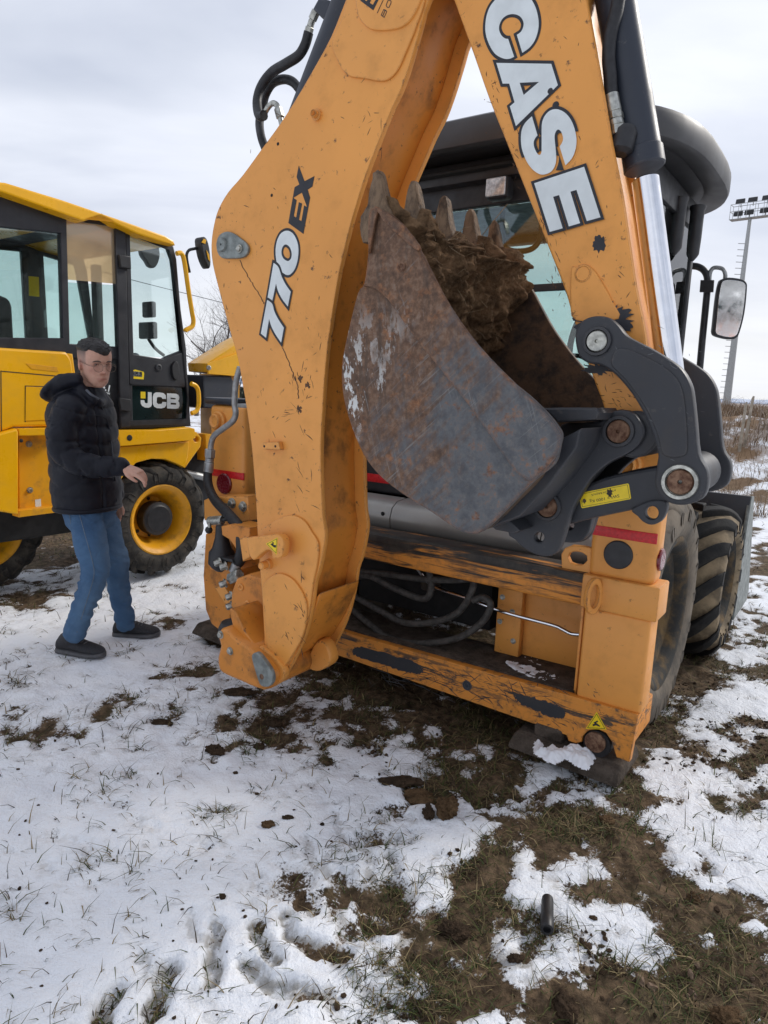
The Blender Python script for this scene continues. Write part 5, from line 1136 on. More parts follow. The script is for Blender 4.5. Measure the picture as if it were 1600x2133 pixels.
X, Y, Z, S = scatter(190000, lambda S, D, X, Y: np.clip(.012 + .30 * sstep(.42, .18, S) * sstep(.0, .3, fbm(X * 6, Y * 6, 0, 72, 3)) + .46 * sstep(.18, -.12, S) * (.12 + .88 * sstep(-.05, .25, fbm(X * 4, Y * 4, 0, 71, 4))) + .30 * sstep(.4, .9, D) * sstep(.0, .3, fbm(X * 9, Y * 9, 0, 70, 3)), 0, 1))
n = len(X); dist = np.hypot(X, Y); Hh = RNG.uniform(.014, .036, n) * (1 + .14 * dist)
blades('grass', X, Y, Z, Hh, RNG.uniform(.0010, .0020, n) * (.7 + .22 * dist), 1.5, bcols(n, (3, 2.4, 3.2, 1.6, 2.6)), 'short green and withered grass poking through snow and mud', 'grass')
X, Y, Z, S = scatter(6500, lambda S, D, X, Y: np.clip(.05 + .5 * sstep(.2, .5, fbm(X * 5, Y * 5, 0, 77, 3)), 0, 1) * sstep(0, .2, S), y0=1150)
n = len(X); dist = np.hypot(X, Y)
blades('dry_stalks', X, Y, Z, RNG.uniform(.02, .07, n) * (1 + .1 * dist), np.full(n, .0011) * (.7 + .2 * dist), .7, bcols(n, (2, .6, 1.2, .6, 4)), 'thin dark stalks standing up through the smooth snow', 'stalks')
# tall withered weeds on the bank and field edge
def weeds():
    n = 90000; X = RNG.uniform(3, 26, n); Y = 9 + 36 * RNG.random(n) ** 1.3
    ok = fbm(X * .8, Y * .8, 0, 90, 4, .6) + .35 * sstep(13, 17, Y + .25 * X) + .2 * RNG.normal(size=n) > .17
    X, Y = X[ok], Y[ok]; Z = ground_height(X, Y); n = len(X)
    P = np.array([(.22, .14, .075), (.15, .095, .055), (.09, .065, .045), (.30, .21, .12)]); c = P[RNG.choice(4, n)] * RNG.uniform(.7, 1.2, (n, 1))
    blades('withered_weeds', X, Y, Z, RNG.uniform(.08, .34, n) * (1 + .8 * (RNG.random(n) > .95)), np.full(n, .005) * (.6 + .03 * Y), .6, c, 'brown withered weeds covering the snowy bank', 'weeds')
    n = 9000; X = RNG.uniform(-22, 2, n); Y = RNG.uniform(9, 50, n); ok = fbm(X * .6, Y * .6, 0, 91, 4) > .25; X, Y = X[ok], Y[ok]; Z = ground_height(X, Y); n = len(X); c = P[RNG.choice(4, n)] * RNG.uniform(.6, 1.1, (n, 1))
    blades('field_weeds', X, Y, Z, RNG.uniform(.08, .3, n), np.full(n, .005) * (.6 + .03 * Y), .5, c, 'sparse brown weeds in the snowy field behind the yellow machine', 'weeds')
weeds()
def scrub():
    nc, k = 420, 70; cx = RNG.uniform(4.5, 24, nc); cy = RNG.uniform(13.5, 34, nc); X = np.repeat(cx, k) + RNG.normal(0, .16, nc * k); Y = np.repeat(cy, k) + RNG.normal(0, .16, nc * k); Z = ground_height(X, Y); n = nc * k
    hc = np.repeat(RNG.uniform(.25, .8, nc), k); P = np.array([(.30, .22, .15), (.42, .36, .30), (.17, .11, .07), (.24, .15, .085)]); c = P[RNG.choice(4, n)] * RNG.uniform(.7, 1.2, (n, 1))
    blades('dry_scrub', X, Y, Z, hc * RNG.uniform(.4, 1.1, n), np.full(n, .0045) * (.6 + .03 * Y), .8, c, 'pale frosted scrub clumps growing on the bank at the right', 'scrub')
scrub()
def rocks(name, X, Y, Z, R, mat, label, cat, sub=1):
    bm = bmesh.new(); bmesh.ops.create_icosphere(bm, subdivisions=sub, radius=1); bv = np.array([v.co[:] for v in bm.verts]); bf = [[v.index for v in f.verts] for f in bm.faces]; bm.free()
    n = len(X); m = len(bv); V = np.repeat(bv[None], n, 0) * RNG.uniform(.62, 1.3, (n, m, 1)) * RNG.uniform(.6, 1.3, (n, 1, 3)); V[:, :, 2] *= .7
    V = V * R[:, None, None] + np.stack([X, Y, Z + R * .25], 1)[:, None]
    Fc = (np.array(bf)[None] + (np.arange(n) * m)[:, None, None]).reshape(-1, 3)
    me = bpy.data.meshes.new(name); me.from_pydata(V.reshape(-1, 3).tolist(), [], Fc.tolist()); return tag(mk(name, me, mat, None, 0), label, cat, kind='stuff')
X, Y, Z, S = scatter(60000, lambda S, D, X, Y: np.clip(.6 * sstep(.5, -.1, S) * sstep(.05, .35, fbm(X * 3, Y * 3, 0, 61, 3) + .25 * sstep(.7, 1.3, X)) * sstep(-.6, .3, X) + .004, 0, 1), y0=1400)
rocks('soil_crumbs', X, Y, Z, RNG.uniform(.0022, .006, len(X)) * RNG.choice([1, 1, 1, 2.0], len(X)), MT['clod_soil'], 'small dark crumbs of soil strewn over snow and mud', 'crumbs')
X, Y, Z, S = scatter(1700, lambda S, D, X, Y: .55 * sstep(.1, -.3, S) * sstep(1.9, .9, Y) * sstep(.2, .8, X), y0=1700)
rocks('small_stones', X, Y, Z, RNG.uniform(.006, .017, len(X)), simple('stone', (.15, .10, .065), .9, var=.4, scale=40, bump=.3), 'small brown stones lying in the mud at the right', 'stones', 2)
# single clods one can point at
def clod(px, py, r, mat, label, sx=1, sy=1, sz=.75, seed=0):
    c = gpt(px, py); x, y = c[0], c[1]; z = float(ground_height(np.array([x]), np.array([y]))[0])
    bm = bmesh.new(); bmesh.ops.create_icosphere(bm, subdivisions=5, radius=1); a = np.array([v.co[:] for v in bm.verts])
    k = 1 + .55 * fbm(a[:, 0] * 1.4, a[:, 1] * 1.4, a[:, 2] * 1.4, seed, 3) + .55 * fbm(a[:, 0] * 4, a[:, 1] * 4, a[:, 2] * 4, seed + 9, 5, .68)
    a = a * k[:, None] * np.array([sx, sy, sz]) * r
    for v, p in zip(bm.verts, a): v.co = p
    me = bpy.data.meshes.new('soil_clod'); bm.to_mesh(me); bm.free(); o = mk('soil_clod', me, MT[mat], None, 0); me.shade_smooth(); o.location = (x, y, z + r * sz * .45)
    return tag(o, label, 'clod', 'clods of soil on the snow')
for i, (px, py, r, mt, lb, sx, sy) in enumerate((
    (872, 1655, .055, 'clod_ochre', 'big ochre clod of soil on snow in front of the orange sill', 1.1, .8), (932, 1690, .046, 'clod_ochre', 'ochre clod right of the biggest clod, tapering towards us', .8, 1.1), (893, 1700, .03, 'clod_soil', 'narrow brown clod below and between the two ochre clods', .6, 1.2), (838, 1625, .05, 'clod_soil', 'dark brown clod behind the biggest ochre clod', 1.5, .7),
    (450, 1560, .034, 'clod_soil', 'lone brown clod on snow below the boom foot', 1.2, .8), (540, 1548, .022, 'clod_soil', 'small brown clod right of the lone clod below the boom', 1, .8), (340, 1500, .026, 'clod_soil', 'flat brown clod on snow right of the man\'s shoes', 1.6, .6), (568, 1503, .03, 'clod_soil', 'dark clod at the shadow edge under the boom foot', 1.2, .8), (500, 1440, .05, 'clod_soil', 'brown clod right under the boom pivot', 1.5, .7),
    (558, 1722, .016, 'clod_ochre', 'reddish little clod alone on smooth snow in the middle', 1.2, 1), (600, 1708, .010, 'clod_soil', 'tiny dark clod right of the reddish little clod', 1.8, .8),
    (1262, 1705, .022, 'clod_ochre', 'pale brown clod in mud below the stabiliser foot', 1.2, .9), (1450, 1860, .020, 'clod_ochre', 'reddish clod in the mud at the right edge of the snow islands', 1.1, .9), (1180, 2080, .03, 'clod_soil', 'dark clod in snow near the bottom edge', .9, 1.2), (1520, 2100, .03, 'clod_ochre', 'angular tan clod in the bottom right mud', 1.3, .9), (1075, 1990, .016, 'clod_soil', 'small dark clod below the black tube', 1.2, .8), (948, 1930, .036, 'clod_soil', 'broad dark lump of mud on the snow left of the black tube', 1.2, .8))):
    clod(px, py, r, mt, lb, sx, sy, .26 if r > .048 else .7, i * 7)
# piece of black plastic tube
_t0, _t1 = gpt(1141, 1868, .012), gpt(1140, 1932, .012)
zt = float(ground_height(np.array([_t0[0]]), np.array([_t0[1]]))[0])
def tube_piece():
    a, b = Vector((_t0[0], _t0[1], zt + .02)), Vector((_t1[0], _t1[1], zt + .018)); L = (b - a).length
    o = lathe('tube_piece', None, a, b - a, [(0, .010), (0, .0165), (.01, .018), (L * .6, .018), (L * .62, .0195), (L * .97, .0195), (L, .018), (L, .011), (L * .9, .011)], MT['black_plastic'], 20)
    return tag(o, 'short piece of black plastic tube lying in dirty snow', 'tube')
tube_piece()
# ------------------------------------------------------------------ background
def far_hills():
    n = 260; V = []; Fc = []
    a = np.linspace(-1.2, 1.2, n); R = 2600
    h = 30 + 22 * fbm(a * 4, a * 0, 0, 3, 4) + 12 * fbm(a * 17, a * 0, 0, 4, 3)
    for i in range(n):
        for r, k in ((R - 500, 0.0), (R - 250, .45), (R, .95), (R + 150, 1.0), (R + 500, .2)):
            V.append((r * math.sin(a[i]), r * math.cos(a[i]), max(h[i], 10) * k - 2))
    for i in range(n - 1):
        for j in range(4): Fc.append((i * 5 + j, (i + 1) * 5 + j, (i + 1) * 5 + j + 1, i * 5 + j + 1))
    t = NT('hill_wood_snow_haze'); nz = t.noise(.006, 6, .6, t.co((1, 1, 3))); t.col(t.mix(t.rng(nz, .48, .58), (.20, .25, .34), (.55, .60, .70))); t.set(rough=1.0, spec=0)  # wood and snow tones with the blue of distant haze painted in
    tag(mk('hills', meshdata('hills', V, Fc), t.m, None, 80), kind='structure')
far_hills()
BARK = simple('bark', (.085, .07, .062), .9, var=.3, scale=10)
def bare_tree(px, dist, h, seed, label):
    R_ = random.Random(seed); c = gpt(px, 1200); k = dist / c[1]; x, y = c[0] * k, dist
    z = float(ground_height(np.array([x]), np.array([y]))[0])
    root = bpy.data.objects.new('bare_tree', None); COL.objects.link(root); root.location = (x, y, z - .05)
    tag(root, label, 'tree', 'bare trees behind the yellow machine')
    T = ([], []); Bv = ([], [])
    def grow(p, d, L, r, lev):
        q = [p]; n = 5
        for i in range(n):
            d = (d + Vector((R_.gauss(0, .13), R_.gauss(0, .13), R_.gauss(.04, .08)))).normalized(); q.append(q[-1] + d * L / n)
        tgt = T if lev == 0 else Bv
        a, b = tube_vf(q, [r * (1 - .55 * i / n) for i in range(n + 1)], 6 if lev < 2 else 3, len(tgt[0])); tgt[0].extend(a); tgt[1].extend(b)
        if lev >= 5: return
        for j in range({0: 8, 1: 6, 2: 5, 3: 4, 4: 3}[lev]):
            t = R_.uniform(.35 if lev == 0 else .2, 1.0); i = min(int(t * n), n - 1); pp = q[i].lerp(q[i + 1], t * n - i)
            ax = Vector((R_.gauss(0, 1), R_.gauss(0, 1), R_.gauss(.15, .5))).normalized(); nd = (d * .8 + ax * .75).normalized()
            grow(pp, nd, L * R_.uniform(.45, .72), r * .45 * (1 - .3 * t), lev + 1)
    grow(Vector((0, 0, 0)), Vector((.03, 0, 1)), h * .55, h * .019, 0)
    mk('trunk', meshdata('trunk', *T), BARK, root, 60); mk('crown', meshdata('crown', *Bv), BARK, root, 60)
bare_tree(446, 26, 6.4, 3, 'bare grey tree rising between the yellow cab and orange boom')
bare_tree(412, 31, 5.4, 8, 'smaller bare tree just right of the yellow cab handle')
bare_tree(500, 33, 4.8, 5, 'bare tree mostly hidden by the orange boom')
# dark hedge at the field edge
def hedge():
    R2 = np.random.default_rng(3); n = 26000; X = R2.uniform(-30, -6, n); Y = 46 + R2.normal(0, .8, n); H_ = 1.2 + .9 * fbm(X * .4, X * 0, 0, 5, 4); Z = R2.random(n) * H_
    a = R2.uniform(0, 6.28, n); s = R2.uniform(.08, .2, n)
    V = np.stack([np.stack([X + s * np.cos(a), Y + s * np.sin(a), Z - s * .4], 1), np.stack([X - s * np.cos(a), Y - s * np.sin(a), Z - s * .3], 1), np.stack([X, Y, Z + s], 1)], 1).reshape(-1, 3)
    me = bpy.data.meshes.new('hedge'); me.from_pydata(V.tolist(), [], np.arange(3 * n).reshape(-1, 3).tolist()); tag(mk('hedge', me, simple('hedge_leaf', (.035, .042, .030), .9, var=.4, scale=3), None, 0), 'dark low hedge far behind the yellow machine', 'hedge', kind='stuff')
hedge()
# overhead wire
tag(tube('overhead_wire', None, [tuple(CO + pxray(x, y) / pxray(x, y)[1] * d) for x, y, d in ((-500, 400, 30), (-100, 490, 34), (120, 540, 37), (275, 583, 39), (430, 622, 41), (600, 664, 43), (800, 706, 46), (900, 724, 48))], .018, MT['black_plastic'], 6), 'thin dark overhead wire crossing the sky behind the yellow cab', 'wire')
# floodlight mast
def light_mast():
    D = 80.0; d0 = pxray(1514, 836); k = D / d0[1]; x = d0[0] * k
    top = 1.5 + (pxray(1561, 455) * k)[2]; top = CAMH + pxray(1561, 455)[2] / pxray(1561, 455)[1] * D
    z = float(ground_height(np.array([x]), np.array([D]))[0]) - .3
    root = bpy.data.objects.new('floodlight_mast', None); COL.objects.link(root); root.location = (x, D, z); H_ = top - z
    tag(root, 'tall grey floodlight mast on the horizon at the right', 'light mast')
    mast = lathe('mast', root, (0, 0, 0), (0, 0, 1), [(0, .55), (.3, .55), (.35, .44), (H_, .18), (H_ + .1, .1)], MT['galvanised'], 14)
    me = lathe_me('rung', (0, 0, 0), (-1, 0, 0), [(0, .035), (.75, .035)], 6); me.materials.append(MT['galvanised'])
    for i in range(26):
        o = bpy.data.objects.new('climbing_rung', me); COL.objects.link(o); o.parent = root; o.location = (-.2, 0, 2 + i * (H_ - 4) / 26)
    a = Matrix.Rotation(math.radians(-42), 4, 'Z') @ Matrix.Scale(.74, 4)
    def B(nm, lo, hi, mat, par):
        m = box_me(nm, lo, hi, 0); m.transform(Matrix.Translation((0, 0, H_)) @ a); return mk(nm, m, mat, par, 0)
    L0, L1 = -2.7, 4.2; pf = B('platform_floor', (L0, -.7, 0), (L1, .7, .08), MT['galvanised'], root)
    for zz_ in (.0, 1.1, 2.1):
        for yy in (-.7, .7): B('guard_rail', (L0, yy - .03, zz_), (L1, yy + .03, zz_ + .07), MT['galvanised'], pf)
        for xx in (L0, L1): B('guard_rail', (xx - .03, -.7, zz_), (xx + .03, .7, zz_ + .07), MT['galvanised'], pf)
    for xx in np.linspace(L0, L1, 7):
        for yy in (-.7, .7): B('guard_post', (xx - .03, yy - .03, 0), (xx + .03, yy + .03, 2.15), MT['galvanised'], pf)
    for zz_, xs in ((.5, (-1.7, -.2, 1.9, 3.4)), (2.25, (-1.6, .1, 2.0, 3.6))):
        for xx in xs:
            f = hexa('floodlight', root, [tuple((Matrix.Translation((0, 0, H_)) @ a @ Vector(p))) for p in ((xx - .65, -.35, zz_), (xx + .65, -.35, zz_), (xx + .55, .3, zz_ + .1), (xx - .55, .3, zz_ + .1), (xx - .65, -.1, zz_ + .75), (xx + .65, -.1, zz_ + .75), (xx + .55, .35, zz_ + .6), (xx - .55, .35, zz_ + .6))], MT['black_plastic'], .05)
            B('bracket', (xx - .05, .3, zz_ - .4), (xx + .05, .4, zz_ + .3), MT['galvanised'], f)
light_mast()
# two wooden stakes in front of the bank
for i, (px, py, h, lb) in enumerate(((1532, 1000, .95, 'left weathered stake standing before the weedy bank'), (1541, 998, 1.0, 'right weathered stake standing before the weedy bank'))):
    c = gpt(px, py); z = float(ground_height(np.array([c[0]]), np.array([c[1]]))[0])
    o = hexa('wooden_stake', None, [(-.025, -.025, -.1), (.025, -.025, -.1), (.025, .025, -.1), (-.025, .025, -.1), (-.01 + .04 * i, -.02, h), (.03 + .04 * i, -.02, h), (.03 + .04 * i, .02, h - .05), (-.01 + .04 * i, .02, h - .05)], simple('weathered_wood', (.33, .28, .22), .9, var=.25, scale=12), .004); o.location = (c[0], c[1], z)
    tag(o, lb, 'stake', 'stakes before the bank')
# ------------------------------------------------------------------ the yellow loader on the left
_g = gpt(330, 1200)
FJ = Frame((_g[0], _g[1], 0), -53)
jcb = FJ.root('yellow_loader')
tag(jcb, 'yellow wheeled loader with black glazed cab parked behind the man', 'loader')
YE, YD, BP, DP = MT['yellow_paint'], MT['yellow_dirty'], MT['black_plastic'], MT['dark_plastic']
simple('cab_frame', (.022, .022, .026), .42, var=.15, scale=20)
CBM = MT['cab_frame']
def J(name, outline, v0, v1, mat, parent=None, **k): return plate(name, parent or jcb, FJ, outline, v0, v1, mat, **k)
VJ = .05; JW = 1.30                      # cab side plane and cab width
rj = J('cab_roof', [(-160, 345, 1), (0, 379), (12, 380), (130, 416), (258, 460), (345, 491), (362, 501, 1), (366, 511, 1), (330, 502), (285, 487), (240, 466), (212, 449), (175, 461, 1), (0, 399), (-160, 372, 1)], VJ - .10, VJ + JW + .05, YE, sm=0, bev=.012)
J('roof_lining', [(-160, 366), (0, 392), (90, 424), (200, 452), (340, 500), (340, 512), (230, 475), (100, 445), (0, 420), (-160, 395)], VJ + .02, VJ + JW - .05, BP, rj, bev=.004)
cabj = J('cab_side', [(-170, 380), (0, 398), (136, 448), (240, 462), (360, 506), (368, 540), (398, 888), (250, 893), (247, 748), (-170, 740)], VJ, VJ + .05, CBM, bev=.006, holes=[
    [(-160, 455), (126, 486), (132, 704), (-160, 702)],
    [(139, 458), (238, 472), (247, 722), (146, 716)],
    [(271, 484), (352, 518), (360, 540), (386, 728), (350, 742), (340, 748), (279, 738)],
    [(276, 803), (390, 808), (394, 878), (277, 880)]])
def jp(o): return [FJ.P(p[0], p[1], VJ) for p in o]
# the far side of the cab has the same openings
plate_uw('cab_far_side', cabj, [jp([(-170, 380), (0, 398), (136, 448), (240, 462), (360, 506), (368, 540), (398, 888), (250, 893), (247, 735), (-170, 718)]), jp([(-160, 470), (110, 492), (118, 690), (-160, 690)]), jp([(150, 480), (228, 490), (236, 705), (156, 700)]), jp([(275, 500), (345, 525), (375, 725), (345, 740), (283, 730)])], VJ + JW - .05, VJ + JW, CBM, .006)
for lp_ in (jp([(-160, 468), (114, 490), (122, 694), (-160, 694)]), jp([(148, 478), (230, 488), (238, 708), (154, 703)]), jp([(272, 498), (347, 522), (378, 728), (345, 742), (281, 733)])): plate_uw('window_pane', cabj, [lp_], VJ + JW - .028, VJ + JW - .022, MT['cab_glass_clear'], 0)
J('window_pane', [(-160, 453), (128, 484), (134, 706), (-160, 704)], VJ + .020, VJ + .026, MT['cab_glass'], cabj, bev=0)
J('window_pane', [(138, 588), (242, 594), (248, 724), (145, 718)], VJ + .020, VJ + .026, MT['cab_glass'], cabj, bev=0)
J('protective_film', [(136, 454), (240, 466), (242.5, 591), (139, 582)], VJ + .008, VJ + .014, MT['amber_film'], cabj, bev=0)
J('door_pane', [(269, 482), (354, 516), (362, 540), (388, 730), (350, 745), (277, 741)], VJ + .020, VJ + .026, MT['cab_glass_clear'], cabj, bev=0)
simple('dark_glass', (.010, .020, .020), .06, var=.3, scale=5)
lg = J('lower_pane', [(275, 802), (391, 807), (395, 879), (276, 881)], VJ + .018, VJ + .026, MT['dark_glass'], cabj, bev=0)
# door outline, hinges, handle, lock
J('door_frame', [(262, 472), (360, 512), (367, 540), (397, 884), (270, 888), (269, 876), (388, 872), (392, 806), (385, 735), (359, 540), (352, 521), (271, 489), (279, 800), (270, 800)], VJ - .012, VJ, CBM, cabj, bev=.004)
J('door_panel', [(273, 742), (340, 752), (350, 746), (386, 732), (392, 806), (274, 801)], VJ - .008, VJ, CBM, cabj, bev=.003)
J('b_pillar', [(240, 458), (262, 472), (272, 888), (252, 892)], VJ - .02, VJ, CBM, cabj, bev=.006)
for y0 in (530, 828): J('hinge', [(249, y0), (273, y0 + 4), (274, y0 + 30), (252, y0 + 27)], VJ - .05, VJ - .0205, BP, cabj, bev=.006)
J('door_handle', [(360, 760), (368, 752), (373, 762), (374, 780), (370, 792), (363, 788), (359, 774)], VJ - .024, VJ - .0085, BP, cabj, sm=3, bev=.005)
lathe('door_lock', cabj, FJ.P3(330, 766, VJ - .008), (0, -1, 0), [(0, .028), (.006, .028), (.010, .022), (.010, .016), (.004, .012), (.006, 0)], DP, 18)
zj = lambda p: zz(260, 750, 11.4286, p)
for out, hs in (([(550, 760), (640, 770), (645, 1060), (625, 1110), (570, 1135), (480, 1130), (410, 1090), (380, 1030), (378, 950), (465, 955), (475, 1010), (500, 1028), (535, 1028), (548, 1010)], []),
                ([(985, 925), (895, 922), (885, 895), (860, 880), (790, 878), (765, 900), (760, 1010), (790, 1045), (870, 1045), (890, 1020), (898, 995), (990, 1000), (985, 1080), (950, 1130), (870, 1150), (770, 1145), (700, 1110), (668, 1040), (668, 870), (690, 800), (740, 768), (840, 770), (930, 790), (975, 840)], []),
                ([(1005, 790), (1220, 800), (1280, 830), (1298, 890), (1290, 945), (1270, 975), (1298, 1010), (1305, 1090), (1280, 1145), (1220, 1160), (1005, 1150)], [[(1088, 893), (1212, 905), (1210, 938), (1090, 930)], [(1090, 1015), (1222, 1022), (1222, 1065), (1092, 1058)]])):
    decal('letter', lg, FJ, zj(out), VJ + .0175, MT['white_vinyl'], [zj(h) for h in hs])
stj = decal('yellow_sticker', lg, FJ, zj([(378, 752), (492, 755), (492, 915), (380, 912)]), VJ + .0165, MT['sticker_yellow'])
bg2 = decal('badge', cabj, FJ, zj([(140, 260), (250, 225), (450, 280), (462, 310), (450, 460), (135, 440)]), VJ - .0083, MT['sticker_yellow'])
decal('badge_field', bg2, FJ, zj([(175, 262), (410, 282), (412, 402), (165, 382)]), VJ - .0092, MT['ink'])
text_on(bg2, FJ, 'JCB', zj([(290, 318)])[0], zj([(400, 328)])[0], VJ - .0100, 7.0, MT['white_vinyl'], bold=.02)
text_on(bg2, FJ, 'SMARTPOWER', zj([(290, 374)])[0], zj([(400, 384)])[0], VJ - .0100, 2.6, MT['white_vinyl'])
text_on(cabj, FJ, '4.1', (221, 808), (231, 811), VJ - .0203, 13, MT['white_vinyl'], bold=.03)
text_on(cabj, FJ, 'TON', (223, 819), (233, 821), VJ - .0203, 4, MT['white_vinyl'], bold=.03)
box('cab_floor', cabj, (-1.5, .12, 1.10), (.36, 1.28, 1.16), BP, .01)
# engine side panels
J('side_panel', [(-170, 712, 1), (0, 724), (60, 728), (138, 733, 1), (150, 752), (155, 800), (154, 880), (150, 888, 1), (30, 890, 1), (0, 900, 1), (-170, 915, 1)], VJ - .03, VJ + .10, YE, sm=3, bev=.016)
J('panel_slot', [(54, 757), (118, 765), (122, 775), (66, 769)], VJ - .0325, VJ - .0302, YD, bev=.001)
J('access_lid', [(54, 805), (150, 808), (150, 873), (53, 877)], VJ - .034, VJ - .0302, YE, bev=.003)
for q_ in ([(1, 772), (126, 783), (126, 785), (1, 774)], [(1, 772), (3, 772), (4, 897), (2, 898)], [(52, 803), (152, 806), (152, 808), (54, 805)], [(52, 803), (54, 803), (54, 879), (52, 879)]): J('panel_gap', q_, VJ - .0312, VJ - .0301, MT['ink'], bev=0)
J('corner_post', [(134, 735), (152, 737), (158, 780), (156, 880), (146, 880), (146, 770)], VJ - .012, VJ + .6, YE, bev=.01)
J('cab_cowl', [(147, 728), (250, 735), (254, 890), (158, 888), (158, 790)], VJ + .01, VJ + .06, BP, bev=.004)
fl = J('fuel_tank', [(-170, 920), (0, 903), (36, 893), (39, 900), (39, 1072), (0, 1066), (-170, 1055)], -.02, .5, YE, bev=.012)
J('tank_recess', [(39, 905), (112, 900), (116, 1064), (40, 1072)], .10, .5, YD, fl, bev=.006)
J('tank_lip', [(39, 893), (150, 890), (150, 906), (40, 908)], -.01, .12, YE, fl, bev=.006)
J('tank_foot', [(40, 1064), (116, 1056), (116, 1068), (40, 1078)], .02, .12, YD, fl, bev=.004)
for x, y in ((60, 925), (62, 1021)): bolt('bolt', fl, FJ.P3(x, y, .10), (0, -1, 0), .014, MT['zinc'])
decal('hydraulic_label', fl, FJ, [(73, 1041), (85, 1039), (86, 1058), (74, 1060)], .0995, MT['white_vinyl'])
lathe('filler_hole', fl, FJ.P3(44, 918, -.0205), (0, -1, 0), [(0, .012), (.002, .012), (.003, .010)], MT['void'], 12)
# step plate and mudguard
sp = J('step_plate', [(247, 897), (330, 896), (396, 890), (406, 893), (408, 912), (395, 918), (250, 930)], -.03, .45, YE, bev=.006)
lathe('step_plug', sp, FJ.P3(270, 912, -.031), (0, -1, 0), [(0, .022), (.002, .021), (.003, 0)], BP, 16)
J('mudguard', [(250, 931), (395, 919), (392, 950), (386, 975), (372, 968), (345, 957), (315, 956), (285, 964), (262, 985), (252, 1000)], .02, .42, YE, sp, bev=.008)
J('hitch_bracket', [(395, 895), (410, 900), (420, 912), (418, 930), (400, 955), (386, 975), (388, 930)], .05, .12, YE, sp, bev=.006, holes=[circ((409, 915), 6, 14)])
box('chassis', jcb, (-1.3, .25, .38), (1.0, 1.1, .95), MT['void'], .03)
box('front_frame', jcb, (.38, .22, .45), (1.0, .5, .98), BP, .03)
rod('steering_ram', jcb, FJ.P3(385, 985, .2), FJ.P3(450, 1000, .2), .03, MT['galvanised'])
# far shovel arm and bonnet beyond the cab
lj = J('loader_arm', [(430, 757), (500, 712), (560, 680), (620, 700), (620, 790), (500, 782), (470, 780), (432, 775)], .10, .35, YE, bev=.012)
J('arm_flank', [(432, 757), (500, 735), (500, 784), (434, 779)], .08, .099, YE, lj, bev=.004)
rod('arm_pin', lj, FJ.P3(435, 766, .06), FJ.P3(435, 766, .12), .02, MT['zinc'])
J('counterweight', [(424, 782), (482, 783), (490, 800), (486, 852), (424, 850)], .12, .8, MT['blue_grey_paint'], bev=.012)
J('front_post', [(478, 780), (500, 780), (500, 920), (478, 920)], .2, .6, YD, bev=.01)
J('front_link', [(428, 905), (450, 905), (450, 960), (430, 960)], .1, .3, YD, bev=.008)
# handles and mirrors
tube('grab_handle', jcb, [FJ.P3(x, y, -.02) for x, y in ((368, 528), (378, 528), (384, 545), (392, 600), (400, 650), (403, 668), (400, 680), (388, 687), (386, 690))], .018, YE, 10)
tube('grab_handle', jcb, [FJ.P3(x, y, -.02) for x, y in ((398, 799), (408, 804), (413, 815), (414, 840), (410, 855), (399, 861))], .018, YE, 10)
ma = tube('mirror_arm', jcb, [FJ.P3(x, y, .0) for x, y in ((395, 568), (390, 545), (389, 530), (394, 521), (405, 518), (420, 515))], .011, BP, 8)
mh = J('mirror_housing', [(418, 500), (424, 493), (431, 496), (437, 515), (440, 545), (438, 558), (433, 556), (424, 535)], -.06, .02, BP, ma, sm=3, bev=.012)
J('mirror_cap', [(420, 505), (425, 497), (430, 500), (428, 508)], -.066, -.061, YE, mh, bev=.002)
J('mirror_cap', [(430, 520), (436, 530), (438, 545), (434, 540)], -.066, -.061, YE, mh, bev=.002)
# inside the cab
J('near_mirror', [(294, 508), (304, 501), (320, 502), (330, 512), (334, 530), (330, 548), (322, 558), (312, 555), (306, 545), (296, 530)], JW + .10, JW + .16, BP, cabj, sm=3, bev=.012)
sj = box('driver_seat', cabj, (-.86, .45, 1.2), (-.42, .92, 1.62), MT['seat_fabric'], .08, 3)
box('seat_back', sj, (-.92, .46, 1.55), (-.76, .90, 2.02), MT['seat_fabric'], .07, 3)
tube('steering_wheel', cabj, [(.16 + .10 * math.cos(t), .68 + .17 * math.sin(t), 1.66 + .04 * math.cos(t)) for t in np.linspace(0, 2 * math.pi, 17)], .013, BP, 8, 3)
rod('steering_column', cabj, (.36, .68, 1.2), (.16, .68, 1.66), .04, BP)
box('dashboard', cabj, (.20, .25, 1.18), (.42, 1.1, 1.52), DP, .05, 3)
mn = box('display', cabj, (.24, .35, 1.82), (.28, .56, 1.95), DP, .012)
box('display', cabj, (.21, .32, 1.98), (.25, .46, 2.10), DP, .012)
tube('display_arm', mn, [(.26, .45, 1.82), (.32, .45, 1.75), (.40, .45, 1.70)], .014, DP, 8)
for u in (-1.1, -.62, .30): box('inner_post', cabj, (u - .03, VJ + JW - .14, 1.2), (u + .03, VJ + JW - .055, 2.45), DP, .01)
J('warning_label', [(60, 575), (81, 577), (82, 618), (61, 616)], .9, .905, MT['sticker_yellow'], cabj, bev=0)
box('rear_post', cabj, (-.95, .9, 1.2), (-.75, 1.0, 2.4), DP, .01)
# wheels
def jwheel(u, face, v=.165):
    w = wheel(jcb, (0, 0, 0), .455, .31, .265, MT['tyre_rubber'], MT['tyre_rubber'], YD, 17, .035, .38, .10, hub=MT['black_plastic'], lw=.055)
    w.location = (u, v, .435); w.rotation_euler = (0, 0, math.radians(-90 if face > 0 else 90)); return w
jwheel(.06, 1); jwheel(-1.05, 1, .62)
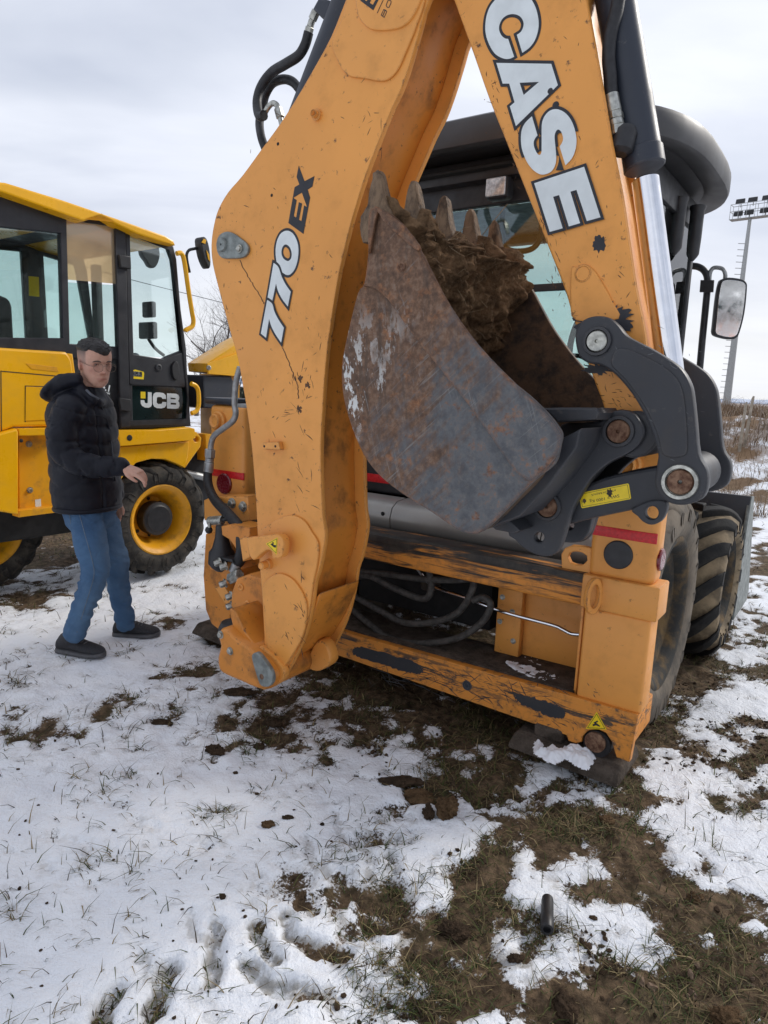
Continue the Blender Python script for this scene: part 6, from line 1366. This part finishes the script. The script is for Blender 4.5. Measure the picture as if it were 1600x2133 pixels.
# ------------------------------------------------------------------ what the wing mirror shows: a white truck and a hall behind us
TR = Frame((1.9, -21.0, -.03), 0)
trk = TR.root('white_truck'); trk.rotation_euler = (0, 0, math.radians(4))
tag(trk, 'white truck with dark window seen only in the wing mirror', 'truck')
simple('truck_white', (.78, .78, .76), .35, var=.04, scale=3)
TW = MT['truck_white']
tb = hexa('truck_body', trk, [(-1.05, -4.2, .55), (1.05, -4.2, .55), (1.05, 0, .55), (-1.05, 0, .55), (-1.0, -4.2, 2.6), (1.0, -4.2, 2.6), (.95, -.35, 2.55), (-.95, -.35, 2.55)], TW, .12)
hexa('windscreen', trk, [(-.75, -.12, 1.45), (.55, -.12, 1.45), (.50, -.30, 2.25), (-.70, -.30, 2.25), (-.75, -.02, 1.45), (.55, -.02, 1.45), (.50, -.20, 2.25), (-.70, -.20, 2.25)], MT['dark_glass'], .03)
rod('wiper', trk, (-.35, .0, 1.55), (.25, -.08, 1.85), .02, MT['galvanised'])
simple('orange_tape', (.65, .16, .03), .4)
for k in range(3): box('reflector', trk, (-.55 + .32 * k, .0, .85), (-.29 + .32 * k, .02, 1.02), MT['orange_tape'], .005); 
for k in range(2): box('reflector', trk, (-.2 + .32 * k, .0, 1.22), (.06 + .32 * k, .02, 1.36), MT['orange_tape'], .005)
for sx in (-.9, .9):
    for sy in (-.7, -3.3):
        w = lathe('wheel', trk, (sx, sy, .42), (1, 0, 0), [(-.15, .2), (-.15, .4), (-.12, .43), (.12, .43), (.15, .4), (.15, .2)], MT['tyre_lug'], 24)
hall = box('concrete_hall', None, (-14, -40, -.1), (18, -34, 8.0), simple('grey_cladding', (.34, .34, .33), .8, var=.1, scale=1.5), .05)
tag(hall, 'grey hall building seen only in the wing mirror', 'building')
# ------------------------------------------------------------------ the man in front of the yellow loader
FM = Frame((0, 3.70, 0), 0)
def H3(px, py, v=0.0): a = FM.P(px, py, v); return Vector((a[0], 3.70 + v, a[1]))
def loft_vf(rings, n=28, base=0, ex=2.2):
    """rings: (centre, x axis, y axis) with lengths as half sizes"""
    V = []; Fc = []
    for c, ax, ay in rings:
        for i in range(n):
            t = 2 * math.pi * i / n; a, b = math.cos(t), math.sin(t); e = 2 / ex
            V.append(c + ax * math.copysign(abs(a) ** e, a) + ay * math.copysign(abs(b) ** e, b))
    for k in range(len(rings) - 1):
        for i in range(n): j = (i + 1) % n; Fc.append((base + k * n + i, base + k * n + j, base + (k + 1) * n + j, base + (k + 1) * n + i))
    Fc.append(tuple(base + i for i in range(n))[::-1]); Fc.append(tuple(base + (len(rings) - 1) * n + i for i in range(n)))
    return V, Fc
def chain_vf(pts, radii, n=14, base=0, sub=5):
    """tapered limb with round ends"""
    q = [Vector(p) for p in spline3(pts, sub)]; r = list(np.interp(np.linspace(0, len(radii) - 1, len(q)), range(len(radii)), radii))
    d0 = (q[0] - q[1]).normalized(); d1 = (q[-1] - q[-2]).normalized()
    pre = [(q[0] + d0 * r[0] * s, r[0] * math.sqrt(1 - s * s)) for s in (.96, .75, .4)]; post = [(q[-1] + d1 * r[-1] * s, r[-1] * math.sqrt(1 - s * s)) for s in (.4, .75, .96)]
    P = [p for p, _ in pre] + q + [p for p, _ in post]; R_ = [x for _, x in pre] + r + [x for _, x in post]
    return tube_vf(P, R_, n, base)
def ell_vf(c, ax, ay, az, base=0, n=16):
    V = []; Fc = []; m = n // 2
    for i in range(1, m):
        p = math.pi * i / m
        for j in range(n): t = 2 * math.pi * j / n; V.append(c + az * math.cos(p) + (ax * math.cos(t) + ay * math.sin(t)) * math.sin(p))
    for i in range(m - 2):
        for j in range(n): k = (j + 1) % n; Fc.append((base + i * n + j, base + i * n + k, base + (i + 1) * n + k, base + (i + 1) * n + j))
    Fc.append(tuple(base + j for j in range(n))[::-1]); Fc.append(tuple(base + (m - 2) * n + j for j in range(n)))
    return V, Fc
class Clay:
    def __init__(s): s.V = []; s.F = []
    def add(s, fn, *a, **k): v, f = fn(*a, base=len(s.V), **k); s.V += v; s.F += f; return s
    def mesh(s, name, vox, smooth=4, fac=.5):
        me = meshdata(name, s.V, s.F); bm = bmesh.new(); bm.from_mesh(me); bmesh.ops.recalc_face_normals(bm, faces=bm.faces[:]); bm.to_mesh(me); bm.free()
        o = bpy.data.objects.new(name, me); COL.objects.link(o); m = o.modifiers.new('r', 'REMESH'); m.mode = 'VOXEL'; m.voxel_size = vox
        if smooth: m2 = o.modifiers.new('s', 'SMOOTH'); m2.factor = fac; m2.iterations = smooth
        dg = bpy.context.evaluated_depsgraph_get(); r = bpy.data.meshes.new_from_object(o.evaluated_get(dg)); bpy.data.objects.remove(o); return r
def mesh_arrays(me):
    n = len(me.vertices); a = np.empty(n * 3); me.vertices.foreach_get('co', a); b = np.empty(n * 3); me.vertices.foreach_get('normal', b); return a.reshape(n, 3), b.reshape(n, 3)
def displace(me, d):
    a, b = mesh_arrays(me); me.vertices.foreach_set('co', (a + b * d[:, None]).ravel()); me.update()
BFW = Vector((.93, -.37, 0)); BLF = Vector((.37, .93, 0)); UPZ = Vector((0, 0, 1))     # chest direction, his left, up
# ---- head
HF = Vector((.74, -.66, -.16)).normalized(); HU = (Vector((-.02, -.04, 1)) - HF * Vector((-.06, -.02, 1)).dot(HF)).normalized(); HL = HU.cross(HF).normalized()
HH = .240; HC = H3(209, 808, -.06) - HF * .068
HR = ((0, .058, .014, .012), (.04, .052, .032, .028), (.12, .036, .049, .052), (.22, .018, .059, .073), (.32, .006, .065, .085), (.42, 0, .070, .091), (.52, -.002, .074, .095), (.62, -.004, .077, .100), (.72, -.006, .077, .101), (.82, -.008, .073, .096), (.90, -.010, .062, .082), (.96, -.012, .042, .056), (1.0, -.012, .005, .007))
HT = np.array(HR)
FEAT = ((.365, 0, .028, .030, .12), (.42, 0, .019, .05, .085), (.48, 0, .011, .05, .08), (.345, .17, .008, .022, .08), (.345, -.17, .008, .022, .08), (.515, .42, -.014, .035, .19), (.515, -.42, -.014, .035, .19), (.575, .34, .006, .022, .26), (.575, -.34, .006, .022, .26), (.60, 0, .003, .03, .2), (.42, .78, .006, .06, .22), (.42, -.78, .006, .06, .22), (.245, 0, .007, .018, .30), (.222, 0, -.006, .008, .30), (.195, 0, .007, .018, .26), (.15, 0, -.005, .02, .3), (.07, 0, .006, .04, .3), (.29, .42, -.003, .05, .1), (.29, -.42, -.003, .05, .1))
def head_pt(t, ph, off=0.0):
    cf, hw, hd = (np.interp(t, HT[:, 0], HT[:, i]) for i in (1, 2, 3)); e = 2 / 2.25
    a, b = math.cos(ph), math.sin(ph); x = math.copysign(abs(a) ** e, a) * hd; y = math.copysign(abs(b) ** e, b) * hw
    k = off + sum(am * math.exp(-((t - tt) / st) ** 2 - ((ph - pp) / sp) ** 2) for tt, pp, am, st, sp in FEAT)
    L = math.hypot(x, y) + 1e-6
    return HC + HF * (cf + x * (1 + k / L)) + HL * (y * (1 + k / L)) + HU * (t * HH)
def head_vf(base=0, n=72, m=90):
    ts = np.concatenate([np.linspace(0, .9, m - 14), np.linspace(.91, 1, 14)]); V = []; Fc = []
    for t in ts:
        for i in range(n):
            ph = 2 * math.pi * i / n; ph = ph - 2 * math.pi if ph > math.pi else ph; V.append(head_pt(t, ph))
    for k in range(m - 1):
        for i in range(n): j = (i + 1) % n; Fc.append((base + k * n + i, base + k * n + j, base + (k + 1) * n + j, base + (k + 1) * n + i))
    Fc.append(tuple(base + i for i in range(n))[::-1]); Fc.append(tuple(base + (m - 1) * n + i for i in range(n))); return V, Fc
NB = HC - HF * .035 + HU * .03
neck0 = H3(180, 838, .0)
cl_ = Clay(); cl_.add(head_vf)
cl_.add(chain_vf, [NB + HU * .05, NB - HU * .01, neck0, neck0 - UPZ * .08], [.056, .056, .062, .075])
ears = []
for s in (-1, 1):
    c = head_pt(.46, s * 1.62) + HL * s * .006
    cl_.add(ell_vf, c, HF * .019 + HL * s * .008, HL * s * .008, HU * .033 - HF * .006); ears.append(c)
# trunk and limbs under the clothes, so that the body is whole
tr0, tr1, tr2 = H3(172, 870), H3(175, 950), H3(180, 1060)
cl_.add(loft_vf, [(neck0 - UPZ * .02, BFW * .06, BLF * .07), (tr0 + UPZ * .02, BFW * .095, BLF * .17), (tr1, BFW * .09, BLF * .13), (tr2 + BFW * .02, BFW * .075, BLF * .11), (tr2 + BFW * .02 - UPZ * .08, BFW * .055, BLF * .09)])
ARM_R = [H3(140, 852, -.17), H3(128, 905, -.20), H3(142, 950, -.21), H3(190, 970, -.21), H3(258, 972, -.20)]
ARM_L = [H3(200, 852, .17), H3(212, 910, .23), H3(222, 965, .24), H3(236, 1010, .22), H3(243, 1043, .18)]
LEG_R = [H3(175, 1062, -.085), H3(188, 1125, -.11), H3(197, 1192, -.13), H3(178, 1255, -.14), H3(156, 1325, -.15)]
LEG_L = [H3(206, 1064, .085), H3(226, 1120, .09), H3(243, 1180, .10), H3(250, 1240, .12), H3(263, 1302, .14)]
cl_.add(chain_vf, ARM_R, [.045, .042, .036, .036, .026]); cl_.add(chain_vf, ARM_L, [.045, .042, .036, .034, .026])
cl_.add(chain_vf, LEG_R, [.07, .065, .045, .036, .03]); cl_.add(chain_vf, LEG_L, [.07, .065, .045, .036, .03])
# right hand: fingers hanging loosely to the right, index stretched
w0 = H3(258, 972, -.20); hx = (H3(296, 985, -.22) - H3(262, 970, -.20)).normalized(); hy = Vector((.10, .95, .25)).normalized(); hy = (hy - hx * hy.dot(hx)).normalized(); hz = hx.cross(hy)
if hz.z < 0: hz = -hz
pc = w0 + hx * .055
cl_.add(loft_vf, [(w0 - hx * .01, hy * .024, hz * .020), (w0 + hx * .02, hy * .030, hz * .019), (w0 + hx * .055, hy * .040, hz * .017), (w0 + hx * .088, hy * .041, hz * .014), (w0 + hx * .098, hy * .036, hz * .010)])
for k, (o, L, curl) in enumerate(((-.031, .070, .30), (-.011, .078, .85), (.010, .072, 1.0), (.029, .056, 1.1))):
    p = w0 + hx * .088 + hy * o; d = hx.copy(); pts = [p]
    for j, s in enumerate((.45, .32, .23)):
        ang = curl * (.55, .65, .5)[j]; d = (d * math.cos(ang) - hz * math.sin(ang)).normalized(); pts.append(pts[-1] + d * L * s)
    cl_.add(chain_vf, pts, [.0095, .009, .0085, .0068], 10, sub=3)
pth = w0 + hx * .030 - hy * .030
cl_.add(chain_vf, [pth, pth + hx * .028 - hy * .016 - hz * .010, pth + hx * .056 - hy * .012 - hz * .022, pth + hx * .076 - hy * .004 - hz * .03], [.0125, .0115, .0095, .0075], 10, sub=3)
# left hand, mostly hidden behind the jacket
lw = ARM_L[-1]
cl_.add(loft_vf, [(lw, BFW * .026, BLF * .017), (lw - UPZ * .04, BFW * .036, BLF * .016), (lw - UPZ * .075, BFW * .036, BLF * .013)])
for k, o in enumerate((-.027, -.009, .009, .026)):
    p = lw - UPZ * .07 + BFW * o; cl_.add(chain_vf, [p, p - UPZ * .035 - BLF * .006, p - UPZ * .06 - BLF * .018], [.009, .0085, .007], 8, sub=2)
cl_.add(chain_vf, [lw - UPZ * .02 + BFW * .026, lw - UPZ * .05 + BFW * .045, lw - UPZ * .075 + BFW * .043], [.011, .010, .008], 8, sub=2)
bme = cl_.mesh('person', .0042, 2, .4)
def skin_mat():
    t = NT('skin'); c = t.attr('tone').outputs['Color']; n = t.noise(70, 4); t.col(t.mix(t.math('MULTIPLY', t.rng(n, .35, .7), .18), c, (.30, .12, .09))); t.set(rough=.5, sss=.12, spec=.35); t.b.inputs['Subsurface Radius'].default_value = (.012, .005, .003); t.bump(n, .12, .002); return t.m
a, _ = mesh_arrays(bme); rel = a - np.array(HC)
hz_ = rel @ np.array(HU) / HH; hf_ = rel @ np.array(HF); hl_ = rel @ np.array(HL); ph_ = np.arctan2(hl_, hf_ + .0)
tone = np.tile(np.array([.58, .335, .245]), (len(a), 1))
def tint(m, c): 
    global tone
    tone = tone * (1 - m[:, None]) + np.array(c) * m[:, None]
inh = (hz_ > -.02) & (np.hypot(hf_, hl_) < .14)
g2 = lambda t, p, st, sp: np.where(inh, np.exp(-((hz_ - t) / st) ** 2 - ((ph_ - p) / sp) ** 2), 0)
tint(.35 * g2(.365, 0, .05, .2), (.52, .17, .13)); tint(.35 * (g2(.40, .6, .08, .3) + g2(.40, -.6, .08, .3)), (.52, .20, .15))
tint(.7 * g2(.222, 0, .028, .27), (.36, .11, .09)); tint(.8 * g2(.222, 0, .006, .26), (.12, .035, .03))
tint(.35 * np.clip(g2(.12, 0, .09, .9) - g2(.222, 0, .03, .3), 0, 1), (.33, .185, .13))
tint(.55 * (g2(.50, .42, .03, .18) + g2(.50, -.42, .03, .18)), (.28, .12, .085))
side = np.where(inh, sstep(.86, 1.05, np.abs(ph_)) * sstep(.42, .56, hz_ + .06 * sstep(1.6, 2.4, np.abs(ph_))), 0); tint(.66 * side, (.20, .15, .13)); tint(.75 * side * sstep(.60, .80, hz_), (.05, .040, .036))
for e in ears: tint(.55 * np.exp(-np.sum((a - np.array(e)) ** 2, 1) / .028 ** 2), (.56, .20, .15))
at = bme.attributes.new('tone', 'FLOAT_COLOR', 'POINT'); at.data.foreach_set('color', np.concatenate([tone, np.ones((len(a), 1))], 1).ravel().astype(np.float32))
man = mk('person', bme, skin_mat(), None, 0); bme.shade_smooth()
tag(man, 'man with glasses in dark quilted jacket and blue jeans pointing to the right', 'person')
# ---- hair: short dark top
def hair():
    n, m = 64, 22; V = []; Fc = []
    R_ = random.Random(4)
    for k in range(m):
        for i in range(n):
            ph = -math.pi + 2 * math.pi * i / n; ap = abs(ph)
            lo = np.interp(ap, [0, .35, .6, .85, 1.05, 1.5, 2.4, 3.15], [.755, .77, .80, .82, .775, .765, .74, .72])
            lo -= .05 * math.exp(-((ph - .22) / .30) ** 2); lo += .022 * float(fbm(np.array([ph * 6.0]), np.array([1.0]), 0, 2, 3)[0])
            t = lo + (1.0 - lo) * (k / (m - 1)) ** .8
            lift = .006 * min(1, k / 4) * np.interp(ap, [0, .5, 3.1], [1.7, 1.0, .6]) + .0015
            p = head_pt(min(t, .999), ph, lift) + HU * (.007 * (k / (m - 1)) ** 1.5 + .001)
            V.append(p + Vector((R_.gauss(0, 1), R_.gauss(0, 1), R_.gauss(0, 1))) * (.0022 if k > 2 else .0010))
    for k in range(m - 1):
        for i in range(n): j = (i + 1) % n; Fc.append((k * n + i, k * n + j, (k + 1) * n + j, (k + 1) * n + i))
    Fc.append(tuple((m - 1) * n + i for i in range(n)))
    t = NT('dark_hair'); nz = t.noise(1.0, 4, .6, t.co((260, 260, 60))); t.col(t.mix(nz, (.006, .005, .005), (.022, .018, .016))); t.set(rough=.5); t.bump(nz, .6, .004)
    return mk('hair', meshdata('hair', V, Fc), t.m, man, 80)
hair()
BROW = simple('brow_hair', (.09, .055, .04), .8)
for s in (-1, 1):
    tube('eyebrow', man, [head_pt(.585, s * .14, .004), head_pt(.600, s * .30, .004), head_pt(.592, s * .50, .004), head_pt(.575, s * .62, .003)], [.0022, .0042, .0034, .0016], BROW, 8)
    ec = head_pt(.515, s * .40, -.003)
    v, f = ell_vf(ec, HF * .008, HL * .0125, HU * .0052, n=14); mk('eye', meshdata('eye', v, f), simple('eye_white', (.42, .36, .33), .2), man, 60)
    ic = ec + HF * .0052 - HL * .001; v, f = ell_vf(ic, HF * .0042, HL * .0052, HU * .0046, n=12); mk('iris', meshdata('iris', v, f), simple('iris_dark', (.02, .014, .010), .15), man, 60)
    tube('eyelid', man, [head_pt(.515, s * .24, .001), head_pt(.541, s * .33, .004), head_pt(.543, s * .45, .004), head_pt(.522, s * .58, .002)], [.0018, .0032, .0032, .0018], simple('eyelid_skin', (.26, .12, .085), .6), 8)
# glasses
gl = bpy.data.objects.new('glasses', None); COL.objects.link(gl); gl.parent = man
GM = simple('wire_frame', (.16, .13, .10), .3, .8)
gc0 = head_pt(.475, 0, .004)
for s in (-1, 1):
    c = gc0 + HL * s * .034 + HF * .004; R_ = [c + HL * .025 * math.cos(t) * (1 - .05 * math.cos(3 * t)) + HU * .022 * math.sin(t) for t in np.linspace(0, 2 * math.pi, 21)]
    tube('rim', gl, R_, .0011, GM, 6, 2)
    me = meshdata('lens', [c + HL * .0245 * math.cos(t) + HU * .0215 * math.sin(t) for t in np.linspace(0, 2 * math.pi, 20, endpoint=False)], [tuple(range(20))]); mk('lens', me, MT['eyeglass'], gl, 0)
    tube('temple', gl, [c + HL * s * .025 + HU * .006, head_pt(.50, s * .95, .006), head_pt(.53, s * 1.35, .005), head_pt(.545, s * 1.62, .006)], .0011, GM, 6)
tube('bridge', gl, [gc0 - HL * .010 + HF * .004 + HU * .006, gc0 + HF * .007 + HU * .010, gc0 + HL * .010 + HF * .004 + HU * .006], .0011, GM, 6)
# ---- jacket
jk = Clay()
RT = [(1056, 184, .148, .182), (1040, 183, .155, .190), (1000, 180, .154, .190), (950, 177, .148, .188), (905, 173, .146, .192), (865, 171, .138, .192), (840, 171, .125, .180), (822, 175, .098, .13), (812, 179, .082, .10), (805, 181, .074, .088)]
jk.add(loft_vf, [(H3(x, y), BFW * rx, BLF * ry) for y, x, rx, ry in RT], n=36, ex=2.3)
jk.add(chain_vf, [H3(146, 852, -.145)] + ARM_R[1:4] + [H3(252, 972, -.20)], [.080, .074, .066, .058, .046], 20)
jk.add(chain_vf, [H3(196, 852, .15)] + ARM_L[1:4] + [H3(242, 1030, .19)], [.08, .072, .062, .055, .045], 20)
# hood lying on the back
jk.add(ell_vf, H3(140, 806, -.01), (H3(100, 828) - H3(140, 806)).normalized() * .115, BLF * .135, Vector((.42, -.1, .9)) * .058)
jk.add(chain_vf, [H3(160, 790, -.11), H3(128, 795, -.10), H3(108, 815, -.04), H3(104, 820, .04), H3(125, 805, .12), H3(165, 795, .12)], [.030, .040, .046, .046, .04, .03], 14)
# stand-up collar
jk.add(chain_vf, [H3(164, 800, -.085), H3(182, 822, -.10), H3(203, 838, -.07), H3(212, 836, .0), H3(205, 818, .06), H3(178, 800, .08)], [.022, .022, .02, .02, .02, .02], 12)
jme = jk.mesh('jacket', .0075, 5)
a, nrm = mesh_arrays(jme); x, y, z = a.T
arm_d = np.min([np.linalg.norm(a - np.array(p), axis=1) for p in spline3(ARM_R, 8)], 0); on_arm = sstep(.115, .095, arm_d) * sstep(-.02, -.10, y - 3.70)
al = np.interp(np.arange(len(a)) * 0 + 0, [0, 1], [0, 0]); SP = np.array([np.array(p) for p in spline3(ARM_R, 10)]); seg = np.argmin(np.linalg.norm(a[:, None, :] - SP[None], axis=2), 1); al = np.concatenate([[0], np.cumsum(np.linalg.norm(np.diff(SP, axis=0), axis=1))])[seg]
hx_ = a @ np.array(BFW); wob = .022 * np.sin(hx_ * 22 + z * 9) + .016 * fbm(x * 6, y * 6, z * 6, 3, 3)
ph1 = np.abs(np.sin(math.pi * (z + wob) / .105)) ** .55; ph2 = np.abs(np.sin(math.pi * (al + .02 * np.sin(z * 40 + hx_ * 20)) / .085)) ** .55
q = (1 - on_arm) * ph1 + on_arm * ph2; smooth_top = sstep(1.42, 1.36, z) * .75 + .25; hem = sstep(.865, .89, z)
displace(jme, (q - .55) * .0115 * smooth_top * hem + .005 * fbm(x * 22, y * 22, z * 16, 8, 4))
a, nrm = mesh_arrays(jme)
# open front: a dark placket running down, pushed in
fr_ = (a - np.array(H3(176, 950))) @ np.array(BLF); ff_ = nrm @ np.array(BFW)
displace(jme, -.010 * np.exp(-((fr_ + .035) / .010) ** 2) * sstep(.3, .7, ff_))
t = NT('navy_quilt'); nz = t.noise(9, 5); fz = t.noise(240, 3); t.col(t.mix(t.rng(nz, .3, .7), (.0035, .0042, .0090), (.0065, .0075, .0145))); t.set(rough=.55, sheen=.02, spec=.28); t.bump(t.math('ADD', t.math('MULTIPLY', nz, 1.0), t.math('MULTIPLY', fz, .15)), .35, .006)
jkt = mk('jacket', jme, t.m, man, 0); jme.shade_smooth()
# hem and cuff bands
tube('jacket_hem', jkt, [H3(184, 1055) + BFW * .147 * math.cos(t_) + BLF * .186 * math.sin(t_) for t_ in np.linspace(0, 2 * math.pi, 25)], .014, t.m, 8, 2)
tube('cuff', jkt, [H3(249, 972, -.20), H3(255, 972, -.20), H3(261, 972, -.20)], [.050, .049, .043], t.m, 18)
fc = lambda s, zz_: H3(176, 950) + BLF * s
def on_front(px, py, lift=.0):
    """nearest jacket point seen at a pixel"""
    d = pxray(px, py); d = Vector(d / np.linalg.norm(d)); return d
from mathutils.bvhtree import BVHTree
_bv = BVHTree.FromPolygons([v.co[:] for v in jme.vertices], [tuple(p.vertices) for p in jme.polygons])
def jp3(px, py, out=.003):
    d = on_front(px, py); hit = _bv.ray_cast(Vector(CO), d)
    return hit[0] - d * out if hit[0] is not None else H3(px, py)
for pts in ([(184, 866), (205, 866), (222, 872)], [(184, 866), (188, 880), (203, 885), (222, 882)]): tube('pocket_seam', jkt, [jp3(*p, .001) for p in pts], .0035, t.m, 6)
tube('zip_edge', jkt, [jp3(*p, .002) for p in ((203, 828), (212, 850), (224, 880), (231, 920), (236, 960), (240, 1000), (243, 1045))], .0045, t.m, 8)
tube('shirt_collar', man, [jp3(*p, .002) for p in ((180, 812), (190, 822), (203, 830), (206, 832))], .007, simple('shirt_grey', (.10, .11, .13), .8), 8)
# ---- jeans
jn = Clay()
jn.add(loft_vf, [(H3(187, 1030), BFW * .112, BLF * .155), (H3(188, 1062), BFW * .116, BLF * .16), (H3(190, 1088), BFW * .108, BLF * .15), (H3(192, 1105), BFW * .08, BLF * .12)])
jn.add(chain_vf, [H3(176, 1068, -.075)] + LEG_R[1:4] + [H3(157, 1318, -.15)], [.094, .095, .077, .064, .060], 22)
jn.add(chain_vf, [H3(205, 1066, .08)] + LEG_L[1:4] + [H3(262, 1296, .14)], [.092, .088, .072, .062, .057], 22)
nme = jn.mesh('jeans', .0075, 5)
a, _ = mesh_arrays(nme); x, y, z = a.T
wr = sstep(.5, .12, z) * .6 + np.exp(-((z - .47) / .09) ** 2) * .5 + .3 + .5 * np.exp(-((z - .82) / .06) ** 2)
rg_ = 1 - np.abs(fbm(x * 5 + z * 6, y * 5, z * 13 + x * 9, 12, 3, .5)) * 2.2
displace(nme, .016 * wr * rg_ + .010 * fbm(x * 9, y * 9, z * 9, 17, 3) - .008)
t2 = NT('blue_denim'); nz = t2.noise(4.5, 5); fz = t2.noise(300, 3); zc_ = t2.sep(); fade = t2.rng(t2.noise(2.6, 3), .4, .68)
cD = t2.mix(t2.rng(nz, .3, .7), (.040, .088, .175), (.075, .150, .265)); cD = t2.mix(t2.math('MULTIPLY', fade, .55), cD, (.16, .27, .40)); t2.col(cD); t2.set(rough=.85, spec=.2); fo = t2.noise(1.0, 5, .6, t2.co((9, 9, 20), rot=(.3, .5, 0)), .6); t2.bump(t2.math('ADD', t2.math('ADD', nz, fo), t2.math('MULTIPLY', fz, .25)), .8, .018)
jns = mk('jeans', nme, t2.m, man, 0); nme.shade_smooth()
_bj = BVHTree.FromPolygons([v.co[:] for v in nme.vertices], [tuple(p.vertices) for p in nme.polygons])
def jn3(px, py, out=.001):
    d = on_front(px, py); hit = _bj.ray_cast(Vector(CO), d); return hit[0] - d * out if hit[0] is not None else H3(px, py, -.1)
SEAM = simple('seam_thread', (.13, .17, .22), .9)
tube('side_seam', jns, [jn3(*p) for p in ((163, 1062), (176, 1110), (190, 1160), (196, 1195), (186, 1235), (172, 1280), (160, 1318))], .0022, SEAM, 6)
tube('pocket_seam', jns, [jn3(*p) for p in ((142, 1060), (147, 1085), (146, 1092))], .002, SEAM, 6)
# ---- shoes
SU, SO, LA = simple('shoe_knit', (.030, .030, .034), .85, var=.3, scale=200, bump=.3), simple('shoe_sole', (.075, .075, .08), .6, var=.2), simple('shoe_lace', (.12, .12, .125), .8)
def shoe(heel, toe, ank):
    a_, b_ = Vector(gpt(*heel)), Vector(gpt(*toe)); zg_ = float(ground_height(np.array([(a_.x + b_.x) / 2]), np.array([(a_.y + b_.y) / 2]))[0]); a_.z = b_.z = zg_ - .004
    L = (b_ - a_); ln = L.length; f = L.normalized(); s = Vector((-f.y, f.x, 0)); rg = []; sl = []
    for t_, hw, hh in ((0, .018, .040), (.03, .030, .062), (.10, .037, .088), (.22, .039, .096), (.34, .041, .090), (.48, .045, .074), (.62, .050, .060), (.76, .050, .050), (.88, .043, .042), (.96, .028, .034), (1.0, .012, .024)):
        c = a_ + f * ln * t_; rg.append((c + UPZ * (.018 + hh / 2), s * hw, UPZ * hh / 2)); sl.append((c + UPZ * (.014 + .012 * max(0, t_ - .8) * 3), s * (hw + .005), UPZ * .016))
    sk = Clay(); sk.add(loft_vf, rg, n=26, ex=2.1)
    ak = Vector(ank); top = a_ + f * ln * .20 + UPZ * .075
    sk.add(chain_vf, [top, top.lerp(ak, .5), ak], [.046, .043, .040], 16)
    o = mk('shoe', sk.mesh('shoe', .005, 4), SU, man, 0); o.data.shade_smooth()
    V, Fc = loft_vf(sl, 24, 0, 3.2); mk('sole', meshdata('sole', V, Fc), SO, o, 45)
    for k in range(5):
        c = a_ + f * ln * (.36 + .065 * k) + UPZ * (.018 + np.interp(.36 + .065 * k, [.34, .48, .62, .76], [.090, .074, .060, .050]) + .002)
        tube('lace', o, [c - s * .022 - UPZ * .006, c + f * .006 + UPZ * .001, c + s * .022 - UPZ * .006], .0028, LA, 6)
shoe((120, 1348), (218, 1362), H3(157, 1322, -.15)); shoe((236, 1316), (333, 1318), H3(262, 1300, .14))
